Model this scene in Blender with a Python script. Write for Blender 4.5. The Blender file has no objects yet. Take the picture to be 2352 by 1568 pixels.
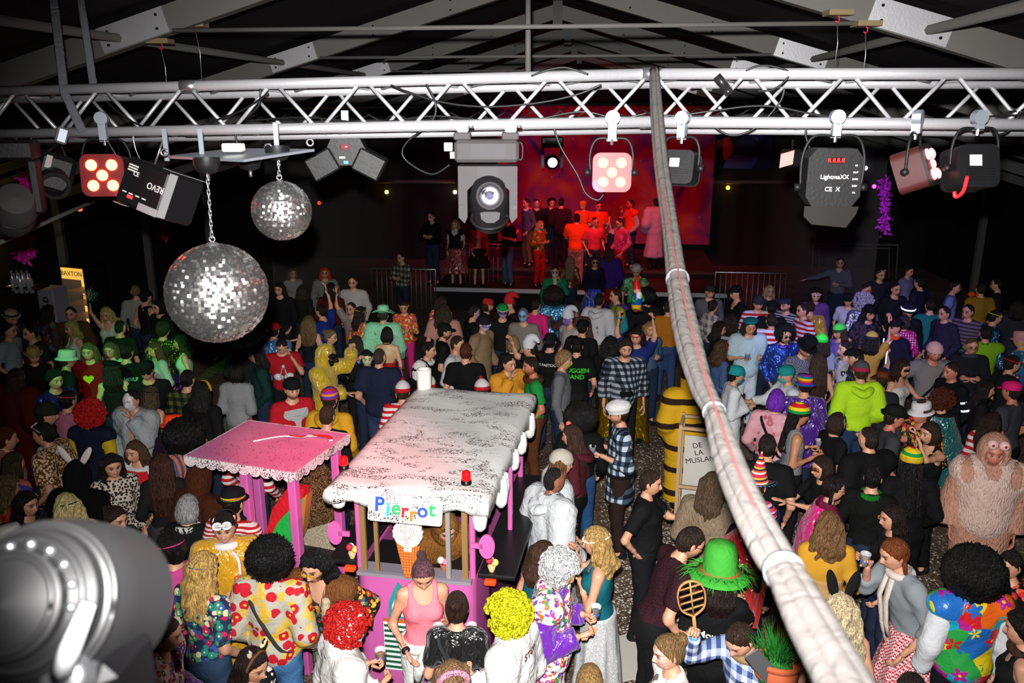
import bpy, math, random
import numpy as np
from mathutils import Matrix, Vector
PI = math.pi
SC = bpy.context.scene
COL = SC.collection
random.seed(7)
RNG = np.random.default_rng(7)

# ---------------------------------------------------------------- camera
F_PX, CAM_H, PITCH = 1907.0, 4.85, math.radians(15.5)
CAM = np.array([0.0, 0.0, CAM_H])
FWD = np.array([0, math.cos(PITCH), -math.sin(PITCH)])
UPV = np.array([0, math.sin(PITCH), math.cos(PITCH)])
cam_d = bpy.data.cameras.new('camera')
cam = bpy.data.objects.new('camera', cam_d)
COL.objects.link(cam)
cam.location = CAM
cam.rotation_euler = (PI / 2 - PITCH, 0, 0)
cam_d.sensor_width = 22.2
cam_d.lens = 22.2 * F_PX / 2352
cam_d.clip_start = 0.05
cam_d.clip_end = 200
cam_d.dof.use_dof = True
cam_d.dof.focus_distance = 7.0
cam_d.dof.aperture_fstop = 2.2
SC.camera = cam

def ray(px, py):
    return FWD + np.array([(px - 1176) / F_PX, 0, 0]) + UPV * ((784 - py) / F_PX)
def at(px, py, z):            # the point of the horizontal plane z that shows at a pixel
    d = ray(px, py); return CAM + d * ((z - CAM_H) / d[2])
def atd(px, py, dep):         # a point at a depth along the view axis
    return CAM + ray(px, py) * dep
def aty(px, py, y):
    d = ray(px, py); return CAM + d * (y / d[1])

# ---------------------------------------------------------------- world, exposure, lights
vs = SC.view_settings
vs.view_transform = 'Standard'; vs.look = 'None'; vs.gamma = 1.0; vs.use_curve_mapping = False
vs.exposure = 0.0
w = bpy.data.worlds.new('world'); SC.world = w; w.use_nodes = True
w.node_tree.nodes['Background'].inputs[0].default_value = (0.5, 0.45, 0.5, 1)
w.node_tree.nodes['Background'].inputs[1].default_value = 0.004
SC.cycles.use_denoising = True
SC.cycles.use_adaptive_sampling = True
SC.cycles.adaptive_threshold = .06
SC.cycles.max_bounces = 4
SC.cycles.diffuse_bounces = 1
SC.cycles.glossy_bounces = 2
SC.cycles.volume_bounces = 0
SC.cycles.sample_clamp_indirect = 4.0

def lin(c):
    if isinstance(c, str):
        c = c.lstrip('#')
        if len(c) == 3: c = ''.join(ch * 2 for ch in c)
        c = [int(c[i:i + 2], 16) / 255 for i in (0, 2, 4)]
        c = [((v + .055) / 1.055) ** 2.4 if v > .04045 else v / 12.92 for v in c]
    return (c[0], c[1], c[2], 1.0)

def lamp(name, kind, loc, energy, color=(1, 1, 1), target=None, size=.1, angle=60, blend=.5):
    l = bpy.data.lights.new(name, kind); l.energy = energy; l.color = color[:3]
    o = bpy.data.objects.new(name, l); COL.objects.link(o); o.location = loc
    if kind == 'SPOT':
        l.spot_size = math.radians(angle); l.spot_blend = blend; l.shadow_soft_size = size
    elif kind == 'POINT': l.shadow_soft_size = size
    if target is not None:
        o.rotation_euler = (Vector(target) - Vector(loc)).to_track_quat('-Z', 'Y').to_euler()
    return o

# the flash on the camera
lamp('camera_flash', 'SPOT', tuple(CAM + np.array([-.04, .02, .17])), 4500, (1, .97, .95), tuple(CAM + ray(1340, 800) * 8), .03, 85, 1.0)
# stage and club lamps that hang in the tent
lamp('stage_red', 'SPOT', (1.2, 17.5, 5.4), 760, (1, .03, .06), (2.2, 23.5, 1.8), .15, 85, .8)
lamp('stage_red_near', 'SPOT', (2.6, 19, 5.3), 480, (1, .05, .04), (2.6, 22.5, 1.5), .15, 80, .8)
lamp('stage_magenta', 'SPOT', (-.3, 19.5, 5.6), 380, (.9, .06, .5), (.6, 24.5, 2.6), .15, 80, .8)
lamp('floor_green', 'SPOT', (-5.2, 6.5, 4.4), 900, (.06, 1, .2), (-5.3, 11.4, 1.3), .06, 26, .8)
lamp('floor_green_right', 'SPOT', (-2.5, 6.5, 5.0), 420, (.1, 1, .4), (-2.2, 12.4, 1.4), .06, 13, .7)
lamp('floor_violet', 'SPOT', (3.6, 8.2, 4.9), 900, (.28, .2, 1), (5.7, 13.6, 1.3), .08, 42, .9)
lamp('floor_blue', 'SPOT', (3.2, 7.5, 5.1), 520, (.25, .55, 1), (4.2, 11.6, 1.4), .06, 20, .8)
lamp('floor_warm', 'POINT', (-9.5, 15.5, 2.5), 12, (1, .7, .3), None, .1)

# ---------------------------------------------------------------- helpers for meshes
def V3(*a): return np.array(a, float)

def join(*parts):
    vs_, fs, n = [], [], 0
    for v, f in parts:
        v = np.asarray(v, float).reshape(-1, 3)
        vs_.append(v); fs += [tuple(int(i) + n for i in q) for q in f]; n += len(v)
    return (np.vstack(vs_) if vs_ else np.zeros((0, 3))), fs

def xf(vf, M):
    v = np.asarray(vf[0], float); M = np.array(M)
    return v @ M[:3, :3].T + M[:3, 3], vf[1]

def T(x=0, y=0, z=0): return Matrix.Translation((x, y, z))
def R(a, ax): return Matrix.Rotation(math.radians(a), 4, ax)
def S(x, y=None, z=None):
    return Matrix.Diagonal((x, x if y is None else y, x if z is None else z, 1))

def box(lo, hi, bev=0.0):
    lo, hi = np.minimum(lo, hi).astype(float), np.maximum(lo, hi).astype(float)
    if bev <= 0:
        v = np.array([[x, y, z] for x in (lo[0], hi[0]) for y in (lo[1], hi[1]) for z in (lo[2], hi[2])])
        return v, [(0, 1, 3, 2), (4, 6, 7, 5), (0, 4, 5, 1), (2, 3, 7, 6), (0, 2, 6, 4), (1, 5, 7, 3)]
    b = min(bev, .45 * (hi - lo).min())
    # bevelled box: 24 verts, one triple per corner
    v, idx = [], {}
    for i, x in enumerate((lo[0], hi[0])):
        for j, y in enumerate((lo[1], hi[1])):
            for k, z in enumerate((lo[2], hi[2])):
                sx, sy, sz = (1 - 2 * i), (1 - 2 * j), (1 - 2 * k)
                for a, p in enumerate(((x, y + sy * b, z + sz * b), (x + sx * b, y, z + sz * b), (x + sx * b, y + sy * b, z))):
                    idx[i, j, k, a] = len(v); v.append(p)
    f = []
    def q(l, flip): f.append(tuple(l[::-1] if flip else l))
    for s in (0, 1):
        q([idx[s, 0, 0, 0], idx[s, 0, 1, 0], idx[s, 1, 1, 0], idx[s, 1, 0, 0]], s == 0)
        q([idx[0, s, 0, 1], idx[1, s, 0, 1], idx[1, s, 1, 1], idx[0, s, 1, 1]], s == 1)
        q([idx[0, 0, s, 2], idx[0, 1, s, 2], idx[1, 1, s, 2], idx[1, 0, s, 2]], s == 1)
    for i in (0, 1):
        for j in (0, 1):
            q([idx[i, j, 0, 0], idx[i, j, 1, 0], idx[i, j, 1, 1], idx[i, j, 0, 1]], i != j)
    for i in (0, 1):
        for k in (0, 1):
            q([idx[i, 0, k, 0], idx[i, 1, k, 0], idx[i, 1, k, 2], idx[i, 0, k, 2]], i == k)
    for j in (0, 1):
        for k in (0, 1):
            q([idx[0, j, k, 1], idx[1, j, k, 1], idx[1, j, k, 2], idx[0, j, k, 2]], j != k)
    for i in (0, 1):
        for j in (0, 1):
            for k in (0, 1):
                q([idx[i, j, k, 0], idx[i, j, k, 1], idx[i, j, k, 2]], (i + j + k) % 2 == 1)
    return np.array(v), f

def frame_from(d):
    d = np.asarray(d, float); d = d / (np.linalg.norm(d) + 1e-12)
    a = np.array([0, 0, 1.0]) if abs(d[2]) < .95 else np.array([1.0, 0, 0])
    u = np.cross(a, d); u /= np.linalg.norm(u)
    return u, np.cross(d, u)

def tube(pts, r, n=8, cap=True, flat=1.0):
    pts = np.asarray(pts, float); m = len(pts)
    rr = np.full(m, r, float) if np.isscalar(r) else np.asarray(r, float)
    v, f = [], []
    u = None
    for i in range(m):
        d = pts[min(i + 1, m - 1)] - pts[max(i - 1, 0)]
        d = d / (np.linalg.norm(d) + 1e-12)
        if u is None: u, w_ = frame_from(d)
        else:
            u = u - d * (u @ d); u /= np.linalg.norm(u) + 1e-12; w_ = np.cross(d, u)
        for k in range(n):
            a = 2 * PI * k / n
            v.append(pts[i] + rr[i] * (math.cos(a) * u + math.sin(a) * w_ * flat))
    for i in range(m - 1):
        for k in range(n):
            a, b = i * n + k, i * n + (k + 1) % n
            f.append((a, b, b + n, a + n))
    if cap:
        f.append(tuple(range(n))[::-1]); f.append(tuple((m - 1) * n + k for k in range(n)))
    return np.array(v), f

def cyl(a, b, r, n=12, r2=None):
    return tube([a, b], [r, r if r2 is None else r2], n)

def lathe(prof, n=24, phase=0.0, close=False):
    v, f = [], []
    m = len(prof)
    for (r, z) in prof:
        for k in range(n):
            a = 2 * PI * k / n + phase
            v.append((r * math.cos(a), r * math.sin(a), z))
    for i in range(m - 1):
        for k in range(n):
            a, b = i * n + k, i * n + (k + 1) % n
            f.append((a, b, b + n, a + n))
    if close:
        f.append(tuple(range(n))[::-1]); f.append(tuple((m - 1) * n + k for k in range(n)))
    return np.array(v), f

def sphere(c, r, n=16, m=10):
    r = np.ones(3) * r
    prof = [(math.sin(PI * i / m) + 1e-5, -math.cos(PI * i / m)) for i in range(m + 1)]
    v, f = lathe(prof, n)
    return v * r + np.asarray(c, float), f

def prism(poly, d0, d1, axis='y'):
    """polygon (x,z) extruded along y from d0 to d1 (counter-clockwise seen from -y)"""
    n = len(poly)
    v = [(p[0], d0, p[1]) for p in poly] + [(p[0], d1, p[1]) for p in poly]
    f = [tuple(range(n)), tuple(range(2 * n - 1, n - 1, -1))]
    for i in range(n):
        j = (i + 1) % n
        f.append((i, i + n, j + n, j))
    v = np.array(v, float)
    if axis == 'z': v = v[:, [0, 2, 1]]
    return v, f

def rrect(x0, z0, x1, z1, r, k=5):
    out = []
    for cx, cz, a0 in ((x1 - r, z0 + r, -90), (x1 - r, z1 - r, 0), (x0 + r, z1 - r, 90), (x0 + r, z0 + r, 180)):
        for i in range(k):
            a = math.radians(a0 + 90 * i / (k - 1)); out.append((cx + r * math.cos(a), cz + r * math.sin(a)))
    return out

def catmull(pts, k=6):
    pts = np.asarray(pts, float); out = []
    n = len(pts)
    for i in range(n - 1):
        p0, p1, p2, p3 = pts[max(i - 1, 0)], pts[i], pts[i + 1], pts[min(i + 2, n - 1)]
        for j in range(k):
            t = j / k
            out.append(.5 * ((2 * p1) + (-p0 + p2) * t + (2 * p0 - 5 * p1 + 4 * p2 - p3) * t * t + (-p0 + 3 * p1 - 3 * p2 + p3) * t ** 3))
    out.append(pts[-1])
    return np.array(out)

def raw_mesh(name, V, F, smooth=True):
    me = bpy.data.meshes.new(name)
    me.from_pydata(np.asarray(V, float).tolist(), [], F if isinstance(F, list) else F.tolist())
    if smooth: me.shade_smooth()
    return me

def fast_mesh(name, V, Q, smooth=True, tri=None):
    """quads (N,4) as arrays"""
    me = bpy.data.meshes.new(name)
    V = np.asarray(V, np.float32); Q = np.asarray(Q, np.int32)
    me.vertices.add(len(V)); me.vertices.foreach_set('co', V.ravel())
    k = Q.shape[1]
    me.loops.add(len(Q) * k); me.loops.foreach_set('vertex_index', Q.ravel())
    me.polygons.add(len(Q)); me.polygons.foreach_set('loop_start', np.arange(len(Q), dtype=np.int32) * k)
    me.update(calc_edges=True); me.validate()
    if smooth: me.shade_smooth()
    return me

def thing(name, label, cat, M=None, group=None, kind=None):
    o = bpy.data.objects.new(name, None); COL.objects.link(o); o.empty_display_size = .1
    if M is not None: o.matrix_world = M if isinstance(M, Matrix) else Matrix.Translation(tuple(M))
    o['label'] = label; o['category'] = cat
    if group: o['group'] = group
    if kind: o['kind'] = kind
    o['_m'] = [v for row in (M if isinstance(M, Matrix) else Matrix.Translation(tuple(M)) if M is not None else Matrix()) for v in row]
    return o

def put(name, vf, m, parent=None, world=False, smooth=True, label=None, auto=None, mesh=None):
    """one mesh object; with world=True the vertices are given in world space"""
    if mesh is None:
        v, f = vf
        if world and parent is not None:
            r = parent
            while r.parent is not None: r = r.parent
            Mi = np.array(Matrix([r['_m'][i * 4:i * 4 + 4] for i in range(4)]).inverted())
            v = np.asarray(v) @ Mi[:3, :3].T + Mi[:3, 3]
        mesh = raw_mesh(name, v, f, smooth and auto is None)
        if auto is not None: mesh.shade_smooth(); sharp(mesh, auto)
    o = bpy.data.objects.new(name, mesh); COL.objects.link(o)
    if m is not None:
        if len(mesh.materials) == 0: mesh.materials.append(m)
        elif mesh.materials[0] != m:
            o.material_slots[0].link = 'OBJECT'; o.material_slots[0].material = m
    if parent is not None: o.parent = parent
    if label: o['label'] = label
    return o

def sharp(me, deg):
    import bmesh
    bm = bmesh.new(); bm.from_mesh(me)
    bmesh.ops.recalc_face_normals(bm, faces=bm.faces)
    lim = math.radians(deg)
    for e in bm.edges:
        e.smooth = not (len(e.link_faces) != 2 or e.calc_face_angle(0) > lim)
    bm.to_mesh(me); bm.free()

def fixn(o):
    import bmesh
    bm = bmesh.new(); bm.from_mesh(o.data); bmesh.ops.recalc_face_normals(bm, faces=bm.faces); bm.to_mesh(o.data); bm.free(); return o

def tag(o, label, cat, group=None, kind=None):
    o['label'] = label; o['category'] = cat
    if group: o['group'] = group
    if kind: o['kind'] = kind
    return o

def struct(name, vf, m, label=None, smooth=False, cat=None):
    o = put(name, vf, m, smooth=smooth); o['kind'] = 'structure'
    if label: o['label'] = label
    if cat: o['category'] = cat
    return o

def text_mesh(s, size, depth=.002, offset=0.0, align='CENTER'):
    c = bpy.data.curves.new('t', 'FONT'); c.body = s; c.size = size; c.extrude = depth; c.offset = offset
    c.align_x = align; c.align_y = 'CENTER'; c.resolution_u = 3
    o = bpy.data.objects.new('t', c); COL.objects.link(o)
    me = bpy.data.meshes.new_from_object(o.evaluated_get(bpy.context.evaluated_depsgraph_get()))
    bpy.data.objects.remove(o); bpy.data.curves.remove(c)
    v = np.array([p.co[:] for p in me.vertices]) if len(me.vertices) else np.zeros((0, 3))
    f = [tuple(p.vertices) for p in me.polygons]
    bpy.data.meshes.remove(me)
    return v, f          # lies in xy, faces +z

# ---------------------------------------------------------------- materials
MATS = {}
def newmat(name):
    m = bpy.data.materials.new(name); m.use_nodes = True
    nt = m.node_tree; b = nt.nodes['Principled BSDF']
    return m, nt, b
def node(nt, t, **kw):
    n = nt.nodes.new(t)
    for k, v in kw.items(): setattr(n, k, v)
    return n
def ramp(nt, fac, stops, interp='LINEAR'):
    n = nt.nodes.new('ShaderNodeValToRGB'); n.color_ramp.interpolation = interp
    e = n.color_ramp.elements
    while len(e) < len(stops): e.new(.5)
    for i, (p, c) in enumerate(stops): e[i].position = p; e[i].color = lin(c)
    nt.links.new(fac, n.inputs[0]); return n.outputs[0]
def coords(nt, scale=(1, 1, 1), rot=(0, 0, 0)):
    tc = nt.nodes.new('ShaderNodeTexCoord'); mp = nt.nodes.new('ShaderNodeMapping')
    mp.inputs['Scale'].default_value = scale; mp.inputs['Rotation'].default_value = rot
    nt.links.new(tc.outputs['Object'], mp.inputs[0]); return mp.outputs[0]
def bump(nt, b, h, strength=.3, dist=.01):
    n = nt.nodes.new('ShaderNodeBump'); n.inputs['Strength'].default_value = strength; n.inputs['Distance'].default_value = dist
    nt.links.new(h, n.inputs['Height']); nt.links.new(n.outputs[0], b.inputs['Normal'])
def tex(nt, kind, vec, scale, **kw):
    n = nt.nodes.new('ShaderNodeTex' + kind)
    nt.links.new(vec, n.inputs['Vector'])
    n.inputs['Scale'].default_value = scale
    for k, v in kw.items():
        if k in n.inputs: n.inputs[k].default_value = v
        else: setattr(n, k, v)
    return n
def math_(nt, op, a, b=None, c=None):
    n = nt.nodes.new('ShaderNodeMath'); n.operation = op
    for i, v in enumerate((a, b, c)):
        if v is None: continue
        if isinstance(v, (int, float)): n.inputs[i].default_value = v
        else: nt.links.new(v, n.inputs[i])
    return n.outputs[0]
def mixc(nt, fac, a, b):
    n = nt.nodes.new('ShaderNodeMix'); n.data_type = 'RGBA'
    for i, v in ((0, fac), (6, a), (7, b)):
        if isinstance(v, (int, float)): n.inputs[i].default_value = v
        elif isinstance(v, (str, tuple)): n.inputs[i].default_value = lin(v)
        else: nt.links.new(v, n.inputs[i])
    return n.outputs[2]

def simple(name, color, rough=.6, metal=0.0, spec=.3, bumpy=0, emit=None, estr=1, alpha=1, trans=0, coat=0):
    key = ('s', name, str(color), rough, metal, emit, estr, alpha, trans)
    if key in MATS: return MATS[key]
    m, nt, b = newmat(name)
    b.inputs['Base Color'].default_value = lin(color); b.inputs['Roughness'].default_value = rough
    b.inputs['Metallic'].default_value = metal; b.inputs['Specular IOR Level'].default_value = spec
    if coat: b.inputs['Coat Weight'].default_value = coat
    if emit: b.inputs['Emission Color'].default_value = lin(emit); b.inputs['Emission Strength'].default_value = estr
    if alpha < 1: b.inputs['Alpha'].default_value = alpha
    if trans: b.inputs['Transmission Weight'].default_value = trans
    v = coords(nt)
    n = tex(nt, 'Noise', v, 9.0, Detail=4.0)
    c = mixc(nt, math_(nt, 'MULTIPLY', n.outputs[0], .35), color, tuple(x * .72 for x in lin(color)[:3]))
    nt.links.new(c, b.inputs['Base Color'])
    if bumpy:
        n2 = tex(nt, 'Noise', v, 60.0 * bumpy, Detail=3.0); bump(nt, b, n2.outputs[0], .25, .004)
    MATS[key] = m; return m

def fabric(kind, *cols):
    """cloth materials; the pattern sits in the garment's own space"""
    key = ('f', kind) + cols
    if key in MATS: return MATS[key]
    m, nt, b = newmat(kind + '_cloth')
    v = coords(nt)
    c1 = cols[0] if cols else '#888'
    rough, col = .85, None
    wr = tex(nt, 'Noise', v, 11.0, Detail=3.0, Distortion=1.2)
    hb = wr.outputs[0]; bs, bd = .55, .025
    if kind in ('plain', 'knit', 'denim', 'fur', 'paper'):
        n = tex(nt, 'Noise', v, 5.0, Detail=3.0)
        col = mixc(nt, math_(nt, 'MULTIPLY', n.outputs[0], .5), c1, tuple(x * .7 for x in lin(c1)[:3]))
        if kind == 'knit':
            wv = tex(nt, 'Wave', coords(nt, (1, 1, 1)), 55.0, bands_direction='Z', Distortion=1.0); hb = wv.outputs[0]; bs, bd = .35, .006
        if kind == 'fur':
            n2 = tex(nt, 'Noise', coords(nt, (70, 70, 26)), 1.0, Detail=4.0); hb = n2.outputs[0]; bs, bd = 1.0, .03
            col = mixc(nt, n2.outputs[0], tuple(min(1, x * 1.25) for x in lin(c1)[:3]), tuple(x * .45 for x in lin(c1)[:3])); rough = 1.0
        if kind == 'denim':
            n2 = tex(nt, 'Noise', v, 160.0); col = mixc(nt, n2.outputs[0], c1, tuple(min(1, x * 1.9) for x in lin(c1)[:3]))
        if kind == 'paper': rough = .55; bs = .9
    elif kind == 'satin':
        n = tex(nt, 'Noise', coords(nt, (9, 9, 4)), 1.0, Detail=2.0, Distortion=2.5); hb = n.outputs[0]; bs, bd = .8, .05
        col = mixc(nt, n.outputs[0], c1, tuple(x * .75 for x in lin(c1)[:3])); rough = .27
        b.inputs['Sheen Weight'].default_value = .3; b.inputs['Specular IOR Level'].default_value = .9
    elif kind == 'foil':
        n = tex(nt, 'Noise', coords(nt, (10, 10, 6)), 1.0, Detail=3.0, Distortion=2.0); hb = n.outputs[0]; bs, bd = .9, .05
        b.inputs['Metallic'].default_value = .75; rough = .25; b.inputs['Base Color'].default_value = lin(c1)
        col = mixc(nt, n.outputs[0], c1, tuple(x * .6 for x in lin(c1)[:3]))
    elif kind == 'glitter':
        vo = tex(nt, 'Voronoi', v, 190.0); g = math_(nt, 'GREATER_THAN', vo.outputs['Color'], .62)
        col = mixc(nt, g, c1, cols[1] if len(cols) > 1 else '#ffffff'); rough = .3; hb = vo.outputs['Color']; bs, bd = .7, .01
        b.inputs['Metallic'].default_value = .35
    elif kind in ('stripe', 'vstripe'):
        sx = nt.nodes.new('ShaderNodeSeparateXYZ'); nt.links.new(v, sx.inputs[0])
        per = cols[2] if len(cols) > 2 else .09
        s = math_(nt, 'GREATER_THAN', math_(nt, 'FRACT', math_(nt, 'DIVIDE', sx.outputs[2 if kind == 'stripe' else 0], per)), .5)
        col = mixc(nt, s, c1, cols[1])
    elif kind == 'bands':          # several horizontal colours
        sx = nt.nodes.new('ShaderNodeSeparateXYZ'); nt.links.new(v, sx.inputs[0])
        per = cols[-1]; cc = cols[:-1]
        fr = math_(nt, 'FRACT', math_(nt, 'DIVIDE', sx.outputs[2], per))
        col = ramp(nt, fr, [(i / len(cc), c) for i, c in enumerate(cc)], 'CONSTANT')
    elif kind == 'plaid':
        sx = nt.nodes.new('ShaderNodeSeparateXYZ'); nt.links.new(v, sx.inputs[0])
        xy = math_(nt, 'ADD', sx.outputs[0], sx.outputs[1])
        per = cols[3] if len(cols) > 3 else .075
        a = math_(nt, 'GREATER_THAN', math_(nt, 'FRACT', math_(nt, 'DIVIDE', sx.outputs[2], per)), .5)
        bb = math_(nt, 'GREATER_THAN', math_(nt, 'FRACT', math_(nt, 'DIVIDE', xy, per)), .5)
        col = ramp(nt, math_(nt, 'MULTIPLY', math_(nt, 'ADD', a, bb), .45), [(0, c1), (.3, cols[1]), (.7, cols[2])], 'CONSTANT')
    elif kind == 'check':
        ck = tex(nt, 'Checker', v, 1 / cols[2]); ck.inputs[1].default_value = lin(c1); ck.inputs[2].default_value = lin(cols[1]); col = ck.outputs[0]
    elif kind in ('floral', 'patch'):
        sc = cols[0]; cc = cols[1:]
        vo = tex(nt, 'Voronoi', tex(nt, 'Noise', v, 4.0).outputs[1] if False else v, sc, Randomness=1.0)
        sh = nt.nodes.new('ShaderNodeSeparateXYZ'); nt.links.new(vo.outputs['Color'], sh.inputs[0])
        colr = ramp(nt, sh.outputs[0], [(i / len(cc), c) for i, c in enumerate(cc)], 'CONSTANT')
        if kind == 'floral':
            core = math_(nt, 'LESS_THAN', vo.outputs['Distance'], .2)
            edge = math_(nt, 'GREATER_THAN', vo.outputs['Distance'], .62)
            colr = mixc(nt, core, colr, cc[0]); colr = mixc(nt, edge, colr, cc[-1])
        col = colr; rough = .7
    elif kind == 'flowers':        # big flowers with petals on a ground
        sc = cols[0]; cc = cols[1:]
        vo = tex(nt, 'Voronoi', v, sc, Randomness=.8)
        sub = nt.nodes.new('ShaderNodeVectorMath'); sub.operation = 'SUBTRACT'
        sc_v = nt.nodes.new('ShaderNodeVectorMath'); sc_v.operation = 'SCALE'; sc_v.inputs['Scale'].default_value = sc
        nt.links.new(v, sub.inputs[0]); nt.links.new(vo.outputs['Position'], sub.inputs[1])
        sp = nt.nodes.new('ShaderNodeSeparateXYZ'); nt.links.new(sub.outputs[0], sp.inputs[0])
        ang = math_(nt, 'ARCTAN2', sp.outputs[2], sp.outputs[0])
        pet = math_(nt, 'MULTIPLY_ADD', math_(nt, 'COSINE', math_(nt, 'MULTIPLY', ang, 5.0)), .11, .36)
        infl = math_(nt, 'LESS_THAN', vo.outputs['Distance'], pet)
        core = math_(nt, 'LESS_THAN', vo.outputs['Distance'], .13)
        sh = nt.nodes.new('ShaderNodeSeparateXYZ'); nt.links.new(vo.outputs['Color'], sh.inputs[0])
        pc = ramp(nt, sh.outputs[0], [(i / len(cc), c) for i, c in enumerate(cc)], 'CONSTANT')
        vg = tex(nt, 'Voronoi', v, sc * .8); sg = nt.nodes.new('ShaderNodeSeparateXYZ'); nt.links.new(vg.outputs['Color'], sg.inputs[0])
        gc = ramp(nt, sg.outputs[1], [(i / len(cc), c) for i, c in enumerate(cc[::-1])], 'CONSTANT')
        col = mixc(nt, core, mixc(nt, infl, gc, pc), cc[1]); rough = .3
        b.inputs['Specular IOR Level'].default_value = .8
    elif kind == 'leo':
        vo = tex(nt, 'Voronoi', v, 42.0, feature='F1')
        n = tex(nt, 'Noise', v, 30.0)
        s = math_(nt, 'ADD', vo.outputs['Distance'], math_(nt, 'MULTIPLY', n.outputs[0], .35))
        col = ramp(nt, s, [(0, cols[1]), (.42, cols[2] if len(cols) > 2 else '#141212'), (.66, c1)], 'CONSTANT')
    elif kind == 'dots':
        vo = tex(nt, 'Voronoi', v, cols[2] if len(cols) > 2 else 30.0, Randomness=.25)
        col = mixc(nt, math_(nt, 'LESS_THAN', vo.outputs['Distance'], .3), c1, cols[1])
    elif kind == 'cow':
        n = tex(nt, 'Noise', v, 5.0); col = mixc(nt, math_(nt, 'GREATER_THAN', n.outputs[0], .53), c1, cols[1])
    b.inputs['Roughness'].default_value = rough
    if kind not in ('satin', 'foil', 'flowers', 'glitter'): b.inputs['Specular IOR Level'].default_value = .15
    nt.links.new(col, b.inputs['Base Color'])
    bump(nt, b, hb, bs, bd)
    MATS[key] = m; return m

def hairmat(c, shiny=.42):
    key = ('h', c, shiny)
    if key in MATS: return MATS[key]
    m, nt, b = newmat('hair')
    n = tex(nt, 'Noise', coords(nt, (130, 130, 14)), 1.0, Detail=3.0, Distortion=.6)
    cc = lin(c)
    col = mixc(nt, math_(nt, 'MULTIPLY', math_(nt, 'SUBTRACT', n.outputs[0], .3), 2.4), tuple(min(1, x * 1.9) for x in cc[:3]), tuple(x * .25 for x in cc[:3]))
    nt.links.new(col, b.inputs['Base Color']); b.inputs['Roughness'].default_value = shiny; b.inputs['Specular IOR Level'].default_value = .3
    bump(nt, b, n.outputs[0], 1.0, .02)
    MATS[key] = m; return m

def skinmat():
    key = ('skin',)
    if key in MATS: return MATS[key]
    m, nt, b = newmat('skin')
    a = node(nt, 'ShaderNodeAttribute', attribute_name='Col')
    n = tex(nt, 'Noise', coords(nt), 40.0, Detail=3.0)
    col = mixc(nt, math_(nt, 'MULTIPLY', n.outputs[0], .22), a.outputs[0], '#a04a38')
    nt.links.new(col, b.inputs['Base Color']); b.inputs['Roughness'].default_value = .5
    b.inputs['Subsurface Weight'].default_value = 0.0
    MATS[key] = m; return m

# ================================================================ the tent
YAW = .1097
AX = np.array([math.sin(YAW), math.cos(YAW), 0]); PE = np.array([math.cos(YAW), -math.sin(YAW), 0])
RIDGE = V3(-.785, 0, 0) + AX * 14.2; RZ = 6.305; SLOPE = .29
def tent(s, e, z):            # s along the ridge, e across it
    p = RIDGE + AX * (s - 14.2) + PE * e; return V3(p[0], p[1], z)
def roofz(e): return RZ + .12 - abs(e) * SLOPE
m_fabric_dark = fabric('plain', '#1c1b1e')
m_alu = simple('aluminium', '#b9b9bd', .42, .55, bumpy=1)
m_beam = simple('tent_beam', '#605e5b', .65, .1, .15, bumpy=1)
m_black = simple('black_plastic', '#101012', .5, 0, .25, bumpy=1)
m_blk2 = simple('black_metal', '#0d0d0f', .35, .2)
m_steel = simple('steel', '#b4b6ba', .3, .9)
m_white = simple('white_paint', '#e8e6e2', .5)
m_galv = simple('galvanised_bracket', '#9aa3ad', .4, .6)

def quad(a, b, c, d): return np.array([a, b, c, d]), [(0, 1, 2, 3)]
def slab(pts, dz):
    pts = np.array(pts, float); q = pts.copy(); q[:, 2] -= dz; n = len(pts)
    return np.vstack([pts, q]), [tuple(range(n)), tuple(range(2 * n - 1, n - 1, -1))] + [(i, i + n, (i + 1) % n + n, (i + 1) % n) for i in range(n)]

fm, nt, bb = newmat('trodden_floor')
v = coords(nt); n1 = tex(nt, 'Noise', v, 1.1, Detail=5.0); n2 = tex(nt, 'Noise', v, 24.0, Detail=4.0); vo = tex(nt, 'Voronoi', v, 46.0)
c = ramp(nt, n1.outputs[0], [(.3, '#3b2a20'), (.55, '#5c4534'), (.75, '#6d6457')])
c = mixc(nt, math_(nt, 'MULTIPLY', math_(nt, 'GREATER_THAN', n2.outputs[0], .56), .5), c, '#8c8478')
c = mixc(nt, math_(nt, 'LESS_THAN', vo.outputs['Distance'], .2), c, '#cfc9bd')
nt.links.new(c, bb.inputs['Base Color']); bump(nt, bb, n2.outputs[0], .4, .01); bb.inputs['Roughness'].default_value = .6
W2 = 11.0
struct('floor', slab([tent(-6, -W2, 0), tent(-6, W2, 0), tent(29, W2, 0), tent(29, -W2, 0)], .1), fm, 'brown trodden floor strewn with white confetti')
for side, sg in (('left', -1), ('right', 1)):
    n = 40
    pts = [tent(-6 + 35 * i / n, sg * (W2 + .08 * math.sin(i * 2.3)), 0) for i in range(n + 1)]
    vv = np.array(pts + [p + V3(0, 0, roofz(W2) + .05) for p in pts])
    struct('wall_' + side, (vv, [(i, i + 1, i + 2 + n, i + 1 + n) for i in range(n)]), m_fabric_dark, 'dark hanging tent wall on the %s side' % side, True)
n = 90
pts = [tent(27.5 + .1 * math.sin(i * 1.9), -W2 + 2 * W2 * i / n, 0) for i in range(n + 1)]
vv = np.array(pts + [V3(p[0], p[1], roofz(-W2 + 2 * W2 * i / n)) for i, p in enumerate(pts)])
struct('wall_back', (vv, [(i, i + 1, i + 2 + n, i + 1 + n) for i in range(n)]), m_fabric_dark, 'dark back wall of the tent behind the stage', True)
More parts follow.
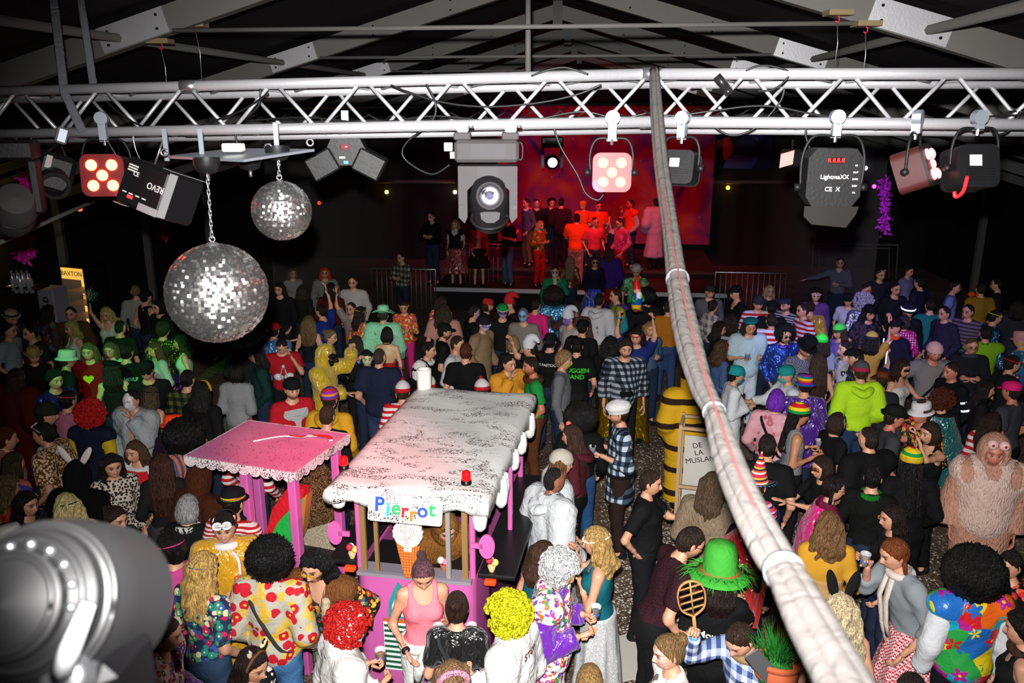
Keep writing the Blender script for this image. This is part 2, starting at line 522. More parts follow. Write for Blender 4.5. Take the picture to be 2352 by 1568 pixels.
cl = struct('ceiling', join(*[slab([tent(-6, 0, RZ + .16), tent(29, 0, RZ + .16), tent(29, sg * W2, roofz(W2) + .04), tent(-6, sg * W2, roofz(W2) + .04)], -.02) for sg in (-1, 1)]), m_fabric_dark, 'dark sloping tent roof fabric')

def beam(a, b, wd, ht):
    a, b = np.array(a, float), np.array(b, float); d = b - a; L = np.linalg.norm(d); d /= L
    side = np.cross(d, [0, 0, 1.0]); side = side / np.linalg.norm(side) if np.linalg.norm(side) > 1e-3 else V3(1, 0, 0)
    up = np.cross(side, d)
    v = np.array([a + t * d + sx * side * wd / 2 + sz * up * ht / 2 for t in (0, L) for sx in (-1, 1) for sz in (-1, 1)])
    return v, [(0, 1, 3, 2), (4, 6, 7, 5), (0, 4, 5, 1), (2, 3, 7, 6), (0, 2, 6, 4), (1, 5, 7, 3)]
ordn = ['nearest roof frame, its rafters crossing both top corners', 'second roof frame, rafters above the middle of the lighting truss', 'third roof frame with its ridge joint near the top edge', 'fourth roof frame over the front of the stage', 'fifth roof frame over the stage', 'farthest roof frame behind the stage']
for k, s in enumerate((6.6, 10.0, 13.4, 16.8, 20.2, 23.6)):
    t = thing('roof_frame', 'grey aluminium tent ' + ordn[k], 'roof frame', tent(s, 0, 0), 'tent roof frames')
    for sg in (-1, 1):
        r = put('rafter', beam(tent(s, sg * .02, RZ - .02), tent(s, sg * (W2 - .1), RZ - .02 - SLOPE * W2), .11, .2), m_beam, t, True, False)
        e0 = 2.6
        put('splice_plate', beam(tent(s - .062, sg * e0, RZ - .02 - SLOPE * e0), tent(s - .062, sg * (e0 + .55), RZ - .02 - SLOPE * (e0 + .55)), .01, .19), m_alu, r, True, False)
        put('bolt', join(*[cyl(tent(s - .066, sg * e, RZ - .02 - SLOPE * e + dz), tent(s - .08, sg * e, RZ - .02 - SLOPE * e + dz), .011, 6) for e in (1, 1.9, e0 + .07, e0 + .48, 4.2, 5.4) for dz in (-.05, .05)]), m_blk2, r, True)
        put('post', beam(tent(s, sg * (W2 - .12), 0), tent(s, sg * (W2 - .12), roofz(W2)), .16, .12), m_beam, t, True, False)
    put('ridge_joint', box(tent(s, 0, RZ - .17) - .07, tent(s, 0, RZ + .06) + .07), m_blk2, t, True, False)
    ez = 2.55
    put('tie_rod', tube([tent(s - .06, -ez, RZ - .12 - SLOPE * ez), tent(s - .06, ez, RZ - .12 - SLOPE * ez)], .018, 6), m_beam, t, True)
kk = 0
plab = ['left lower', 'left upper', 'right upper', 'right lower']
for e, nm in zip((-6.2, -3.0, 3.0, 6.2), plab):
    o = put('purlin', tube([tent(-2, e, roofz(e) - .16), tent(27, e, roofz(e) - .16)], .035, 6), m_beam)
    tag(o, '%s roof purlin pipe running back across the tent rafters' % nm, 'purlin', 'tent purlins')

# hanging hooks on the nearest rafters
for (px, py, nm) in ((368, 95, 'left hook nearer the tent side'), (448, 57, 'left hook nearer the ridge'), (1925, 30, 'right hook nearer the ridge'), (1990, 55, 'right hook nearer the tent side')):
    p = aty(px, py, 6.9 if px < 1000 else 6.2)
    t = thing('roof_hook', 'red hook with wooden wedge under the rafter, ' + nm, 'hook', p, 'rafter hooks')
    put('wooden_wedge', box((-.085, -.07, -.018), (.085, .07, .018)), simple('wedge_wood', '#7c6c50', .8), t, smooth=False)
    put('hook', tube([(0, 0, -.012), (.012, 0, -.03), (.014, 0, -.05), (0, 0, -.062), (-.014, 0, -.05)], .005, 6), simple('red_hook', '#c8284a', .4), t)
    put('sling', tube([(0, 0, -.055), (.018, 0, -.2), (.01, 0, -.45)], .004, 5), m_steel, t)

# ================================================================ lighting truss
def truss_section(t, a, b, wd, cell, r, rr, n, tilt=0.0, name=True):
    a, b = np.array(a, float), np.array(b, float); d = b - a; L = np.linalg.norm(d); d /= L
    back = np.cross([0, 0, 1.0], d); back /= np.linalg.norm(back)
    if back[1] < 0: back = -back
    up = np.cross(d, back) if np.cross(d, back)[2] > 0 else -np.cross(d, back)
    tl = math.radians(tilt)
    bk = back * math.cos(tl) - up * math.sin(tl); dn = -(up * math.cos(tl) + back * math.sin(tl))
    C = [np.zeros(3), dn * wd, bk * wd, dn * wd + bk * wd]      # front top, front bottom, back top, back bottom
    for c in C:
        put('chord', tube([a + c, b + c], r, n), m_alu, t, True)
    k = max(1, int(round(L / cell)))
    for (c0, c1, ph) in ((C[0], C[1], 0), (C[2], C[3], 1), (C[1], C[3], 0), (C[0], C[2], 1)):
        for i in range(k):
            u0, u1 = (i + .06) * L / k, (i + .94) * L / k
            p, q = (c0, c1) if (i + ph) % 2 == 0 else (c1, c0)
            put('brace', tube([a + d * u0 + p, a + d * u1 + q], rr, 6), m_alu, t, True)
    return back, d
def tdep(px): return 1 / (.2067 + (px / 2150) * .0352)
tA, tJ, tB = atd(-140, 213, tdep(-140)), atd(1497, 170, tdep(1497)), atd(2560, 169, tdep(2560))
TR = thing('lighting_truss', 'bright aluminium box truss spanning the picture above the crowd', 'truss', tA)
truss_section(TR, tA, tJ, .243, .255, .029, .0105, 14, 9)
truss_section(TR, tJ, tB, .243, .255, .029, .0105, 14, 9)
for pz in (tJ, tJ + (tA - tJ) * .62):
    [put('coupler', tube([pz + V3(-.05, 0, dz), pz + V3(.05, 0, dz)], .034, 12), m_steel, TR, True) for dz in (0, -.243)]
far_a, far_b = atd(560, 250, 15.4), atd(1960, 229, 15.2)
TR2 = thing('lighting_truss', 'thin distant truss seen through the front truss, over the stage', 'truss', far_a)
truss_section(TR2, far_a, far_b, .25, .5, .027, .012, 6, 0)
for (q0, q1, w_, nm) in (((118, -40), (148, 213), .05, 'leftmost grey strap hanging down to the truss'), ((180, -40), (214, 192), .045, 'second grey strap hanging down behind the truss')):
    dp = tdep(150) + (.0 if q0[0] < 150 else .25)
    a_, b_ = atd(*q0, dp), atd(*q1, dp - .02); c_ = atd(190, 302, dp - .03)
    pts = [a_, b_, c_] if q0[0] < 150 else [a_, b_]
    o = put('truss_strap', tube(pts, w_ * .5, 8, flat=.12), fabric('plain', '#5b5d63'))
    tag(o, nm, 'strap', 'truss straps')
p0, p1 = atd(1213, -30, 6.3), atd(1213, 172, 6.3)
tag(put('hanging_pole', tube([p0, p1], .022, 8), m_beam), 'thin vertical grey pole rising above the middle of the truss', 'pole')

# cables draped along the truss
m_cab = simple('cable_rubber', '#101012', .4)
def tpt(px, fr=0.0, dz=0.0, dy=0.0):
    """point on the front face of the truss below pixel column px; fr 0 top .. 1 bottom chord"""
    ytop = np.interp(px, [-140, 1497, 2560], [213, 170, 169]); dp = tdep(px)
    p = atd(px, ytop, dp); return p + V3(0, dy, -.243 * fr + dz)
CABS = [(['black cable sagging under the left end of the truss'], [(620, .2), (560, .55), (470, .85), (400, 1.05), (330, .9), (280, .6), (250, .3)]),
 (['black cable looped beside the moving head light'], [(980, .1), (1000, .5), (990, .9), (930, 1.35), (925, 1.7), (985, 2.05), (1030, 1.85)]),
 (['long black cable lying in the middle of the truss'], [(560, .8), (700, .75), (850, .9), (1000, .78), (1180, .95), (1330, .75), (1420, .9), (1490, .8)]),
 (['black cable hanging across the bright middle of the truss'], [(900, .1), (1000, .45), (1110, .6), (1230, .55), (1320, .4), (1380, .2)]),
 (['black cable drooping under the right half of the truss'], [(1520, .85), (1610, .9), (1680, 1.25), (1740, 1.1), (1790, .6), (1800, .3)]),
 (['black cable running to the flood light'], [(1780, .9), (1850, .97), (1862, 1.3), (1880, 1.6), (1915, 1.75)]),
 (['long black cable lying in the right truss bay'], [(1500, .95), (1640, .75), (1760, .65), (1900, .85), (2040, .92), (2180, .88), (2360, .8)]),
 (['black cable dangling at the right end of the truss'], [(2352, .7), (2330, 1.1), (2300, 1.2), (2290, 1.0), (2320, .75), (2360, .78)]),
 (['black cable coming down to the left of the mirror balls'], [(600, .1), (590, .5), (540, .9), (535, 1.25), (548, 1.45)]),
 (['grey cable hanging in a loop below the truss beside the red lamp'], [(1270, 1.0), (1290, 1.5), (1330, 2.1), (1350, 2.5), (1380, 2.65), (1395, 2.45)]),
 (['thin safety wire under the left end of the truss'], [(60, 1.05), (75, 1.5), (100, 1.8)]),
 (['thin safety wire above the round lamp at left'], [(228, 1.0), (238, 1.25), (250, 1.5), (250, 1.6)]),
 (['thin safety wire beside the boxy effect light'], [(300, 1.05), (303, 1.4), (315, 1.75)]),
 (['black cable bow over the truss top near the middle'], [(1220, -.02), (1260, -.14), (1300, -.17), (1350, -.02)]),
 (['coiled cable bow over the truss top right of middle'], [(1700, .02), (1730, -.14), (1770, -.15), (1810, .0), (1780, .3), (1740, .35)])]
for i, (lb, pp) in enumerate(CABS):
    pts = catmull([tpt(px, fr, 0, -.045 + .012 * (i % 3)) for px, fr in pp], 8)
    thin = 'wire' in lb[0]
    o = put('truss_wire' if thin else 'truss_cable', tube(pts, .0028 if thin else .0062, 6), m_steel if thin else m_cab)
    tag(o, lb[0], 'cable', 'cables on the truss')
tag(put('cable_connector', join(tube([tpt(1640, .05, 0, -.06), tpt(1665, .3, 0, -.06)], .022, 10), tube([tpt(1665, .3, 0, -.06), tpt(1672, .42, 0, -.06)], .024, 10)), simple('connector', '#1b1b1d', .35)), 'black multipin cable connector resting in the truss', 'connector')

# ================================================================ the white cable bundle
m_wrap = fabric('plain', '#474442'); 
BP = [(1503, 158, 4.27, 11), (1509, 260, 4.1, 15), (1520, 380, 3.9, 17), (1540, 520, 3.55, 19), (1556, 640, 3.2, 24), (1578, 760, 2.85, 31), (1610, 880, 2.5, 27), (1640, 945, 2.3, 24), (1668, 1040, 2.08, 33), (1712, 1150, 1.85, 38), (1770, 1265, 1.65, 43), (1800, 1310, 1.57, 42), (1860, 1430, 1.38, 55), (1935, 1570, 1.2, 64), (1990, 1680, 1.08, 70)]
bl = thing('cable_bundle', 'thick white wrapped cable bundle slanting down from the truss to the lower right', 'cable bundle', atd(1940, 1570, 1.2))
K = 5
for k in range(K):
    pts, rad = [], []
    for (px, py, dp, wpx) in BP:
        a = 2 * PI * k / K + px * .002
        spread = wpx * .55
        q = atd(px + spread * math.cos(a) * .95, py - spread * math.cos(a) * .35, dp + .03 * math.sin(a) * dp / 2)
        pts.append(q); rad.append(max(.012, wpx * .52 / F_PX * dp))
    put('cable_strand', tube(catmull(pts, 5), np.interp(np.linspace(0, 1, 5 * (len(pts) - 1) + 1), np.linspace(0, 1, len(pts)), rad), 10), m_wrap, bl, True)
for i in (4, 7, 11):
    px, py, dp, wpx = BP[i]; nx = BP[i + 1]
    a_, b_ = atd(px, py, dp), atd(nx[0], nx[1], nx[2]); d_ = (b_ - a_) / np.linalg.norm(b_ - a_)
    put('cable_tie', tube([a_ - d_ * .008, a_ + d_ * .008], wpx * 1.12 / F_PX * dp, 16), simple('tie', '#5a5d60', .5), bl, True)
tag(put('red_cable', tube(catmull([atd(1520, 420, 3.75), atd(1545, 560, 3.3), atd(1580, 720, 2.85), atd(1625, 880, 2.4), atd(1680, 1040, 2.0), atd(1740, 1180, 1.72)], 6), .0035, 6), simple('redwire', '#6a3432', .7)), 'thin faded red cable running along the white bundle', 'cable')

# ================================================================ lamps on the truss
m_ledhot = simple('led_red_lit', '#ff6030', .3, emit='#ff5a2c', estr=28)
m_ledpink = simple('led_pink_lit', '#ff9a9a', .3, emit='#ff8c90', estr=3.2)
def clampset(t, top, drop, w_=.05):
    put('clamp', join(tube([(0, -.02, top + .03), (0, .02, top + .03)], .036, 12), box((-.02, -.02, top - drop), (.02, .02, top))), m_galv, t, auto=30)
    put('wing_nut', join(cyl((0, 0, top - drop - .03), (0, 0, top - drop), .008, 6), box((-.025, -.004, top - drop - .01), (.025, .004, top - drop + .005))), m_steel, t, auto=30)
def yoke(t, w_, top, z, m=None):
    put('yoke', tube(catmull([(-w_, 0, z), (-w_ * 1.02, 0, z + (top - z) * .6), (-w_ * .72, 0, top), (0, 0, top + .004), (w_ * .72, 0, top), (w_ * 1.02, 0, z + (top - z) * .6), (w_, 0, z)], 5), .0075, 6), m or m_black, t)
    for sg in (-1, 1):
        put('yoke_knob', cyl((sg * w_, 0, z), (sg * (w_ + .028), 0, z), .018, 10), m_black, t)
def par(px, py, dp, half, rz, rx, label, mled, front=True, lit=True):
    c = atd(px, py, dp)
    t = thing('par_lamp', label, 'stage light', T(*c) @ R(rz, 'Z'), 'LED par lamps on the truss')
    top = (170 + 115 - py) / F_PX * -dp
    top = (py - 288) / F_PX * dp
    yoke(t, half * 1.12, half * 1.75, 0); clampset(t, top, max(.02, top - half * 1.78))
    Mx = R(rx, 'X')
    sh = xf(prism(rrect(-half, -half, half, half, half * .38), -half * .9, half * .55), Mx)
    bd = put('housing', sh, m_black if not front or not lit or half < .09 else simple('par_front', '#3a1416', .5), t, auto=35)
    put('front_bezel', xf(prism(rrect(-half * 1.03, -half * 1.03, half * 1.03, half * 1.03, half * .4), -half * .95, -half * .8), Mx), simple('par_painted_glare', '#401014', .5, emit='#ff1428', estr=.6 if half < .1 else .1) if mled is m_ledhot else m_black, bd, auto=35)  # bezel of the red lamps emits, standing in for the glare of the lenses
    for (x, z) in ((-.48, .5), (.48, .5), (0, 0), (-.46, -.5), (.46, -.5)):
        put('led_lens', xf((np.array(lathe([(half * .27, 0), (half * .25, .008), (half * .12, .015), (1e-4, .017)], 16)[0]), lathe([(1, 0)] * 4, 16)[1]), Mx @ T(x * half, -half * .97, z * half) @ R(90, 'X')), mled, bd, smooth=True)
    if not front:
        put('label_plate', xf(box((-half * .1, half * .56, 0), (half * .5, half * .57, half * .5)), Mx), m_white, bd, smooth=False)
        for i in range(5):
            put('cooling_fin', xf(box((-half * .7, half * .55, -half * (.15 + .13 * i)), (half * .7, half * .66, -half * (.1 + .13 * i))), Mx), m_black, bd, smooth=False)
    return t
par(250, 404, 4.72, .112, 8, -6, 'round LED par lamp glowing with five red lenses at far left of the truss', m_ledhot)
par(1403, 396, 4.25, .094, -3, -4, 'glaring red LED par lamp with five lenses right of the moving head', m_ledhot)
par(2093, 392, 4.05, .1, 52, -22, 'dark par lamp turned right, five dim pink lenses lit', m_ledpink)
par(2233, 385, 4.0, .102, 186, 14, 'dark par lamp seen from behind with white label and red plug lead', m_ledpink, False)
tag(put('red_plug_lead', tube(catmull([atd(2222, 405, 3.92), atd(2212, 440, 3.92), atd(2195, 452, 3.92), atd(2192, 440, 3.92)], 6), .009, 8), simple('red_lead', '#d8262e', .4)), 'short red plug lead hanging under the rearmost right par lamp', 'cable')
par(1562, 385, 4.3, .085, 150, 10, 'small grey par lamp half hidden behind the white cable bundle', m_ledpink, False)
lamp('par_red_light', 'SPOT', tuple(atd(262, 410, 4.5)), 380, (1, .05, .08), tuple(at(740, 1010, 1.95)), .05, 34, 1.0)
lamp('par_red_roof', 'SPOT', tuple(atd(1390, 410, 4.1)), 620, (1, .06, .12), tuple(at(830, 1030, 2.1)), .04, 30, 1.0)
lamp('par_red_centre', 'POINT', tuple(atd(1403, 396, 3.7)), 1.3, (1, .04, .04), None, .06)
lamp('par_red_left', 'POINT', tuple(atd(250, 404, 4.2)), .5, (1, .04, .04), None, .06)

# flood light with barn door
c = atd(1910, 402, 4.15)
t = thing('flood_light', 'black flood light with yoke, red number display and open lower barn door', 'stage light', T(*c) @ R(-4, 'Z'))
hw = .132
yoke(t, hw * 1.12, .185, -.06); clampset(t, .25, .06)
bd = put('housing', prism([(-hw, -.1), (-hw + .035, -.15), (hw - .035, -.15), (hw, -.1), (hw, .085), (hw - .035, .13), (-hw + .035, .13), (-hw, .085)], -.05, .09), m_black, t, auto=30)
put('barn_door', join(prism([(-hw, -.15), (hw, -.15), (hw - .01, -.19), (.08, -.255), (-.09, -.24), (-hw, -.2)], -.052, -.047)), simple('barn_door_metal', '#2b2927', .35, .5), t, auto=30)
put('display', box((-.036, -.0525, .06), (.036, -.05, .088)), simple('display_glass', '#240808', .2), bd, smooth=False)
tx = text_mesh('8.8.8.8', .03, .0005)
put('display_digits', xf(tx, T(0, -.0535, .074) @ R(90, 'X')), simple('digits_red', '#ff2020', .4, emit='#ff2a2a', estr=3), bd, smooth=False)
put('brand_lettering', xf(text_mesh('LightmaXX', .03, .0004), T(0, -.0515, -.006) @ R(90, 'X')), m_white, bd, smooth=False)
put('ce_mark', xf(text_mesh('CE  X', .03, .0004), T(-.005, -.0515, -.066) @ R(90, 'X')), m_white, bd, smooth=False)
for i in range(5): put('connector_text', xf(text_mesh(['IN', 'OUT', 'DMX', '230V', 'IN'][i], .012, .0003), T(.1, -.0515, .05 - .033 * i) @ R(90, 'X')), m_white, bd, smooth=False)
c = atd(1808, 366, 5.2)
t = thing('barn_door_lamp', 'small lamp with a pale pink lit flap left of the flood light', 'stage light', T(*c) @ R(25, 'Z'))
put('flap', prism([(-.055, -.05), (.045, -.03), (.05, .055), (-.05, .035)], -.004, .004), simple('pink_flap', '#ff9d98', .5), t, auto=30)
put('housing', box((.04, .01, -.05), (.15, .13, .06), .02), m_black, t, auto=30)
put('hanger', tube([(.1, .07, .05), (.1, .07, .3)], .008, 6), m_black, t)

# central moving head
c = atd(1121, 345, 4.2)
t = thing('moving_head_light', 'large grey moving head light with round lens hanging at the truss centre', 'stage light', T(*c))
m_mh = simple('moving_head_grey', '#3c3a3b', .6, 0, .08, bumpy=1); m_mh2 = simple('moving_head_dark', '#151416', .5, 0, .15, bumpy=1)
base = put('base_box', box((-.165, -.1, -.055), (.155, .14, .052), .015), m_mh, t, auto=30)
put('base_groove', box((-.08, -.102, -.03), (.09, -.0995, .035)), simple('mh_panel', '#3f3e40', .6, 0, .08), base, smooth=False)
put('carry_handle', tube(catmull([(.155, -.06, .04), (.172, -.06, .03), (.172, -.06, -.035), (.155, -.06, -.045)], 4), .006, 6), m_black, base)
for x in (-.125, .115):
    put('clamp_foot', box((x - .045, -.06, .052), (x + .04, .04, .09), .006), m_mh, t, auto=30)
    put('truss_clamp', box((x - .028, -.05, .09), (x + .028, .02, .135), .006), m_white, t, auto=30)
    put('clamp_bolt', cyl((x + .028, -.02, .115), (x + .055, -.02, .115), .006, 8), m_steel, t)
put('plug', join(box((-.185, -.1, -.035), (-.165, -.06, -.005)), box((-.215, -.08, .0), (-.175, -.05, .04))), m_white, t, smooth=False)
yk = put('yoke', join(
    prism([(-.15, -.075), (.148, -.075), (.148, -.33), (.12, -.36), (.108, -.33), (.108, -.195), (.05, -.14), (-.05, -.14), (-.105, -.195), (-.105, -.33), (-.12, -.36), (-.15, -.33)][::-1], -.07, .1)), m_mh, t, auto=30)
put('yoke_panel', box((-.052, -.0725, -.135), (.052, -.0695, -.08)), simple('mh_panel', '#3f3e40', .6, 0, .08), yk, smooth=False)
for x in (-.142, .125): put('latch', box((x, -.073, -.295), (x + .018, -.0695, -.265)), m_black, yk, smooth=False)
hd = put('head', xf(lathe([(.02, -.19), (.075, -.185), (.1, -.15), (.105, -.05), (.1, .05), (.085, .12), (.05, .16), (.001, .17)], 28), T(.005, -.01, -.26) @ R(52, 'X')), m_mh2, t, auto=40)
MH = T(.012, -.14, -.215) @ R(84, 'X')
put('lens_tube', xf(lathe([(.06, -.09), (.066, .0), (.068, .022), (.06, .03), (.054, .02)], 30), MH), m_mh, hd, auto=40)
put('lens', xf(lathe([(.052, .012), (.05, .014), (.044, .022), (.038, .018), (.03, .026), (.022, .02), (.012, .03), (.0001, .033)], 26), MH), simple('lens_glass', '#6d6d75', .2, .6), hd, smooth=True)
put('lens_core', xf(lathe([(.014, .034), (.008, .038), (.0001, .039)], 16), MH), simple('lens_core', '#5a5680', .1, .3), hd)
put('head_patch', xf(prism([(-.05, .035), (-.03, .04), (.03, .04), (.05, .035), (.045, .0), (.02, -.022), (-.02, -.022), (-.045, .0)], -.004, .002), T(.012, -.125, -.33) @ R(24, 'X')), simple('mh_patch', '#454446', .5), hd, smooth=False)
put('head_rim', xf(tube([(.092 * math.cos(a), .092 * math.sin(a), 0) for a in np.linspace(0, 2 * PI, 33)], .008, 6), T(.006, -.05, -.335) @ R(30, 'X')), m_mh2, hd)

# lit moving head far behind
c = atd(1268, 372, 15.2)
t = thing('moving_head_light', 'distant moving head shining white over the stage', 'stage light', T(*c))
put('base_box', box((-.2, -.1, .32), (.2, .15, .45), .02), m_blk2, t, auto=30)
put('yoke', join(box((-.2, -.06, -.1), (-.15, .06, .32)), box((.15, -.06, -.1), (.2, .06, .32)), box((-.2, -.06, .26), (.2, .06, .32))), m_blk2, t, smooth=False)
hd = put('head', xf(lathe([(.001, -.2), (.1, -.18), (.14, -.02), (.12, .16), (.08, .18)], 20), R(90, 'X')), m_blk2, t)
put('lens', sphere((0, -.19, 0), (.085, .02, .085), 16, 8), simple('white_beam_lens', '#ffffff', .3, emit='#e8ecff', estr=9), hd)

# boxy effect light at left
c = atd(368, 440, 4.55)
t = thing('effect_light', 'black boxy effect light with white corner strips tilted at the left', 'stage light', T(*c) @ R(-28, 'Z') @ R(14, 'Y') @ R(-18, 'X'))
bd = put('housing', box((-.17, -.13, -.13), (.17, .13, .13), .02), simple('effect_box', '#121214', .5, 0, .25, bumpy=1), t, auto=30)
m_strip = simple('white_strip', '#8e8d8e', .45)
for (x0, z0, z1) in ((.1, .132, .134), (-.17, -.136, -.132)):
    put('white_strip', box((x0, -.125, z0), (x0 + .07, .125, z1)), m_strip, bd, smooth=False)
put('white_strip', box((.168, -.132, -.12), (.173, -.08, .12)), m_strip, bd, smooth=False)
put('white_strip', box((.02, -.134, -.125), (.165, -.1305, -.085)), m_strip, bd, smooth=False)
put('lettering', xf(text_mesh('REVO', .05, .0005), T(.1, -.132, .02) @ R(90, 'X') @ R(180, 'Z')), m_white, bd, smooth=False)
put('ce_mark', xf(text_mesh('CE', .036, .0005), T(-.06, -.132, .05) @ R(90, 'X')), m_white, bd, smooth=False)
put('label_lines', join(*[box((-.13, -.1325, .085 - i * .014), (-.06, -.1305, .092 - i * .014)) for i in range(3)] + [box((-.12 + .05 * i, -.1325, -.062), (-.09 + .05 * i, -.1305, -.056)) for i in range(4)]), m_white, bd, smooth=False)
put('display', box((-.075, -.1335, -.085), (-.035, -.1305, -.068)), simple('red_lcd', '#ff3030', .4, emit='#ff3030', estr=2), bd, smooth=False)
put('hanger', tube([(-.1, .0, .13), (-.12, .02, .3)], .006, 6), m_steel, t)

# three-way derby light behind the truss
c = atd(797, 350, 4.95)
t = thing('derby_light', 'black three-armed derby light hanging below the truss left of centre', 'stage light', T(*c) @ R(4, 'Z'))
core = put('core', prism([(-.12, .0), (-.06, -.07), (.07, -.07), (.13, .0), (.075, .11), (-.065, .11)], -.09, .09), m_black, t, auto=30)
for sg in (-1, 1):
    put('side_pod', xf(box((-.085, -.1, -.07), (.085, .1, .07), .01), T(sg * .135, -.01, -.065) @ R(sg * 28, 'Y')), m_black, t, auto=30)
put('top_pod', xf(box((-.08, -.09, -.06), (.08, .09, .06), .01), T(0, .02, .1)), m_black, t, auto=30)
put('lens', sphere((0, -.092, .035), (.03, .008, .02), 12, 6), simple('derby_lens', '#6d3a40', .15), core)
put('display', box((-.035, -.0925, -.03), (-.002, -.0905, -.02)), simple('lcd_white', '#e8c0c0', .4, emit='#ffdede', estr=1), core, smooth=False)
put('display', box((-.01, -.0925, -.06), (.015, -.0905, -.045)), simple('lcd_green', '#20c090', .4, emit='#30d0a0', estr=1), core, smooth=False)
put('bracket', box((-.02, -.02, .16), (.02, .02, .24)), m_galv, t, smooth=False)

# dark scanner and grey moving head at the left edge
c = atd(122, 388, 4.7)
t = thing('scanner_light', 'black tilted scanner lamp hanging left of the red par lamp', 'stage light', T(*c) @ R(35, 'Z') @ R(20, 'Y'))
bd = put('housing', box((-.1, -.12, -.13), (.1, .12, .09), .03), m_black, t, auto=30)
put('nose', xf(lathe([(.07, 0), (.085, .08), (.08, .1), (.06, .1)], 18), T(0, -.12, -.05) @ R(110, 'X')), m_black, bd, auto=30)
put('label_plate', box((-.06, -.1225, .0), (-.03, -.1205, .07)), m_strip, bd, smooth=False)
put('arm', join(tube([(-.11, 0, -.02), (0, 0, .16)], .008, 6), tube([(.11, 0, -.02), (0, 0, .16)], .008, 6)), m_black, t)
put('clamp', box((-.03, -.03, .15), (.03, .03, .24), .01), m_galv, t, auto=30)
c = atd(28, 455, 4.4)
t = thing('moving_head_light', 'grey moving head light cut by the left picture edge', 'stage light', T(*c) @ R(20, 'Z'))
put('base_box', box((-.17, -.1, .2), (.15, .12, .3), .015), m_black, t, auto=30)
[put('yoke_arm', box((x, -.06, -.08), (x + .05, .06, .2), .01), m_black, t, auto=30) for x in (-.17, .1)]
hd = put('head', xf(lathe([(.02, -.19), (.085, -.18), (.11, -.1), (.11, .05), (.085, .14), (.001, .16)], 24), T(0, 0, -.06) @ R(60, 'X') @ R(15, 'Y')), m_mh, t, auto=40)
put('head_seam', xf(tube([(.111 * math.cos(a), .111 * math.sin(a), 0) for a in np.linspace(0, 2 * PI, 33)], .004, 5), T(0, 0, -.06) @ R(60, 'X') @ R(15, 'Y')), m_blk2, hd)

# ================================================================ mirror balls
def mirror_ball(px, py, dp, rpx, rows, seed, label, chain_top):
    c = atd(px, py, dp); r = rpx / F_PX * dp
    rg = np.random.default_rng(seed)
    t = thing('mirror_ball', label, 'mirror ball', c, 'mirror balls')
    put('core', sphere((0, 0, 0), r * .985, 32, 20), simple('ball_core', '#2a2a2c', .6), t)
    V, F = [], []
    for i in range(rows):
        lat = -PI / 2 + PI * (i + .5) / rows
        n = max(3, int(round(2 * rows * math.cos(lat))))
        hs = .5 * .93 * PI / rows * r
        for k in range(n):
            lon = 2 * PI * (k + (i % 2) * .0) / n
            nn = V3(math.cos(lat) * math.cos(lon), math.cos(lat) * math.sin(lon), math.sin(lat))
            e = V3(-math.sin(lon), math.cos(lon), 0); u = np.cross(nn, e)
            q = rg.random()
            ax, au = (rg.normal(0, .01), rg.uniform(-.7, .7)) if q < .34 else (rg.uniform(-.7, .7), rg.normal(0, .01)) if q < .68 else rg.normal(0, .06, 2)
            n2 = nn + e * ax + u * au; n2 /= np.linalg.norm(n2)
            e2 = e - n2 * (e @ n2); e2 /= np.linalg.norm(e2); u2 = np.cross(n2, e2)
            b0 = len(V); ctr = nn * r
            for sx, sy in ((-1, -1), (1, -1), (1, 1), (-1, 1)): V.append(ctr + hs * (sx * e2 + sy * u2))
            F.append((b0, b0 + 1, b0 + 2, b0 + 3))
    o = put('mirror_tiles', None, simple('mirror_glass', '#f2f0ee', .31, .985), t, mesh=fast_mesh('mirror_tiles', V, F, False)); o['kind'] = 'stuff'
    put('top_cap', lathe([(r * .12, r * .98), (r * .1, r * 1.03), (r * .03, r * 1.05), (.001, r * 1.05)], 16), m_steel, t)
    put('hook_ring', tube([(.012 * math.cos(a), 0, r * 1.05 + .012 + .012 * math.sin(a)) for a in np.linspace(0, 2 * PI, 17)], .003, 6), m_steel, t)
    top = atd(chain_top[0], chain_top[1], dp)
    p0 = c + V3(0, 0, r * 1.05 + .02); L = np.linalg.norm(top - p0)
    ch = thing('chain', 'steel link chain holding the %s mirror ball' % ('large' if rpx > 90 else 'small'), 'chain', p0, 'mirror ball chains')
    k = max(3, int(L / .024))
    for i in range(k):
        q = p0 + (top - p0) * ((i + .5) / k)
        ring = [(.0055 * math.cos(a), 0, .0165 * math.sin(a)) for a in np.linspace(0, 2 * PI, 13)]
        put('chain_link', xf(tube(ring, .0022, 5), T(*q) @ R(90 * (i % 2), 'Z')), m_steel, ch, True)
mirror_ball(499, 673, 3.75, 113, 52, 3, 'large silver mirror ball hanging at the left over the dance floor', (476, 400))
mirror_ball(647, 484, 4.1, 67, 44, 4, 'small silver mirror ball hanging behind the large one', (640, 358))
a_, b_, c_, d_ = atd(378, 358, 4.3), atd(560, 366, 3.75), atd(722, 342, 4.15), atd(540, 340, 4.75)
t = thing('mirror_ball_bracket', 'grey metal plate under the truss carrying three mirror ball motors', 'bracket', a_)
put('plate', slab([a_, b_, c_, d_], .012), m_galv, t, True, False)
put('control_box', xf(box((-.05, -.03, 0), (.05, .03, .04), .006), T(*(atd(537, 348, 4.1)))), m_white, t, True, auto=30)
for (px, py, dp) in ((475, 372, 3.85), (573, 366, 4.15), (637, 344, 4.1)):
    q = atd(px, py, dp)
    put('motor', xf(lathe([(.06, .02), (.06, -.01), (.045, -.045), (.015, -.055), (.001, -.055)], 18), T(*q)), m_black, t, True)
    put('motor_shaft', cyl(q + V3(0, 0, -.055), q + V3(0, 0, -.085), .008, 8), m_steel, t, True)
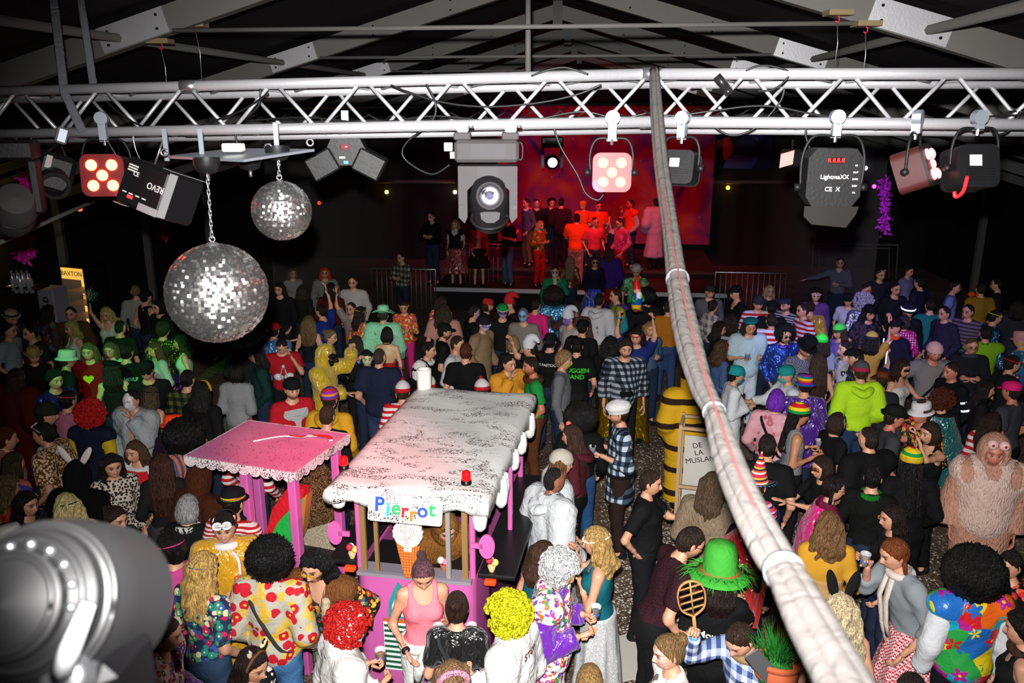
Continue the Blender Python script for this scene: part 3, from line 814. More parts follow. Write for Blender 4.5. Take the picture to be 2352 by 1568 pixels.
for (px, py) in ((378, 300), (460, 300), (633, 285)):
    put('hanger', xf(box((-.012, -.004, -.13), (.012, .004, .03)), T(*atd(px, py + 10, 4.25))), m_galv, t, True, False)
for (px, py) in ((616, 338), (712, 327), (377, 350)):
    put('ring_bolt', xf(tube([(.016 * math.cos(a), 0, .016 * math.sin(a)) for a in np.linspace(0, 2 * PI, 15)], .005, 6), T(*atd(px, py, 4.1))), m_steel, t, True)

# ================================================================ blurred fixture in the near corner
dp0 = 1.05
c = atd(108, 1385, dp0)
t = thing('foreground_spotlight', 'large blurred dark grey round spotlight body in the lower left corner', 'stage light', T(*c) @ R(-6, 'Z'))
rr = 192 / F_PX * dp0
m_fg = simple('foreground_plastic', '#1a1a1b', .45, 0, .5); m_fg2 = simple('foreground_plastic_dark', '#08080a', .45)
Mf = R(58, 'X')
hd = put('dome_housing', xf(lathe([(rr * 1.0, -.12), (rr * 1.02, -.03), (rr * .99, .0), (rr * .9, .022), (rr * .86, .024), (rr * .84, .04), (rr * .62, .06), (rr * .6, .072), (rr * .3, .085), (.001, .09)], 48), Mf), m_fg, t, auto=24)
for (rd, z) in ((.93, .016), (.73, .05), (.52, .076)):
    put('ring_rib', xf(tube([(rr * rd * math.cos(a), rr * rd * math.sin(a), z) for a in np.linspace(0, 2 * PI, 49)], .0045, 6), Mf), m_fg, hd)
for a in range(0, 180, 22):
    put('screw', xf(sphere((rr * .66 * math.cos(math.radians(a)), rr * .66 * math.sin(math.radians(a)), .058), .006, 10, 6), Mf), m_steel, hd)
put('side_arm', xf(box((rr * .7, -.06, -.2), (rr * 1.05, .05, -.05), .02), T(0, 0, 0)), m_fg2, t, auto=30)
put('pivot_knob', xf(lathe([(.03, -.02), (.032, .01), (.02, .018), (.001, .02)], 20), T(rr * .55, -.06, -.06) @ R(60, 'X')), m_steel, t)
put('lever', tube([(rr * .55, -.07, -.05), (rr * .8, -.08, .0), (rr * .95, -.06, .045)], [.014, .012, .008], 10), simple('grey_lever', '#b9b9bd', .4), t)
pn = put('button_panel', xf(box((-.105, -.07, .05), (-.03, -.035, .086), .004), Mf), m_fg2, t, auto=30)
for i in range(3): put('button', xf(sphere((-.085, -.075 + .022 * i, .088), (.012, .009, .004), 10, 6), Mf), simple('yellow_button' if i else 'white_button', '#ffd860' if i else '#eee', .4, emit='#ffc830' if i else None, estr=.7), pn)

# ================================================================ stage, barrier, back of the tent
m_deck = simple('stage_deck', '#3a3130', .7, bumpy=1)
def tentbox(s0, s1, e0, e1, z0, z1):
    v, f = box((0, 0, 0), (1, 1, 1)); P_ = [tent(s0 + p[0] * (s1 - s0), e0 + p[1] * (e1 - e0), z0 + p[2] * (z1 - z0)) for p in v]; return np.array(P_), f
st = thing('stage', 'low dark stage platform at the far end of the tent', 'stage', tent(20.6, .3, 0))
for i in range(6):
    put('deck_board', tentbox(20.2, 21.9, -3.4 + i * 1.2, -3.4 + i * 1.2 + 1.19, .52, .6), m_deck, st, True, False)
    put('upper_deck_board', tentbox(21.95, 25.5, -3.4 + i * 1.2, -3.4 + i * 1.2 + 1.19, .72, .8), m_deck, st, True, False)
put('edge_strip', tentbox(20.16, 20.2, -3.4, 3.8, .5, .6), m_alu, st, True, False)
put('skirt', tentbox(20.22, 20.25, -3.4, 3.8, 0, .52), m_fabric_dark, st, True, False)
put('upper_skirt', tentbox(21.92, 21.95, -3.4, 3.8, .6, .72), m_fabric_dark, st, True, False)
# red and violet backdrop, tones blended by noise
bm_, nt, bb = newmat('stage_backdrop'); v = coords(nt); n1 = tex(nt, 'Noise', v, .7, Detail=2.0, Distortion=1.5); vo = tex(nt, 'Voronoi', v, 5.0)
c = ramp(nt, n1.outputs[0], [(.3, '#3c2c6e'), (.42, '#8c2a60'), (.55, '#a8323c'), (.7, '#b85038')]); c = mixc(nt, math_(nt, 'LESS_THAN', vo.outputs['Distance'], .06), c, '#e8d8d8')
nt.links.new(c, bb.inputs['Base Color']); bb.inputs['Roughness'].default_value = .9
bdp = put('stage_backdrop', tentbox(26.6, 26.65, -2.6, 4.1, .8, 5.0), bm_, None, smooth=False)
tag(bdp, 'red and violet backdrop hanging behind the stage', 'backdrop')
hz, nt, bb = newmat('stage_haze'); nt.nodes.remove(bb); vs_ = nt.nodes.new('ShaderNodeVolumeScatter'); vs_.inputs['Density'].default_value = .035; vs_.inputs['Color'].default_value = (1, .85, .85, 1)
nt.links.new(vs_.outputs[0], nt.nodes['Material Output'].inputs['Volume'])
o = put('stage_haze', tentbox(15.9, 27.2, -5.8, 5.8, .02, 4.55), hz, smooth=False); tag(o, 'thin red-lit haze hanging over the stage', 'haze', None, 'stuff')
def ats(px, py, s): d = ray(px, py); return CAM + d * ((s - 14.2 - (CAM - RIDGE) @ AX) / (d @ AX))
def barrier(s, e0, e1, z, h, label):
    t = thing('crowd_barrier', label, 'barrier', tent(s, (e0 + e1) / 2, z), 'crowd barriers')
    put('frame', tube([tent(s, e0, z), tent(s, e0, z + h), tent(s, e1, z + h), tent(s, e1, z)], .02, 6), m_steel, t, True)
    n = int(abs(e1 - e0) / .12)
    for i in range(1, n): put('bar', tube([tent(s, e0 + (e1 - e0) * i / n, z + .1), tent(s, e0 + (e1 - e0) * i / n, z + h)], .009, 5), m_galv, t, True)
barrier(19.9, -4.9, -3.3, 0, 1.1, 'metal crowd barrier left of the stage')
barrier(20.5, -2.9, -1.7, .6, 1.05, 'metal railing on the stage behind the woman in a red skirt')
barrier(19.5, 3.4, 5.0, 0, 1.25, 'metal crowd barrier right of the stage behind the cable bundle')
# horizontal pipes and posters on the back wall
for (x0, y0, x1, nm) in ((720, 417, 1045, 'left'), (1565, 418, 1845, 'right')):
    a_, b_ = ats(x0, y0, 27.35), ats(x1, y0, 27.35)
    tag(put('curtain_pipe', tube([a_, b_], .06, 8), m_beam), 'horizontal grey pipe at the back wall, %s of the stage' % nm, 'pipe', 'curtain pipes')
tag(put('wall_poster', xf(join(box((-1.1, -.02, -.55), (1.1, .02, .55))), T(*ats(1690, 345, 27.36)) @ R(-6.3, 'Z')), fabric('patch', 1.4, '#2a3358', '#b5452a', '#d07a2a', '#1c2238', '#4455a0')), 'dark orange and blue poster high on the back wall', 'poster')
t = thing('goal_frame', 'faint grey rectangular pipe frame by the dark back wall at right', 'frame', aty(1965, 640, 24))
put('outer_frame', tube([aty(1865, 640, 24), aty(1868, 560, 24), aty(2062, 562, 24), aty(2058, 640, 24)], .03, 6), m_beam, t, True)
put('inner_frame', tube([aty(1880, 640, 23.9), aty(1882, 568, 23.9), aty(2042, 570, 23.9), aty(2042, 640, 23.9)], .025, 6), m_beam, t, True)
for (px, py, cl_, nm, es) in ((888, 441, '#ffcf50', 'left of the moving head', 10), (1045, 441, '#ffd8a0', 'beside the moving head', 12), (1672, 431, '#ffc020', 'right of the cable bundle', 10), (2008, 428, '#ff40d0', 'pink, beside the flood light', 8), (2160, 436, '#ffb850', 'under the rear par lamp', 12), (183, 479, '#ff2a18', 'red, below the red par lamp', 14), (733, 466, '#c03020', 'dim red, above the small mirror ball', 3), (1988, 386, '#d8dcff', 'white, right of the flood light', 14)):
    q = ats(px, py, 27.36) if px > 300 else aty(px, py, 14)
    o = put('indicator_light', sphere(q, .062 if px > 300 else .045, 10, 6), simple('indicator', cl_, .4, emit=cl_, estr=es))
    tag(o, 'small glowing lamp on the dark back wall, ' + nm, 'light', 'small lights on the back wall')

# bar at far left: fridge, loudspeaker, glass rack
q = at(172, 690, 1.2)
q = aty(170, 655, 15.6)
t = thing('drinks_fridge', 'tall glowing yellow drinks fridge at the bar on the far left', 'fridge', T(q[0], q[1], 0) @ R(-22, 'Z'))
put('cabinet', join(box((-.3, .0, 0), (-.27, .5, 2.0)), box((.27, .0, 0), (.3, .5, 2.0)), box((-.3, 0, 1.97), (.3, .5, 2.0)), box((-.3, .46, 0), (.3, .5, 2.0)), box((-.3, 0, 0), (.3, .5, .3))), m_black, t, smooth=False)
put('lit_interior', box((-.27, .4, .3), (.27, .45, 1.97)), simple('fridge_light', '#ffc860', .5, emit='#ffb43c', estr=1.5), t, smooth=False)
dr = put('glass_door', box((-.28, -.02, .3), (.28, .0, 1.75)), simple('fridge_glass', '#ffffff', .1, alpha=.12), t, smooth=False)
sg_ = put('sign_panel', box((-.27, -.02, 1.76), (.27, .0, 1.97)), simple('fridge_sign', '#ffcf70', .5, emit='#ffc050', estr=.9), t, smooth=False)
put('lettering', xf(text_mesh('BAXTON', .13, .002), T(0, -.024, 1.865) @ R(90, 'X')), m_blk2, sg_, smooth=False)
for i in range(5):
    sh = put('shelf', box((-.27, .02, .5 + i * .25), (.27, .4, .515 + i * .25)), simple('shelf_wire', '#8a6a30', .5), t, smooth=False)
q = aty(116, 648, 14.9)
t = thing('loudspeaker', 'white loudspeaker cabinet beside the lit fridge', 'loudspeaker', T(q[0], q[1], 1.0) @ R(-12, 'Z'))
put('cabinet', box((-.17, -.18, 0), (.17, .2, .75), .02), simple('speaker_grey', '#8c8f98', .6), t, auto=30)
put('woofer', xf(lathe([(.14, 0), (.13, .015), (.05, -.03), (.001, -.02)], 24), T(0, -.18, .22) @ R(90, 'X')), m_blk2, t)
put('tweeter', xf(lathe([(.06, 0), (.05, .012), (.001, -.02)], 18), T(0, -.18, .55) @ R(90, 'X')), m_blk2, t)
put('stand', join(cyl((0, 0, -1), (0, 0, 0), .025, 8), box((-.25, -.2, -1), (.25, .2, -.96))), m_blk2, t, smooth=False)
t = thing('bar_counter', 'dark bar counter at the far left wall', 'counter', tent(15.2, -9.4, 0))
put('front', tentbox(10.5, 14.0, -9.0, -8.95, 0, 1.05), m_fabric_dark, t, True, False); put('top', tentbox(10.5, 14.0, -9.4, -8.9, 1.05, 1.1), simple('bar_top', '#2e241c', .4), t, True, False)
for i in range(8):
    q = aty(28 + i * 6, 640 + (i % 2) * 6, 13.6 + .1 * (i % 3))
    o = put('glass_bottle', xf(lathe([(.001, 0), (.035, .0), (.036, .2), (.014, .26), (.014, .34), (.001, .34)], 12), T(q[0], q[1], q[2] - .2)), simple('bottle_glass', '#c8d4d8', .08, .2, alpha=.7))
    tag(o, 'slim clear bottle, %s from the left in the row on the bar shelf' % ('first', 'second', 'third', 'fourth', 'fifth', 'sixth', 'seventh', 'eighth')[i], 'bottle', 'bottles on the bar shelf')
qa, qb = aty(20, 655, 13.65), aty(80, 655, 13.65)
tag(put('bar_shelf', beam(qa + V3(-.1, .1, -.05), qb + V3(.1, .1, -.05), .3, .03), simple('bar_top', '#2e241c', .4)), 'dark wall shelf with bottles at the far left', 'shelf')
# sloping pole at left
tag(put('guy_pole', tube([atd(-30, 570, 5.6), atd(215, 462, 6.4)], .017, 8), m_beam), 'thin grey pole slanting up from the left picture edge', 'pole')
# feather garlands
def garland(px0, py0, px1, py1, dp, wd, colr, label, seed):
    rg = np.random.default_rng(seed); a, b = atd(px0, py0, dp), atd(px1, py1, dp); V, Fc = [], []
    for i in range(340):
        u = rg.random(); p = a + (b - a) * u + rg.normal(0, wd * (.25 + .2 * math.sin(u * 9)), 3); d = rg.normal(0, 1, 3); d /= np.linalg.norm(d); e = np.cross(d, rg.normal(0, 1, 3)); e /= np.linalg.norm(e)
        b0 = len(V); V += [p, p + d * .05 + e * .012, p + d * .08, p + d * .05 - e * .012]; Fc.append((b0, b0 + 1, b0 + 2, b0 + 3))
    tag(put('feather_garland', None, fabric('plain', colr), mesh=fast_mesh('feather_garland', V, Fc)), label, 'garland', 'feather garlands')
garland(58, 410, 92, 490, 8.5, .06, '#e0189a', 'bright pink feather garland hanging near the left edge', 1)
garland(55, 545, 55, 590, 9.5, .1, '#e0189a', 'pink feather tuft low at the left edge above the bar', 2)
garland(2032, 410, 2032, 530, 11, .07, '#8a1a78', 'purple feather garland hanging below the dark par lamp', 3)
garland(382, 515, 382, 540, 12, .06, '#c02a10', 'small orange feather tuft behind the mirror ball', 4)

# confetti on the floor
rg = np.random.default_rng(5); V, Fc = [], []
for (px0, px1, py0, py1, n_) in ((1380, 1560, 1000, 1568, 1800), (1850, 2352, 1080, 1500, 1500), (400, 1300, 900, 1568, 1500), (1500, 2300, 900, 1300, 1500)):
    for i in range(n_):
        p = at(rg.uniform(px0, px1), rg.uniform(py0, py1), .006); a = rg.uniform(0, PI); s_ = rg.uniform(.006, .012)
        e = V3(math.cos(a), math.sin(a), 0) * s_; u = V3(-math.sin(a), math.cos(a), 0) * s_; b0 = len(V)
        V += [p - e - u, p + e - u, p + e + u + V3(0, 0, .003), p - e + u]; Fc.append((b0, b0 + 1, b0 + 2, b0 + 3))
o = put('confetti', None, simple('confetti_paper', '#d9d5cc', .8), mesh=fast_mesh('confetti', V, Fc)); tag(o, 'white paper confetti scattered over the floor', 'confetti', None, 'stuff')
for (px, py, rz, sx, sy, nm) in ((1475, 1500, 20, .42, .3, 'large torn white card lying by the woman with painted face'), (1420, 1275, 50, .16, .1, 'small torn white card on the floor beside the blonde woman'), (1545, 1450, -15, .2, .12, 'bent white card on the floor behind the man in maroon')):
    q = at(px, py, .01)
    o = put('floor_card', xf(box((-sx, -sy, 0), (sx, sy, .012)), T(*q) @ R(rz, 'Z')), simple('card', '#c9c4ba', .8), smooth=False); tag(o, nm, 'card', 'cards on the floor')
# ================================================================ the ice-cream van booth
def fit_rect(px, z):
    """rectangle on plane z from the pixels of its corners FL FR BR BL: returns matrix (origin under the front centre, x right, y back), width, length"""
    FL, FR, BR, BL = [at(*p, z) for p in px]
    fc, bc = (FL + FR) / 2, (BL + BR) / 2
    d = bc - fc; L = np.linalg.norm(d); a = math.atan2(-d[0], d[1])
    return T(fc[0], fc[1], 0) @ Matrix.Rotation(a, 4, 'Z'), (np.linalg.norm(FR - FL) + np.linalg.norm(BR - BL)) / 2, L
VZ = 2.12
VM, VW, VL = fit_rect([(752, 1100), (1118, 1162), (1225, 897), (962, 888)], VZ)
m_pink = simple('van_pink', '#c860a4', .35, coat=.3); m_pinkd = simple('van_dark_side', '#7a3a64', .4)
m_counter = simple('counter_black', '#1b1a1c', .35); m_wood = simple('frame_wood', '#8a6a42', .7); m_clear = simple('clear_panel', '#101010', .05, alpha=.05)
m_cup = simple('cup_plastic', '#e8eef2', .12, alpha=.35)
# the white roof, strewn with chocolate sprinkles
rm, nt, bb = newmat('sprinkled_icing'); v = coords(nt); n0 = tex(nt, 'Noise', coords(nt, (1.0, 2.6, 1)), 2.3, Detail=5.0, Distortion=1.3); vo = tex(nt, 'Voronoi', coords(nt, (1, 1.7, 1), (0, 0, .5)), 66.0)
dens = math_(nt, 'MULTIPLY', math_(nt, 'SUBTRACT', n0.outputs[0], .43), 7.0)
spk = math_(nt, 'LESS_THAN', vo.outputs['Distance'], math_(nt, 'MINIMUM', math_(nt, 'MAXIMUM', math_(nt, 'MULTIPLY', dens, .5), .06), .5))
sh = nt.nodes.new('ShaderNodeSeparateXYZ'); nt.links.new(vo.outputs['Color'], sh.inputs[0]); spk2 = math_(nt, 'MULTIPLY', spk, math_(nt, 'GREATER_THAN', sh.outputs[1], .25))
nt.links.new(mixc(nt, spk2, '#dcdbd8', '#3c2a22'), bb.inputs['Base Color']); bb.inputs['Roughness'].default_value = .45
bump(nt, bb, n0.outputs[0], .3, .015); m_icing = rm
van = thing('ice_cream_van', 'pink ice cream van booth with white sprinkled roof and Pierrot sign', 'food stall', VM)
hw, fl = VW / 2, .13
# roof: a soft slab
nx, ny = 22, 30; V, Fq = [], []
def roof_pt(i, j):
    x = -hw + 2 * hw * i / nx; y = -.02 + (VL + .04) * j / ny
    ed = min(hw - abs(x), y + .02, VL + .02 - y)
    z = VZ - .03 * math.exp(-max(ed, 0) / .03) + .012 * math.sin(x * 7 + y * 3) * math.sin(y * 5) * (ed > .02)
    return (x, y, z)
for j in range(ny + 1):
    for i in range(nx + 1): V.append(roof_pt(i, j))
for j in range(ny):
    for i in range(nx): a = j * (nx + 1) + i; Fq.append((a, a + 1, a + nx + 2, a + nx + 1))
ring = [j * 0 + i for i in range(nx + 1)] + [(nx + 1) * j + nx for j in range(1, ny + 1)] + [(nx + 1) * ny + i for i in range(nx - 1, -1, -1)] + [(nx + 1) * j for j in range(ny - 1, 0, -1)]
b0 = len(V); n = len(ring)
for q, r_ in enumerate(ring):
    x, y, z = V[r_]
    s = 1.012; xo, yo = x * 1.015, y + (-.015 if r_ <= nx else .0)
    V.append((xo, yo, VZ - .07))
for q, r_ in enumerate(ring):
    x, y, z = V[r_]; side_r = x > hw - 1e-6
    dr = .12 + .02 * math.sin(q * 1.3)
    if side_r or x < -hw + 1e-6: dr = .13 + .06 * max(0, math.sin(y * 7.5)) ** 2 + .05 * (math.sin(y * 17) > .8)
    V.append((x * 1.01, y, VZ - dr))
for q in range(n):
    w_ = (q + 1) % n
    Fq.append((ring[q], b0 + q, b0 + w_, ring[w_])); Fq.append((b0 + q, b0 + n + q, b0 + n + w_, b0 + w_))
Fq.append(tuple(b0 + n + q for q in range(n)))
rf = put('roof', (V, Fq), m_icing, van, smooth=True); fixn(rf)
m_icew = simple('icing_white', '#dddcd9', .4)
for (x, y, L_) in ((hw - .06, .03, .2), (-hw + .08, .05, .12), (hw * 1.0, .55, .26), (hw, .62, .2), (hw, 1.1, .18), (hw, 1.5, .2), (hw, 2.0, .24)):
    put('icing_drip', xf(lathe([(.05, 0), (.06, -L_ * .5), (.05, -L_ * .85), (.025, -L_), (.001, -L_ - .006)], 12), T(x, y, VZ - .08) @ S(1, .8, 1)), m_icew, rf)
put('chimney', xf(lathe([(.07, -.1), (.075, .2), (.06, .2), (.058, .14)], 20), T(-hw + .1, VL - .06, VZ)), simple('white_tube', '#e8e3dc', .4), van)
for (px, py) in ((790, 1075), (1071, 1110)):
    q = VM.inverted() @ Vector(at(px, py, VZ))
    b_ = put('beacon_base', xf(lathe([(.042, 0), (.04, .03), (.035, .032)], 18), T(q[0], q[1], VZ)), m_blk2, van)
    put('beacon_dome', xf(lathe([(.036, .03), (.034, .09), (.026, .1), (.001, .102)], 18), T(q[0], q[1], VZ)), simple('beacon_red', '#c0141a', .15, emit='#ff1410', estr=.35), b_)
# body
bw, SILL, DEP = .485, 1.33, VL - .25
def arc_front(w_, r_, y0, k=6):
    out = [(-w_, y0 + .6)]
    out += [(-w_ + r_ - r_ * math.cos(a), y0 + r_ - r_ * math.sin(a)) for a in np.linspace(0, PI / 2, k)]
    out += [(w_ - r_ + r_ * math.sin(a), y0 + r_ - r_ * math.cos(a)) for a in np.linspace(0, PI / 2, k)]
    out += [(w_, y0 + .6)]; return out
fr = arc_front(bw, .12, .14); zs = [(0.12, .0), (.3, -.03), (.9, -.03), (1.2, -.005), (SILL, .0)]
V, Fq = [], []
for z, o_ in zs:
    for (x, y) in fr: V.append((x * (1 + o_ * -.5), y + o_, z))
k = len(fr)
for a in range(len(zs) - 1):
    for b in range(k - 1): Fq.append((a * k + b, a * k + b + 1, (a + 1) * k + b + 1, (a + 1) * k + b))
front = put('front_panel', (V, Fq), m_pink, van, smooth=True)
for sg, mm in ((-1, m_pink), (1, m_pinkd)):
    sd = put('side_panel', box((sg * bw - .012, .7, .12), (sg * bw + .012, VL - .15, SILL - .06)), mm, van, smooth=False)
    rg = np.random.default_rng(9)
    if sg > 0:
        for i in range(16):
            y = .7 + 1.3 * i / 16; L_ = rg.uniform(.1, .5)
            put('black_drip', tube([(bw + .014, y, SILL - .08), (bw + .014, y, SILL - .08 - L_)], [.02, .004], 6), m_blk2, sd)
    put('counter', box((sg * bw - .02, .3, SILL - .06), (sg * (bw + .3), VL - .2, SILL - .02), .01), m_counter, van, auto=30)
put('window_sill', box((-bw + .02, .13, SILL - .03), (bw - .02, .3, SILL)), simple('sill_grey', '#8d8690', .5), van, smooth=False)
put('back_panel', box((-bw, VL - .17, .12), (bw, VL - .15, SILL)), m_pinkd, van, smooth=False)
put('inner_counter', box((-bw + .02, .3, SILL - .12), (bw - .02, .75, SILL - .05)), m_counter, van, smooth=False)
for sg in (-1, 1):
    put('corner_pillar', box((sg * (bw - .045), .2, SILL - .02), (sg * bw, .25, VZ - .12), .01), m_pink, van, auto=30)
    put('rear_pillar', box((sg * (bw - .0), VL - .28, SILL - .1), (sg * (bw + .05), VL - .2, VZ - .12), .01), m_pink, van, auto=30)
    put('middle_pillar', box((sg * (bw + .1), 1.05, SILL - .1), (sg * (bw + .14), 1.1, VZ - .12), .01), m_pink, van, auto=30)
    put('window_frame', box((sg * (bw - .095), .17, SILL), (sg * (bw - .05), .2, VZ - .12)), m_wood, van, smooth=False)
put('window_frame', box((-bw + .17, .16, SILL), (-bw + .2, .19, VZ - .12)), m_wood, van, smooth=False)
put('window_frame', box((bw - .22, .16, SILL), (bw - .185, .19, VZ - .12)), simple('grey_wood', '#8f8a84', .7), van, smooth=False)
put('window_pane', box((-bw + .2, .172, SILL), (bw - .22, .176, VZ - .12)), m_clear, van, smooth=False)
# sign board on the roof edge
SB = T(.02, -.055, VZ - .11) @ R(-14, 'X')
sw, shh = .285, .105
sb = put('sign_board', xf(prism(rrect(-sw, -shh, sw, shh, .02), -.008, .008), SB), m_icing, van, auto=30)
xs = -.235
for ch, cl_, wd_, dz in (('P', '#2c50b8', .078, .02), ('i', '#22b4d8', .05, -.012), ('e', '#2ea862', .068, .004), ('r', '#cc2830', .062, -.012), ('r', '#ee7a22', .062, -.034), ('o', '#3450b0', .075, .0), ('t', '#2ea862', .06, .014)):
    for off, dpth, mm, nm in ((.0085, .0015, m_white, 'letter_outline'), (.0038, .004, simple('letter_' + cl_, cl_, .5), 'letter')):
        put(nm, xf(text_mesh(ch, .15, dpth, off), SB @ T(xs + wd_ / 2, -.0105, dz) @ R(90, 'X')), mm, sb, smooth=False)
    xs += wd_ + .003
# ice cream cone sign in front of the window
CM = T(-.02, .1, 1.5) @ R(-4, 'X')
m_cream = simple('vanilla', '#ece3c8', .6, bumpy=1)
wm, nt, bb = newmat('waffle'); v = coords(nt, (1, 1, 1), (0, PI / 4, 0)); ck = tex(nt, 'Checker', v, 62.0); ck.inputs[1].default_value = lin('#c8742a'); ck.inputs[2].default_value = lin('#a4501c'); nt.links.new(ck.outputs[0], bb.inputs['Base Color']); bb.inputs['Roughness'].default_value = .6
cn = put('cone_sign', xf(prism([(-.028, -.15), (.02, -.15), (.098, .12), (-.095, .14)], -.012, .012), CM), wm, van, auto=30)
rg = np.random.default_rng(3)
ball = [(.125 * math.cos(a) * (1 + .035 * math.sin(a * 17)) * .94, .222 + .115 * math.sin(a) * (1 + .03 * math.sin(a * 13))) for a in np.linspace(0, 2 * PI, 72, endpoint=False)]
sc = put('ice_cream_scoop', xf(prism(ball, -.02, .014), CM), m_cream, cn, auto=30)
put('sprinkles', xf(join(*[box((x - .004, -.024, z - .002), (x + .004, -.019, z + .002)) for x, z in zip(rg.normal(0, .05, 45), .22 + rg.normal(0, .045, 45))]), CM), simple('sprinkle_brown', '#a03a2a', .6), sc, smooth=False)['kind'] = 'stuff'
pl = put('price_tag', xf(box((-.03, -.02, .075), (.032, -.013, .115)), CM), m_white, cn, smooth=False)
put('price_number', xf(text_mesh('2', .035, .0006), CM @ T(.0, -.021, .094) @ R(90, 'X')), m_blk2, cn, smooth=False)
# mirrors, indicator lamps, ornaments
for sg, z in ((-1, 1.68), (1, 1.68)):
    put('wing_mirror', join(prism([(sg * (bw + .12) + .062 * math.cos(a), z + .1 * math.sin(a)) for a in np.linspace(0, 2 * PI, 24, endpoint=False)], .08, .1), box((sg * bw, .08, z - .02), (sg * (bw + .09), .1, z + .02))), m_pink, van, auto=30)
for sg, yy in ((-1, .33), (1, .33)):
    put('indicator_lamp', xf(box((-.045, -.03, -.02), (.045, .03, .025), .01), T(sg * (bw + .1), .3, SILL - .085)), simple('orange_lamp', '#e0401a', .25, emit='#ff3a10', estr=1.2), van, auto=30)
    orn = put('ice_cream_ornament', xf(lathe([(.02, 0), (.035, .05), (.03, .055)], 12), T(sg * (bw + .1), .36, SILL - .02)), simple('orn_cup', '#d9b98a', .6), van)
    for q, cc in enumerate(('#e8d86a', '#f0ece0', '#c03048')):
        put('ornament_scoop', sphere((sg * (bw + .1) + .028 * math.cos(q * 2.1), .36 + .02 * math.sin(q * 2.1), SILL + .06 + .012 * q), .03, 12, 8), simple('orn', cc, .5), orn)
orn = put('ice_cream_ornament', xf(lathe([(.022, 0), (.035, .05), (.03, .055)], 12), T(bw - .27, .28, SILL)), simple('orn_cup2', '#a86a48', .6), van)
for q, cc in enumerate(('#e88ab0', '#f0e8e4', '#c8283c')): put('ornament_scoop', sphere((bw - .27 + .026 * math.cos(q * 2.1 + 1), .28, SILL + .07 + .014 * math.sin(q * 2)), .03, 12, 8), simple('orn', cc, .5), orn)
# painted panel and striped price board on the front
pb = put('painted_panel', prism([(-.2, .98), (-.02, .98), (-.03, 1.12), (-.07, 1.24), (-.11, 1.3), (-.15, 1.22), (-.19, 1.12)], .085, .095), simple('panel_teal', '#2f8f94', .5), front, auto=30, label='teal cut-out panel with white rim')
put('panel_rim', prism([(-.17, 1.0), (-.05, 1.0), (-.06, 1.1), (-.11, 1.2), (-.16, 1.1)], .08, .086), m_white, pb, auto=30)
bdq = put('price_board', box((-.24, .08, .5), (.22, .095, .95)), m_white, front, smooth=False)
for i in range(9): put('board_stripe', box((-.235, .075, .52 + i * .047), (.215, .081, .54 + i * .047)), simple('board_green', '#1d5a40', .5), bdq, smooth=False)
put('board_orange_rail', box((-.24, .072, .945), (.22, .082, .97)), simple('board_orange', '#c86428', .5), bdq, smooth=False)
for (x, y) in ((-.35, .5), (.35, .5), (-.35, VL - .6), (.35, VL - .6)):
    put('wheel', xf(lathe([(.001, -.04), (.1, -.04), (.12, -.025), (.12, .025), (.1, .04), (.001, .04)], 20), T(x, y, .12) @ R(90, 'Y')), m_blk2, van)

# ================================================================ the pink awning cart
AZ = 1.98
AM, AW, AL = fit_rect([(418, 1048), (681, 1083), (808, 989), (562, 971)], AZ)
cm, nt, bb = newmat('pink_awning_top'); v = coords(nt); vo = tex(nt, 'Voronoi', v, 55.0); nn = tex(nt, 'Noise', v, 2.0)
sp = nt.nodes.new('ShaderNodeSeparateXYZ'); nt.links.new(vo.outputs['Color'], sp.inputs[0])
spk = math_(nt, 'MULTIPLY', math_(nt, 'LESS_THAN', vo.outputs['Distance'], .3), math_(nt, 'GREATER_THAN', sp.outputs[0], .8))
base = ramp(nt, nn.outputs[0], [(.3, '#c06a98'), (.7, '#d488ae')]); nt.links.new(mixc(nt, spk, base, '#3a2028'), bb.inputs['Base Color']); bb.inputs['Roughness'].default_value = .5
vm_, nt, bb = newmat('sprinkled_valance'); v = coords(nt); vo = tex(nt, 'Voronoi', coords(nt, (1, 1, .7), (0, .6, 0)), 85.0); nn = tex(nt, 'Noise', v, 6.0)
nt.links.new(mixc(nt, math_(nt, 'LESS_THAN', vo.outputs['Distance'], math_(nt, 'MULTIPLY', nn.outputs[0], .72)), '#d8cdd0', '#2e2022'), bb.inputs['Base Color'])
aw = thing('awning_cart', 'small stall with flat pink sprinkled roof, scalloped valance and pink posts', 'food stall', AM)
ah = AW / 2
rf = put('roof', box((-ah, 0, AZ - .03), (ah, AL, AZ), .006), cm, aw, auto=30)
def scallop(n, L_):
    top = [(0, 0), (L_, 0)]; low = []
    for i in range(n):
        c0 = L_ - (i + .5) * L_ / n
        low += [(c0 + L_ / n / 2 * math.cos(a), -.05 - .042 * math.sin(a)) for a in np.linspace(0, PI, 8)]
    return [top[0]] + low[::-1] + [top[1]]
for (n, L_, Mx) in ((10, AW, T(-ah, -.004, AZ)), (8, AL, T(ah + .004, 0, AZ) @ R(90, 'Z')), (10, AW, T(-ah, AL + .004, AZ)), (8, AL, T(-ah - .004, 0, AZ) @ R(90, 'Z'))):
    put('valance', xf(prism(scallop(n, L_), -.006, .006), Mx), vm_, aw, smooth=False)
for (x, y) in ((-ah + .52, .12), (ah - .06, .06), (ah - .08, AL - .12), (-ah + .14, AL - .12)):
    put('post', box((x - .04, y - .04, 0), (x + .04, y + .04, AZ - .03), .01), m_pink, aw, auto=30)
put('shelf', box((-ah + .1, .1, .8), (ah - .05, AL - .1, .84)), m_counter, aw, smooth=False)
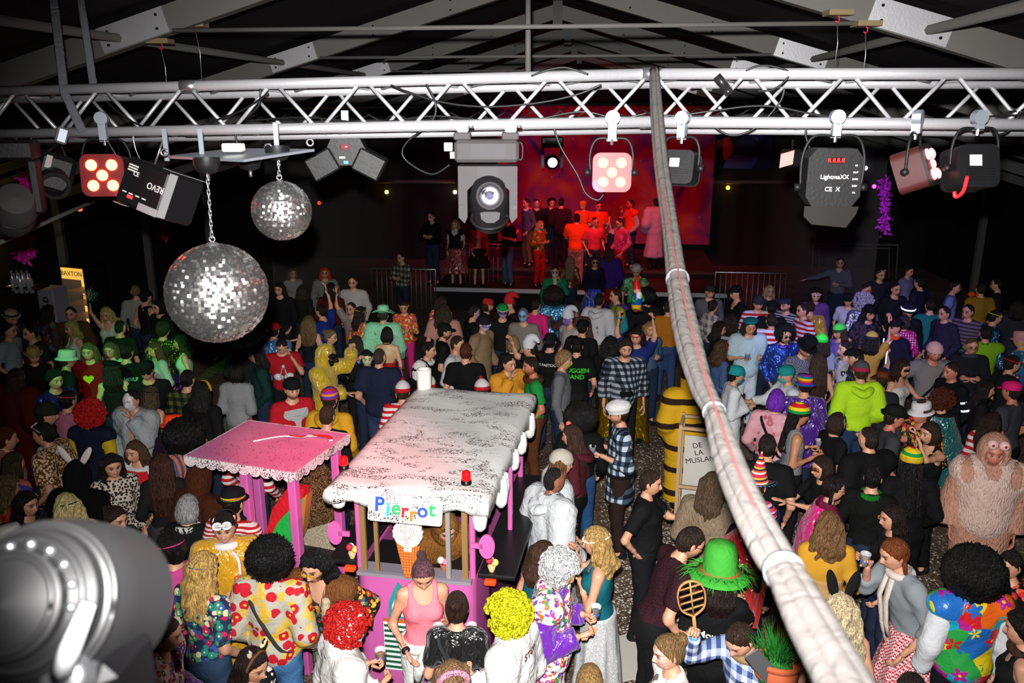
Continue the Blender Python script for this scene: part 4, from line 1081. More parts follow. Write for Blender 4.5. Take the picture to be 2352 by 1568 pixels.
q = put('ribbon', tube(catmull([(ah - .72, .45, AZ + .008), (ah - .55, .62, AZ + .012), (ah - .35, .66, AZ + .02), (ah - .3, .72, AZ + .014), (ah - .12, .72, AZ + .03), (ah - .05, .68, AZ + .012)], 6), .02, 6, flat=.25), fabric('bands', '#d8242c', '#efe6e4', .08), aw)
for (px, py, z0, hh, wd_, kind) in ((650, 1165, .84, .78, .3, 0), (735, 1120, .84, .85, .36, 1)):
    qq = AM.inverted() @ Vector(aty(px, py, (AM @ Vector((0, .55 if kind == 0 else .8, 0)))[1]))
    x0 = qq[0]; y0 = .45 if kind == 0 else .8
    if kind == 0:
        t = thing('watermelon_lolly', 'giant green and red watermelon ice lolly under the pink awning', 'prop', AM @ T(x0, y0, .84) @ R(14, 'Y'))
        put('green_slice', prism([(-.1, 0), (.08, 0), (.13, .35), (.15, .75), (.05, .6), (-.06, .4), (-.12, .2)], -.04, .04), fabric('plain', '#22b548'), t, auto=30)
        put('red_rim', prism([(.05, .6), (.15, .75), (.14, .84), (-.02, .78), (-.14, .5), (-.16, .2), (-.12, .2), (-.06, .4)], -.045, .045), fabric('plain', '#cc1f2a'), t, auto=30)
        put('wafer_edge', prism([(.08, 0), (.12, 0), (.2, .45), (.18, .8), (.15, .75), (.13, .35)], -.045, .05), simple('wafer', '#b8763c', .7), t, auto=30)
    else:
        t = thing('chocolate_lolly', 'giant glittering chocolate ice lolly with cream base under the pink awning', 'prop', AM @ T(x0, y0, .84))
        put('chocolate_top', prism([(-.2 * math.cos(a) + .0, .55 + .3 * math.sin(a)) for a in np.linspace(0, PI, 14)][::1] + [(.2, .3), (-.2, .12)], -.05, .05), fabric('glitter', '#3a2418', '#b08a60'), t, auto=30)
        put('cream_base', prism([(-.2, .12), (.2, .3), (.2, .0), (-.14, .0)], -.055, .055), fabric('glitter', '#b8a688', '#f0e6d0'), t, auto=30)
        put('wafer_edge', prism([(-.26, .0), (-.2, .0), (-.2, .7), (-.26, .62)], -.06, .06), simple('wafer', '#b8763c', .7), t, auto=30)
# ================================================================ people: fields, bodies, clothes
class Field:
    """signed distance field on a grid, meshed with surface nets"""
    def __init__(s, lo, hi, h):
        s.h = h; s.ax = [np.arange(lo[i] - 2 * h, hi[i] + 3 * h, h, dtype=np.float32) for i in range(3)]
        s.D = np.full([len(a) for a in s.ax], 1.0, np.float32)
    def sub(s, lo, hi):
        ix = []
        for i in range(3):
            a = int(np.searchsorted(s.ax[i], lo[i])); b = int(np.searchsorted(s.ax[i], hi[i])); ix.append(slice(max(a - 1, 0), b + 1))
        X = s.ax[0][ix[0]][:, None, None]; Y = s.ax[1][ix[1]][None, :, None]; Z = s.ax[2][ix[2]][None, None, :]
        return tuple(ix), X, Y, Z
    def smin(s, ix, d, k):
        a = s.D[ix]
        if a.size == 0: return
        h = np.clip(.5 + .5 * (d - a) / k, 0, 1); s.D[ix] = d * (1 - h) + a * h - k * h * (1 - h)
    def cap(s, a, b, ra, rb=None, k=.03, flat=False, grow=0.0):
        a, b = np.asarray(a, float), np.asarray(b, float); ra += grow; rb = ra if rb is None else rb + grow
        m = max(ra, rb) + .07
        ix, X, Y, Z = s.sub(np.minimum(a, b) - m, np.maximum(a, b) + m)
        ba = b - a; L2 = ba @ ba + 1e-9
        px, py, pz = X - a[0], Y - a[1], Z - a[2]
        tr = (px * ba[0] + py * ba[1] + pz * ba[2]) / L2; t = np.clip(tr, 0, 1)
        d = np.sqrt((px - t * ba[0]) ** 2 + (py - t * ba[1]) ** 2 + (pz - t * ba[2]) ** 2) - (ra + (rb - ra) * t)
        if flat: d = np.maximum(d, (tr - 1) * math.sqrt(L2))
        s.smin(ix, d, k)
    def ell(s, M, c, r, k=.04, grow=0.0):
        """ellipsoid with centre c and radii r in the frame M (3x4 array: rotation, translation)"""
        r = np.asarray(r, float) + grow; Rm, tv = M[:, :3], M[:, 3]; cw = Rm @ np.asarray(c, float) + tv
        m = r.max() + .07; ix, X, Y, Z = s.sub(cw - m, cw + m)
        dx, dy, dz = X - cw[0], Y - cw[1], Z - cw[2]
        q = [(Rm[0, i] * dx + Rm[1, i] * dy + Rm[2, i] * dz) for i in range(3)]
        k0 = np.sqrt((q[0] / r[0]) ** 2 + (q[1] / r[1]) ** 2 + (q[2] / r[2]) ** 2)
        k1 = np.sqrt((q[0] / r[0] ** 2) ** 2 + (q[1] / r[1] ** 2) ** 2 + (q[2] / r[2] ** 2) ** 2) + 1e-6
        s.smin(ix, k0 * (k0 - 1) / k1, k)
    def grid(s): return s.ax[0][:, None, None], s.ax[1][None, :, None], s.ax[2][None, None, :]
    def loc(s, M):
        X, Y, Z = s.grid(); Rm, tv = M[:, :3], M[:, 3]
        return [Rm[0, i] * (X - tv[0]) + Rm[1, i] * (Y - tv[1]) + Rm[2, i] * (Z - tv[2]) for i in range(3)]
    def clip(s, d): s.D = np.maximum(s.D, d)
    def mesh(s):
        D = s.D; D[0], D[-1] = 1, 1; D[:, 0], D[:, -1] = 1, 1; D[:, :, 0], D[:, :, -1] = 1, 1
        I = D < 0; n = D.shape
        cnt = np.zeros((n[0] - 1, n[1] - 1, n[2] - 1), np.int8)
        cs = [(i, j, k) for i in (0, 1) for j in (0, 1) for k in (0, 1)]
        for (i, j, k) in cs: cnt += I[i:n[0] - 1 + i, j:n[1] - 1 + j, k:n[2] - 1 + k]
        act = np.argwhere((cnt > 0) & (cnt < 8))
        if len(act) == 0: return np.zeros((0, 3)), np.zeros((0, 4), int)
        val = np.stack([D[act[:, 0] + i, act[:, 1] + j, act[:, 2] + k] for (i, j, k) in cs], 1)
        acc = np.zeros((len(act), 3), np.float32); num = np.zeros(len(act), np.float32); C = np.array(cs, np.float32)
        for a in range(8):
            for b in range(a + 1, 8):
                if abs(C[a] - C[b]).sum() != 1: continue
                m = (val[:, a] < 0) != (val[:, b] < 0); t = val[m, a] / (val[m, a] - val[m, b])
                acc[m] += C[a] + (C[b] - C[a]) * t[:, None]; num[m] += 1
        pos = (act + acc / num[:, None]) * s.h + np.array([a[0] for a in s.ax], np.float32)
        idx = -np.ones(cnt.shape, np.int32); idx[act[:, 0], act[:, 1], act[:, 2]] = np.arange(len(act))
        Q = []
        for ax in range(3):
            u, v = (ax + 1) % 3, (ax + 2) % 3
            sl0 = [slice(None)] * 3; sl1 = [slice(None)] * 3; sl0[ax] = slice(0, -1); sl1[ax] = slice(1, None)
            e = np.argwhere(I[tuple(sl0)] != I[tuple(sl1)])
            e = e[(e[:, u] > 0) & (e[:, v] > 0) & (e[:, u] < n[u] - 1) & (e[:, v] < n[v] - 1)]
            def g(du, dv):
                q = e.copy(); q[:, u] += du; q[:, v] += dv; return idx[q[:, 0], q[:, 1], q[:, 2]]
            q = np.stack([g(-1, -1), g(0, -1), g(0, 0), g(-1, 0)], 1)
            fl = ~I[e[:, 0], e[:, 1], e[:, 2]]; q[fl] = q[fl][:, ::-1]; Q.append(q)
        return pos, np.vstack(Q)

def rm34(M): return np.array(M)[:3, :4]
ID34 = rm34(Matrix())

ARMS = {'down': ((.07, .03, -.29), (.08, -.05, -.55)), 'relax': ((.08, .06, -.28), (.04, -.15, -.48)), 'hold': ((.06, .05, -.29), (-.05, -.22, -.2)),
        'low': ((.09, .04, -.28), (.0, -.21, -.37)), 'out': ((.08, -.18, -.22), (.02, -.42, -.2)), 'face': ((.07, -.17, -.19), (-.07, -.2, .08)),
        'head': ((.2, -.12, -.02), (.05, -.14, .22)), 'up': ((.1, -.08, .26), (.06, -.12, .52)), 'hip': ((.2, .11, -.22), (.06, .02, -.42)),
        'side': ((.2, -.1, -.18), (.3, -.3, -.1)), 'cross': ((.07, -.12, -.26), (-.17, -.2, -.22)), 'back': ((.12, .16, -.24), (.06, .1, -.46)),
        'fwd': ((.06, -.24, -.12), (.02, -.49, -.04)), 'lift': ((.08, -.26, .02), (-.02, -.32, .27)), 'wide': ((.25, -.04, -.12), (.46, -.14, -.16)),
        'chest': ((.09, -.06, -.27), (-.12, -.17, -.1)), 'none': None}
SKIN = '#cf9a7c'

def head_mesh(nu, nv, tone, opt):
    """head in its own space: face towards -y, centre at the origin, about .23 high; returns verts, quads, colours"""
    t = np.linspace(-PI, PI, nu, endpoint=False); phi = t - .62 * np.sin(t)
    sv = np.linspace(0, 1, nv); th = PI * (sv - .085 * np.sin(2 * PI * sv) * .6)
    Pn, Th = np.meshgrid(phi, th)
    ct, st = -np.cos(Th), np.sin(Th)
    x, y, z = np.sin(Pn) * st * .077, -np.cos(Pn) * st * .098, ct * .119
    fr = np.clip(-y / .098, 0, 1); zl = np.clip(-z / .119, 0, 1)
    x = x * (1 - .36 * zl ** 1.7 * (.4 + .6 * fr)) * (1 + .05 * np.exp(-((z - .02) / .04) ** 2))
    y = np.where(y > 0, y * (1 - .45 * zl ** 1.2) + .012 * (z > 0) * (z / .119), y)
    y = np.where(y < -.078, -.078 - (-.078 - y) * .55, y)
    f2 = fr ** 2
    g = lambda x0, z0, sx, sz: np.exp(-((x - x0) / sx) ** 2 - ((z - z0) / sz) ** 2)
    prof = np.interp(z, [-.052, -.042, -.03, 0, .03], [0, .55, 1, .45, 0])
    y = y - f2 * .027 * np.exp(-(x / (.010 + .006 * np.clip(-z / .03, 0, 1))) ** 2) * prof
    y = y + f2 * .011 * (g(.03, .008, .017, .013) + g(-.03, .008, .017, .013)) - f2 * .005 * g(0, .036, .05, .012)
    y = y - f2 * (.007 * g(0, -.066, .022, .0075) + .004 * g(0, -.079, .018, .006) + .011 * g(0, -.106, .022, .014)) + f2 * .004 * g(0, -.072, .026, .003)
    V = np.stack([x, y, z], -1).reshape(-1, 3)
    # ears
    C = np.tile(np.array(lin(tone)[:3]), (len(V), 1)); X, Y, Z = V[:, 0], V[:, 1], V[:, 2]; front = Y < -.03
    def paint(m, c, a=1.0):
        m = np.clip(m, 0, 1)[:, None] * a; C[:] = C * (1 - m) + np.array(lin(c)[:3]) * m
    G = lambda x0, z0, sx, sz: np.exp(-((X - x0) / sx) ** 2 - ((Z - z0) / sz) ** 2) * front
    if opt.get('paint'):
        pz = opt['paint']
        if pz[0] == 'full': paint(front * 1.0, pz[1])
        elif pz[0] == 'eyes': paint(2.5 * (G(.03, .01, .025, .02) + G(-.03, .01, .025, .02)), pz[1])
        elif pz[0] == 'low': paint((front & (Z < -.02)) * 1.0, pz[1])
        elif pz[0] == 'cat':
            paint((np.sin(Z * 260 + np.abs(X) * 130) > .3) * front * (Z < .06) * .75, pz[1])
        elif pz[0] == 'half': paint((front & (Z > -.03)) * 1.0, pz[1]); paint((front & (Z <= -.03)) * 1.0, pz[2])
    paint(1.2 * (G(.045, -.03, .022, .018) + G(-.045, -.03, .022, .018)), '#c8644e', .35)
    paint(2.0 * (G(.03, .007, .0155, .007) + G(-.03, .007, .0155, .007)), '#e8e2dc', .7)
    paint(3.2 * (G(.029, .007, .007, .0068) + G(-.029, .007, .007, .0068)), '#120a06')
    paint(2.4 * (G(.032, .0155, .018, .0042) + G(-.032, .0155, .018, .0042)), '#1c120c', .9)
    paint(2.4 * (G(.034, .033, .02, .0055) + G(-.034, .033, .02, .0055)), opt.get('brow', '#2a1a10'), .9)
    paint(2.4 * G(0, -.073, .024, .008), opt.get('lip', '#a03c34'), .9)
    if opt.get('mouth'): paint(2.4 * G(0, -.073, .018, .008), '#3a0f0c')
    if opt.get('smile'): paint(2.0 * G(0, -.071, .019, .0038), '#efe6dc')
    if opt.get('beard'):
        jaw = np.clip((-.028 - Z) / .03, 0, 1) * (Y < .03) * (1 - 1.0 * (G(0, -.072, .02, .006) > .45)) * (1 - np.clip(G(0, -.03, .03, .018) * 1.6, 0, 1))
        paint(jaw, opt['beard'], opt.get('beard_a', .8))
    if opt.get('burns'): paint(np.clip((-.01 - Z) / .02, 0, 1) * (Y < .01) * np.clip((np.abs(X) - .038) / .01, 0, 1), opt['burns'], .9)
    if opt.get('tache'): paint(2.0 * G(0, -.054, .03, .006), opt['tache'])
    I_ = np.arange(nu * nv).reshape(nv, nu); Q = np.stack([I_[:-1], np.roll(I_, -1, 1)[:-1], np.roll(I_, -1, 1)[1:], I_[1:]], -1).reshape(-1, 4)
    for sg in (-1, 1):
        ev, eq = sphere((0, 0, 0), (.009, .02, .031), 8, 6); ev = ev @ np.array(R(sg * -18, 'Z'))[:3, :3].T + np.array([sg * .076, .008, -.002])
        Q = np.vstack([Q, np.array(eq) + len(V)]); V = np.vstack([V, ev]); C = np.vstack([C, np.tile(np.array(lin(tone)[:3]) * .93, (len(ev), 1))])
    return V, Q, C

def hand_mesh(wrist, direc, side, palm_dir, pose, lod):
    """palm with four unequal fingers and a thumb; pose: relaxed, grip or open"""
    d = direc / (np.linalg.norm(direc) + 1e-9); n = palm_dir - d * (palm_dir @ d); n = n / (np.linalg.norm(n) + 1e-9); e = np.cross(d, n) * side
    curl = {'relax': .45, 'grip': 1.15, 'open': .08}[pose]
    seg = 6 if lod < 2 else 4
    def P_(a, b, c): return wrist + d * a + e * b + n * c
    parts = [tube([P_(-.015, 0, 0), P_(.02, .002, 0), P_(.055, .004, 0), P_(.09, .003, .004)], [.026, .033, .04, .036], 8, True, .5)]
    # flatten the palm towards its normal
    pv = parts[0][0] - wrist; pv = pv - np.outer(pv @ n, n) * .45; pv = pv - 0; parts[0] = (pv + wrist, parts[0][1])
    for q, (off, L_, r_) in enumerate(((.028, .066, .0088), (.0095, .074, .0092), (-.009, .069, .0088), (-.0265, .055, .0078))):
        a = 0.0; p = P_(.082, off, .003); pts = [p]; fan = {'open': off * 2.2, 'relax': off * .5, 'grip': 0}[pose]
        for s_ in (.42, .33, .25):
            a += curl * (.75 if s_ == .42 else .95)
            p = p + (d * math.cos(a) + n * math.sin(a) + e * fan * .4) * L_ * s_; pts.append(p)
        parts.append(tube(pts, [r_ * 1.05, r_, r_ * .92, r_ * .68], seg))
    tb = [P_(.012, .024, .006), P_(.04, .046, .016), P_(.066, .052 if pose != 'grip' else .036, .03 + .012 * curl), P_(.085, .05 if pose != 'grip' else .02, .036 + .02 * curl)]
    parts.append(tube(tb, [.0145, .012, .0105, .0075], seg))
    return join(*parts)

def rot_to(M, p): q = M @ Vector(p); return np.array(q[:])

class Body:
    pass

def skeleton(o):
    """joints in the person's own canonical space (1.75 m tall, facing -y)"""
    b = Body(); fem = o.get('sex', 'm') == 'f'; b.fem = fem; wd = o.get('fat', 1.0); b.wd = wd
    lean, side = o.get('lean', 0), o.get('side', 0); crouch = o.get('crouch', 0.0)
    b.U = T(0, 0, .95 - crouch) @ R(o.get('twist', 0), 'Z') @ R(side, 'Y') @ R(lean, 'X') @ T(0, 0, -.95)
    b.U34 = rm34(b.U)
    u = lambda *p: rot_to(b.U, p)
    sw = (.152 if fem else .18) * (1 + (wd - 1) * .5)
    b.sh = {s: u(s * sw, .005, 1.42) for s in (-1, 1)}; b.sw = sw
    arms = o.get('arm', 'relax,relax').split(','); arms = arms if len(arms) == 2 else arms * 2
    b.el, b.ha, b.armname = {}, {}, {}
    for s, nm in ((-1, arms[0]), (1, arms[1])):           # the person's right arm is at -x (they face -y, so x is their left)
        e, h = ARMS[nm]; b.armname[s] = nm
        e_, h_ = np.array(e) * (s, 1, 1), np.array(h) * (s, 1, 1)
        Rm = np.array((R(o.get('twist', 0), 'Z') @ R(side, 'Y') @ R(lean * .7, 'X')).to_3x3())
        b.el[s] = b.sh[s] + Rm @ e_; b.ha[s] = b.sh[s] + Rm @ h_
    b.neck = u(0, .012, 1.44); b.neckt = u(0, -.012, 1.56)
    hp, hy, hr = o.get('hp', 8), o.get('hy', 0), o.get('hr', 0)
    b.H = b.U @ T(0, -.004, 1.535) @ R(-lean * .35, 'X') @ R(hy, 'Z') @ R(hr, 'Y') @ R(hp, 'X') @ T(0, -.018, .098)
    b.H34 = rm34(b.H)
    b.crown = rot_to(b.H, (0, .01, .119))
    st = o.get('stance', .09); wk = o.get('walk', .0)
    b.hip = {s: np.array([s * .088, .005, .93 - crouch]) for s in (-1, 1)}
    b.kn = {s: np.array([s * (st * .75 + .03), -.02 - s * wk * .5 - crouch * .5, .49 - crouch * .4]) for s in (-1, 1)}
    b.an = {s: np.array([s * (st + .02), .03 - s * wk, .085]) for s in (-1, 1)}
    return b

def f_torso(F, b, grow=0.0, belly=0.0):
    U = b.U34; w_ = b.wd
    F.ell(U, (0, .0, 1.29), ((.150 if b.fem else .172) * w_, .104 * w_, .19), .05, grow)
    F.ell(U, (0, -.004 - belly, 1.09), ((.122 if b.fem else .147) * w_, (.092 + belly) * w_, .17), .06, grow)
    if b.fem:
        for s in (-1, 1): F.ell(U, (s * .068, -.082, 1.29), (.06, .052, .06), .035, grow)
    for s in (-1, 1):
        F.cap(rot_to(b.U, (s * .03, .012, 1.455)), b.sh[s] + np.array([0, 0, -.002]), .05, .055, .05, grow=grow)
    F.ell(b.U34, (0, .012, .97), ((.158 if b.fem else .152) * w_, .115 * w_, .12), .05, grow)
def f_arm(F, b, s, grow=0.0, upto=2.0, k=.025, flare=0.0):
    """upto: 0..1 along the upper arm, 1..2 along the forearm"""
    w_ = .5 + .5 * b.wd; r = (.041, .036, .034, .024) if b.fem else (.05, .042, .04, .028)
    S_, E, H = b.sh[s], b.el[s], b.ha[s]
    t = min(upto, 1.0)
    F.cap(S_, S_ + (E - S_) * t, (r[0] + .006) * w_, (r[0] + (r[1] - r[0]) * t) * w_ + flare * (upto <= 1), k, upto < 1, grow)
    if upto > 1:
        t = upto - 1; F.cap(E, E + (H - E) * t, r[2] * w_, (r[2] + (r[3] - r[2]) * t) * w_ + flare, k, upto < 1.999, grow)
def f_leg(F, b, s, grow=0.0, upto=2.0, flare=0.0):
    w_ = .45 + .55 * b.wd; r = (.088, .056, .055, .038)
    A, K_, N = b.hip[s], b.kn[s], b.an[s]
    t = min(upto, 1.0); F.cap(A, A + (K_ - A) * t, r[0] * w_, (r[0] + (r[1] - r[0]) * t) * w_ + flare * (upto <= 1), .03, upto < 1, grow)
    if upto > 1:
        t = upto - 1; F.cap(K_, K_ + (N - K_) * t, r[2] * w_, (r[2] + (r[3] - r[2]) * t) * w_ + flare, .03, upto < 1.999, grow)
def bounds(b, arms=True, legs=True, m=.15):
    P_ = [b.neck, b.neckt, b.hip[-1], b.hip[1], b.sh[-1], b.sh[1], rot_to(b.U, (0, 0, 1.1))]
    if arms: P_ += [b.el[-1], b.el[1], b.ha[-1], b.ha[1]]
    if legs: P_ += [b.kn[-1], b.kn[1], b.an[-1], b.an[1]]
    P_ = np.array(P_); return P_.min(0) - m - .06, P_.max(0) + m + .06

def sdf_part(name, F, m, parent, s, label=None):
    v, q = F.mesh()
    if len(v) == 0: return None
    return put(name, None, m, parent, mesh=fast_mesh(name, v * s, q), label=label)

def wrinkle(F, amp, seed):
    X, Y, Z = F.grid(); r = np.random.default_rng(seed).uniform(0, 6, 6)
    F.D = F.D + amp * (np.sin(Z * 38 + X * 21 + r[0]) * np.sin(Y * 33 + r[1]) + .7 * np.sin(X * 47 + Z * 15 + r[2]) * np.sin(Z * 26 - Y * 30 + r[3]))

SHOE = {}
def shoe_mesh(kind):
    if kind not in SHOE:
        F = Field((-.06, -.2, -.02), (.06, .1, .2), .02)
        F.ell(ID34, (0, -.1, .03), (.045, .09, .035), .03); F.ell(ID34, (0, .02, .04), (.038, .06, .045), .03); F.cap((0, .03, .05), (0, .03, .13 if kind == 'boot' else .09), .042, .045)
        F.clip(-F.grid()[2] + .003 + 0 * F.grid()[0] + 0 * F.grid()[1]); v, q = F.mesh(); SHOE[kind] = fast_mesh('shoe', v, q)
    return SHOE[kind]

# ------------------------------------------------------------- hair (in head space)
def hair(b, spec, parent, s, lod, seed):
    kind, colr = spec[0], spec[1]; par_ = spec[2] if len(spec) > 2 else None
    if kind == 'none': return None
    H = b.H; hh = .0115 if lod == 0 else .016 if lod == 1 else .022
    m = hairmat(colr, .3 if kind in ('wig', 'longwig') else .45)
    rg = np.random.default_rng(seed)
    if kind in ('afro', 'curls'):
        rad = par_ or .15; V, Fc = [], []
        cc = np.array([0, .02, .03])
        n = {0: 620, 1: 260, 2: 120}[lod] if kind == 'afro' else {0: 430, 1: 200, 2: 110}[lod]
        if kind == 'afro':
            base = sphere(cc, (rad, rad, rad * .97), 36 if lod == 0 else 20, 22 if lod == 0 else 12); bv = base[0]; dn = bv - cc; bv = cc + dn * (1 + rg.normal(0, .035, (len(bv), 1)))
            face = (bv[:, 1] < -.062) & (bv[:, 2] < .075) & (np.abs(bv[:, 0]) < .085); bv[face] = bv[face] * (1, 0, 1) + np.array([0, -.03, 0])
            parts = [(bv, base[1])]
        else: parts = [sphere(cc, (.1, .115, .125), 18, 12)]
        g = (1 + 5 ** .5) / 2
        for i in range(n):
            zz = 1 - 2 * (i + .5) / n; ph = 2 * PI * i / g; d = np.array([math.cos(ph) * math.sqrt(1 - zz * zz), math.sin(ph) * math.sqrt(1 - zz * zz), zz]); d = d + rg.normal(0, .08, 3); d /= np.linalg.norm(d)
            p = cc + d * (rad * .95 if kind == 'afro' else rad * rg.uniform(.78, .95))
            if p[1] < -.055 and p[2] < .07: continue
            if p[2] < -.13: continue
            if kind == 'afro':
                u, w_ = frame_from(d); L_ = rg.uniform(.012, .03); r_ = .009 if lod == 0 else .014
                tip = p + d * L_ + u * rg.normal(0, .008) + w_ * rg.normal(0, .008)
                parts.append((np.array([p + r_ * u, p - .5 * r_ * u + .86 * r_ * w_, p - .5 * r_ * u - .86 * r_ * w_, tip]), [(0, 1, 3), (1, 2, 3), (2, 0, 3)]))
            else:
                r_ = rg.uniform(.013, .02) * (rad / .14) * (1 if lod == 0 else 1.35)
                if lod == 0:
                    u, w_ = frame_from(d); a0 = rg.uniform(0, 6); turns = [p + (u * math.cos(a0 + a) + w_ * math.sin(a0 + a)) * r_ * .75 + d * a * .0016 for a in np.linspace(0, 6.0, 7)]
                    parts.append(tube(turns, r_ * .42, 4))
                else: parts.append(sphere(p, r_, 6, 4))
        v, f = xf(join(*parts), H); return put('hair' if kind == 'afro' else 'curly_wig', (v * s, f), m, parent)
    L = par_ if par_ is not None else .3
    lo, hi = np.array([-.17, -.16, -.2]), np.array([.17, .2, .2])
    if kind in ('long', 'longwig', 'pony', 'braid', 'pigtails', 'dread', 'wavy'): lo = lo - np.array([.03, .03, L]); hi = hi + np.array([.03, .08, 0])
    F = Field(lo, hi, hh); X, Y, Z = F.grid()
    thick = {'short': .0, 'buzz': -.006, 'bob': .01, 'long': .008, 'wavy': .016, 'longwig': .018, 'messy': .02}.get(kind, .004)
    F.ell(ID34, (0, .01, .012), (.082 + thick, .103 + thick, .118 + thick), .02)
    hl = .012 if kind != 'buzz' else .004
    if kind in ('short', 'buzz', 'messy', 'pony', 'bun', 'braid', 'dread', 'cap'):
        F.clip(-(Y * .8 + Z * .6 + hl) + 0 * X)
        if kind in ('pony', 'bun', 'braid'): F.clip(-(Y + .055 + .55 * np.maximum(Z, -.02)) + 0 * X)
    else:
        F.clip(np.maximum(-(Y + .034 + np.maximum(Z - .03, 0) * .9), 0 * X - 1) + 0 * X)
        F.clip(-(Z + .13) + 0 * X + 0 * Y) if kind != 'bob' else F.clip(-(Z + .125) + 0 * X + 0 * Y)
        if kind == 'bob':
            F.ell(ID34, (0, .025, -.045), (.105, .1, .1), .03); F.clip(-(Y + .04 + np.maximum(Z - .03, 0) * .9) + 0 * X); F.clip(-(Z + .125) + 0 * X + 0 * Y)
        else:
            wob = .018 if kind in ('wavy', 'longwig') else .0
            for x0 in (-.07, -.035, 0, .035, .07):
                sp = 1.3 if kind != 'long' else 1.15
                zz = [.03, -.1, -.1 - L * .5, -.1 - L]; pts = [np.array([x0 * 1.0, .045, zz[0]]), np.array([x0 * sp, .085 - abs(x0) * .5, zz[1]]), np.array([x0 * sp * 1.08 + rg.normal(0, wob), .105 - abs(x0) * .5 + rg.normal(0, wob), zz[2]]), np.array([x0 * sp * .9, .105 - abs(x0) * .4, zz[3]])]
                rr_ = [.04, .042, .038, .016]
                for a in range(3): F.cap(pts[a], pts[a + 1], rr_[a] + thick * .6, rr_[a + 1] + thick * .5, .02)
            for sg in (-1, 1):
                Ls = L * .75; F.cap((sg * .078, .0, .02), (sg * .092, -.012, -.1), .026, .024, .02); F.cap((sg * .092, -.012, -.1), (sg * .1, -.03, -.1 - Ls), .024, .01, .02)
    if kind == 'pony':
        F.cap((0, .105, .07), (0, .15, .03), .03, .032, .02); F.cap((0, .15, .03), (0, .15, -L), .034, .012, .02)
    if kind == 'bun': F.ell(ID34, (0, .105, .07), (.045, .04, .045), .015)
    if kind == 'braid':
        for sg in (-1, 1):
            for q in range(int((L + .1) / .028)): F.ell(ID34, (sg * (.075 + .006 * (q % 2)), .03 - .003 * q, -.06 - q * .028), (.02, .02, .02), .01)
    if kind == 'pigtails':
        for sg in (-1, 1): F.cap((sg * .09, .03, .0), (sg * .13, .02, -.06), .03, .03, .02); F.cap((sg * .13, .02, -.06), (sg * .13, .0, -.06 - L), .032, .012, .02)
    if kind == 'dread':
        for q in range(9):
            a = PI * (q + .5) / 9; x0, y0 = .085 * math.cos(a), .02 + .085 * math.sin(a); F.cap((x0, y0, -.02), (x0 * 1.25 + rg.normal(0, .01), y0 + .03, -L), .018, .012, .006)
    ang = np.arctan2(X + 0 * Y, Y + 0 * X)
    if kind == 'messy': F.D = F.D + .007 * np.sin(X * 95 + 3) * np.sin(Y * 88) * np.sin(Z * 92)
    elif kind in ('wavy', 'longwig'): F.D = F.D + .006 * np.sin(ang * 11 + 40 * Z) + .004 * np.sin(Z * 70 + X * 40)
    elif kind not in ('buzz', 'cap'): F.D = F.D + .0035 * np.sin(ang * 19 + 8 * Z)
    v, q = F.mesh(); v, q = xf((v, q), H)
    nm = 'wig' if kind == 'longwig' else 'hair'
    return put(nm, None, m, parent, mesh=fast_mesh(nm, v * s, q))

# ------------------------------------------------------------- hats and head wear (head space, then scaled)
def onhead(name, vf, b, s, m, parent, auto=None, mesh_smooth=True):
    v, f = xf(vf, b.H); return put(name, (v * s, f), m, parent, smooth=mesh_smooth, auto=auto)
def brim(r0, r1, z, n=32, wave=0.0, dip=0.0, th=.006, ph=0.0):
    V, Fc = [], []
    for lay, dz in ((0, 0), (1, th)):
        for r_ in (r0, (r0 + r1) / 2, r1):
            for k in range(n):
                a = 2 * PI * k / n; f_ = (r_ - r0) / (r1 - r0 + 1e-9); V.append((r_ * math.cos(a) * .92, r_ * math.sin(a) * 1.08 + .012, z + dz + f_ * (wave * math.cos(2 * a + ph) - dip)))
    for i in range(2):
        for k in range(n):
            a, c = i * n + k, i * n + (k + 1) % n
            Fc.append((a, a + n, c + n, c)); Fc.append((a + 3 * n, c + 3 * n, c + 4 * n, a + 4 * n))
    for k in range(n): c = (k + 1) % n; Fc.append((2 * n + k, 5 * n + k, 5 * n + c, 2 * n + c))
    return np.array(V), Fc
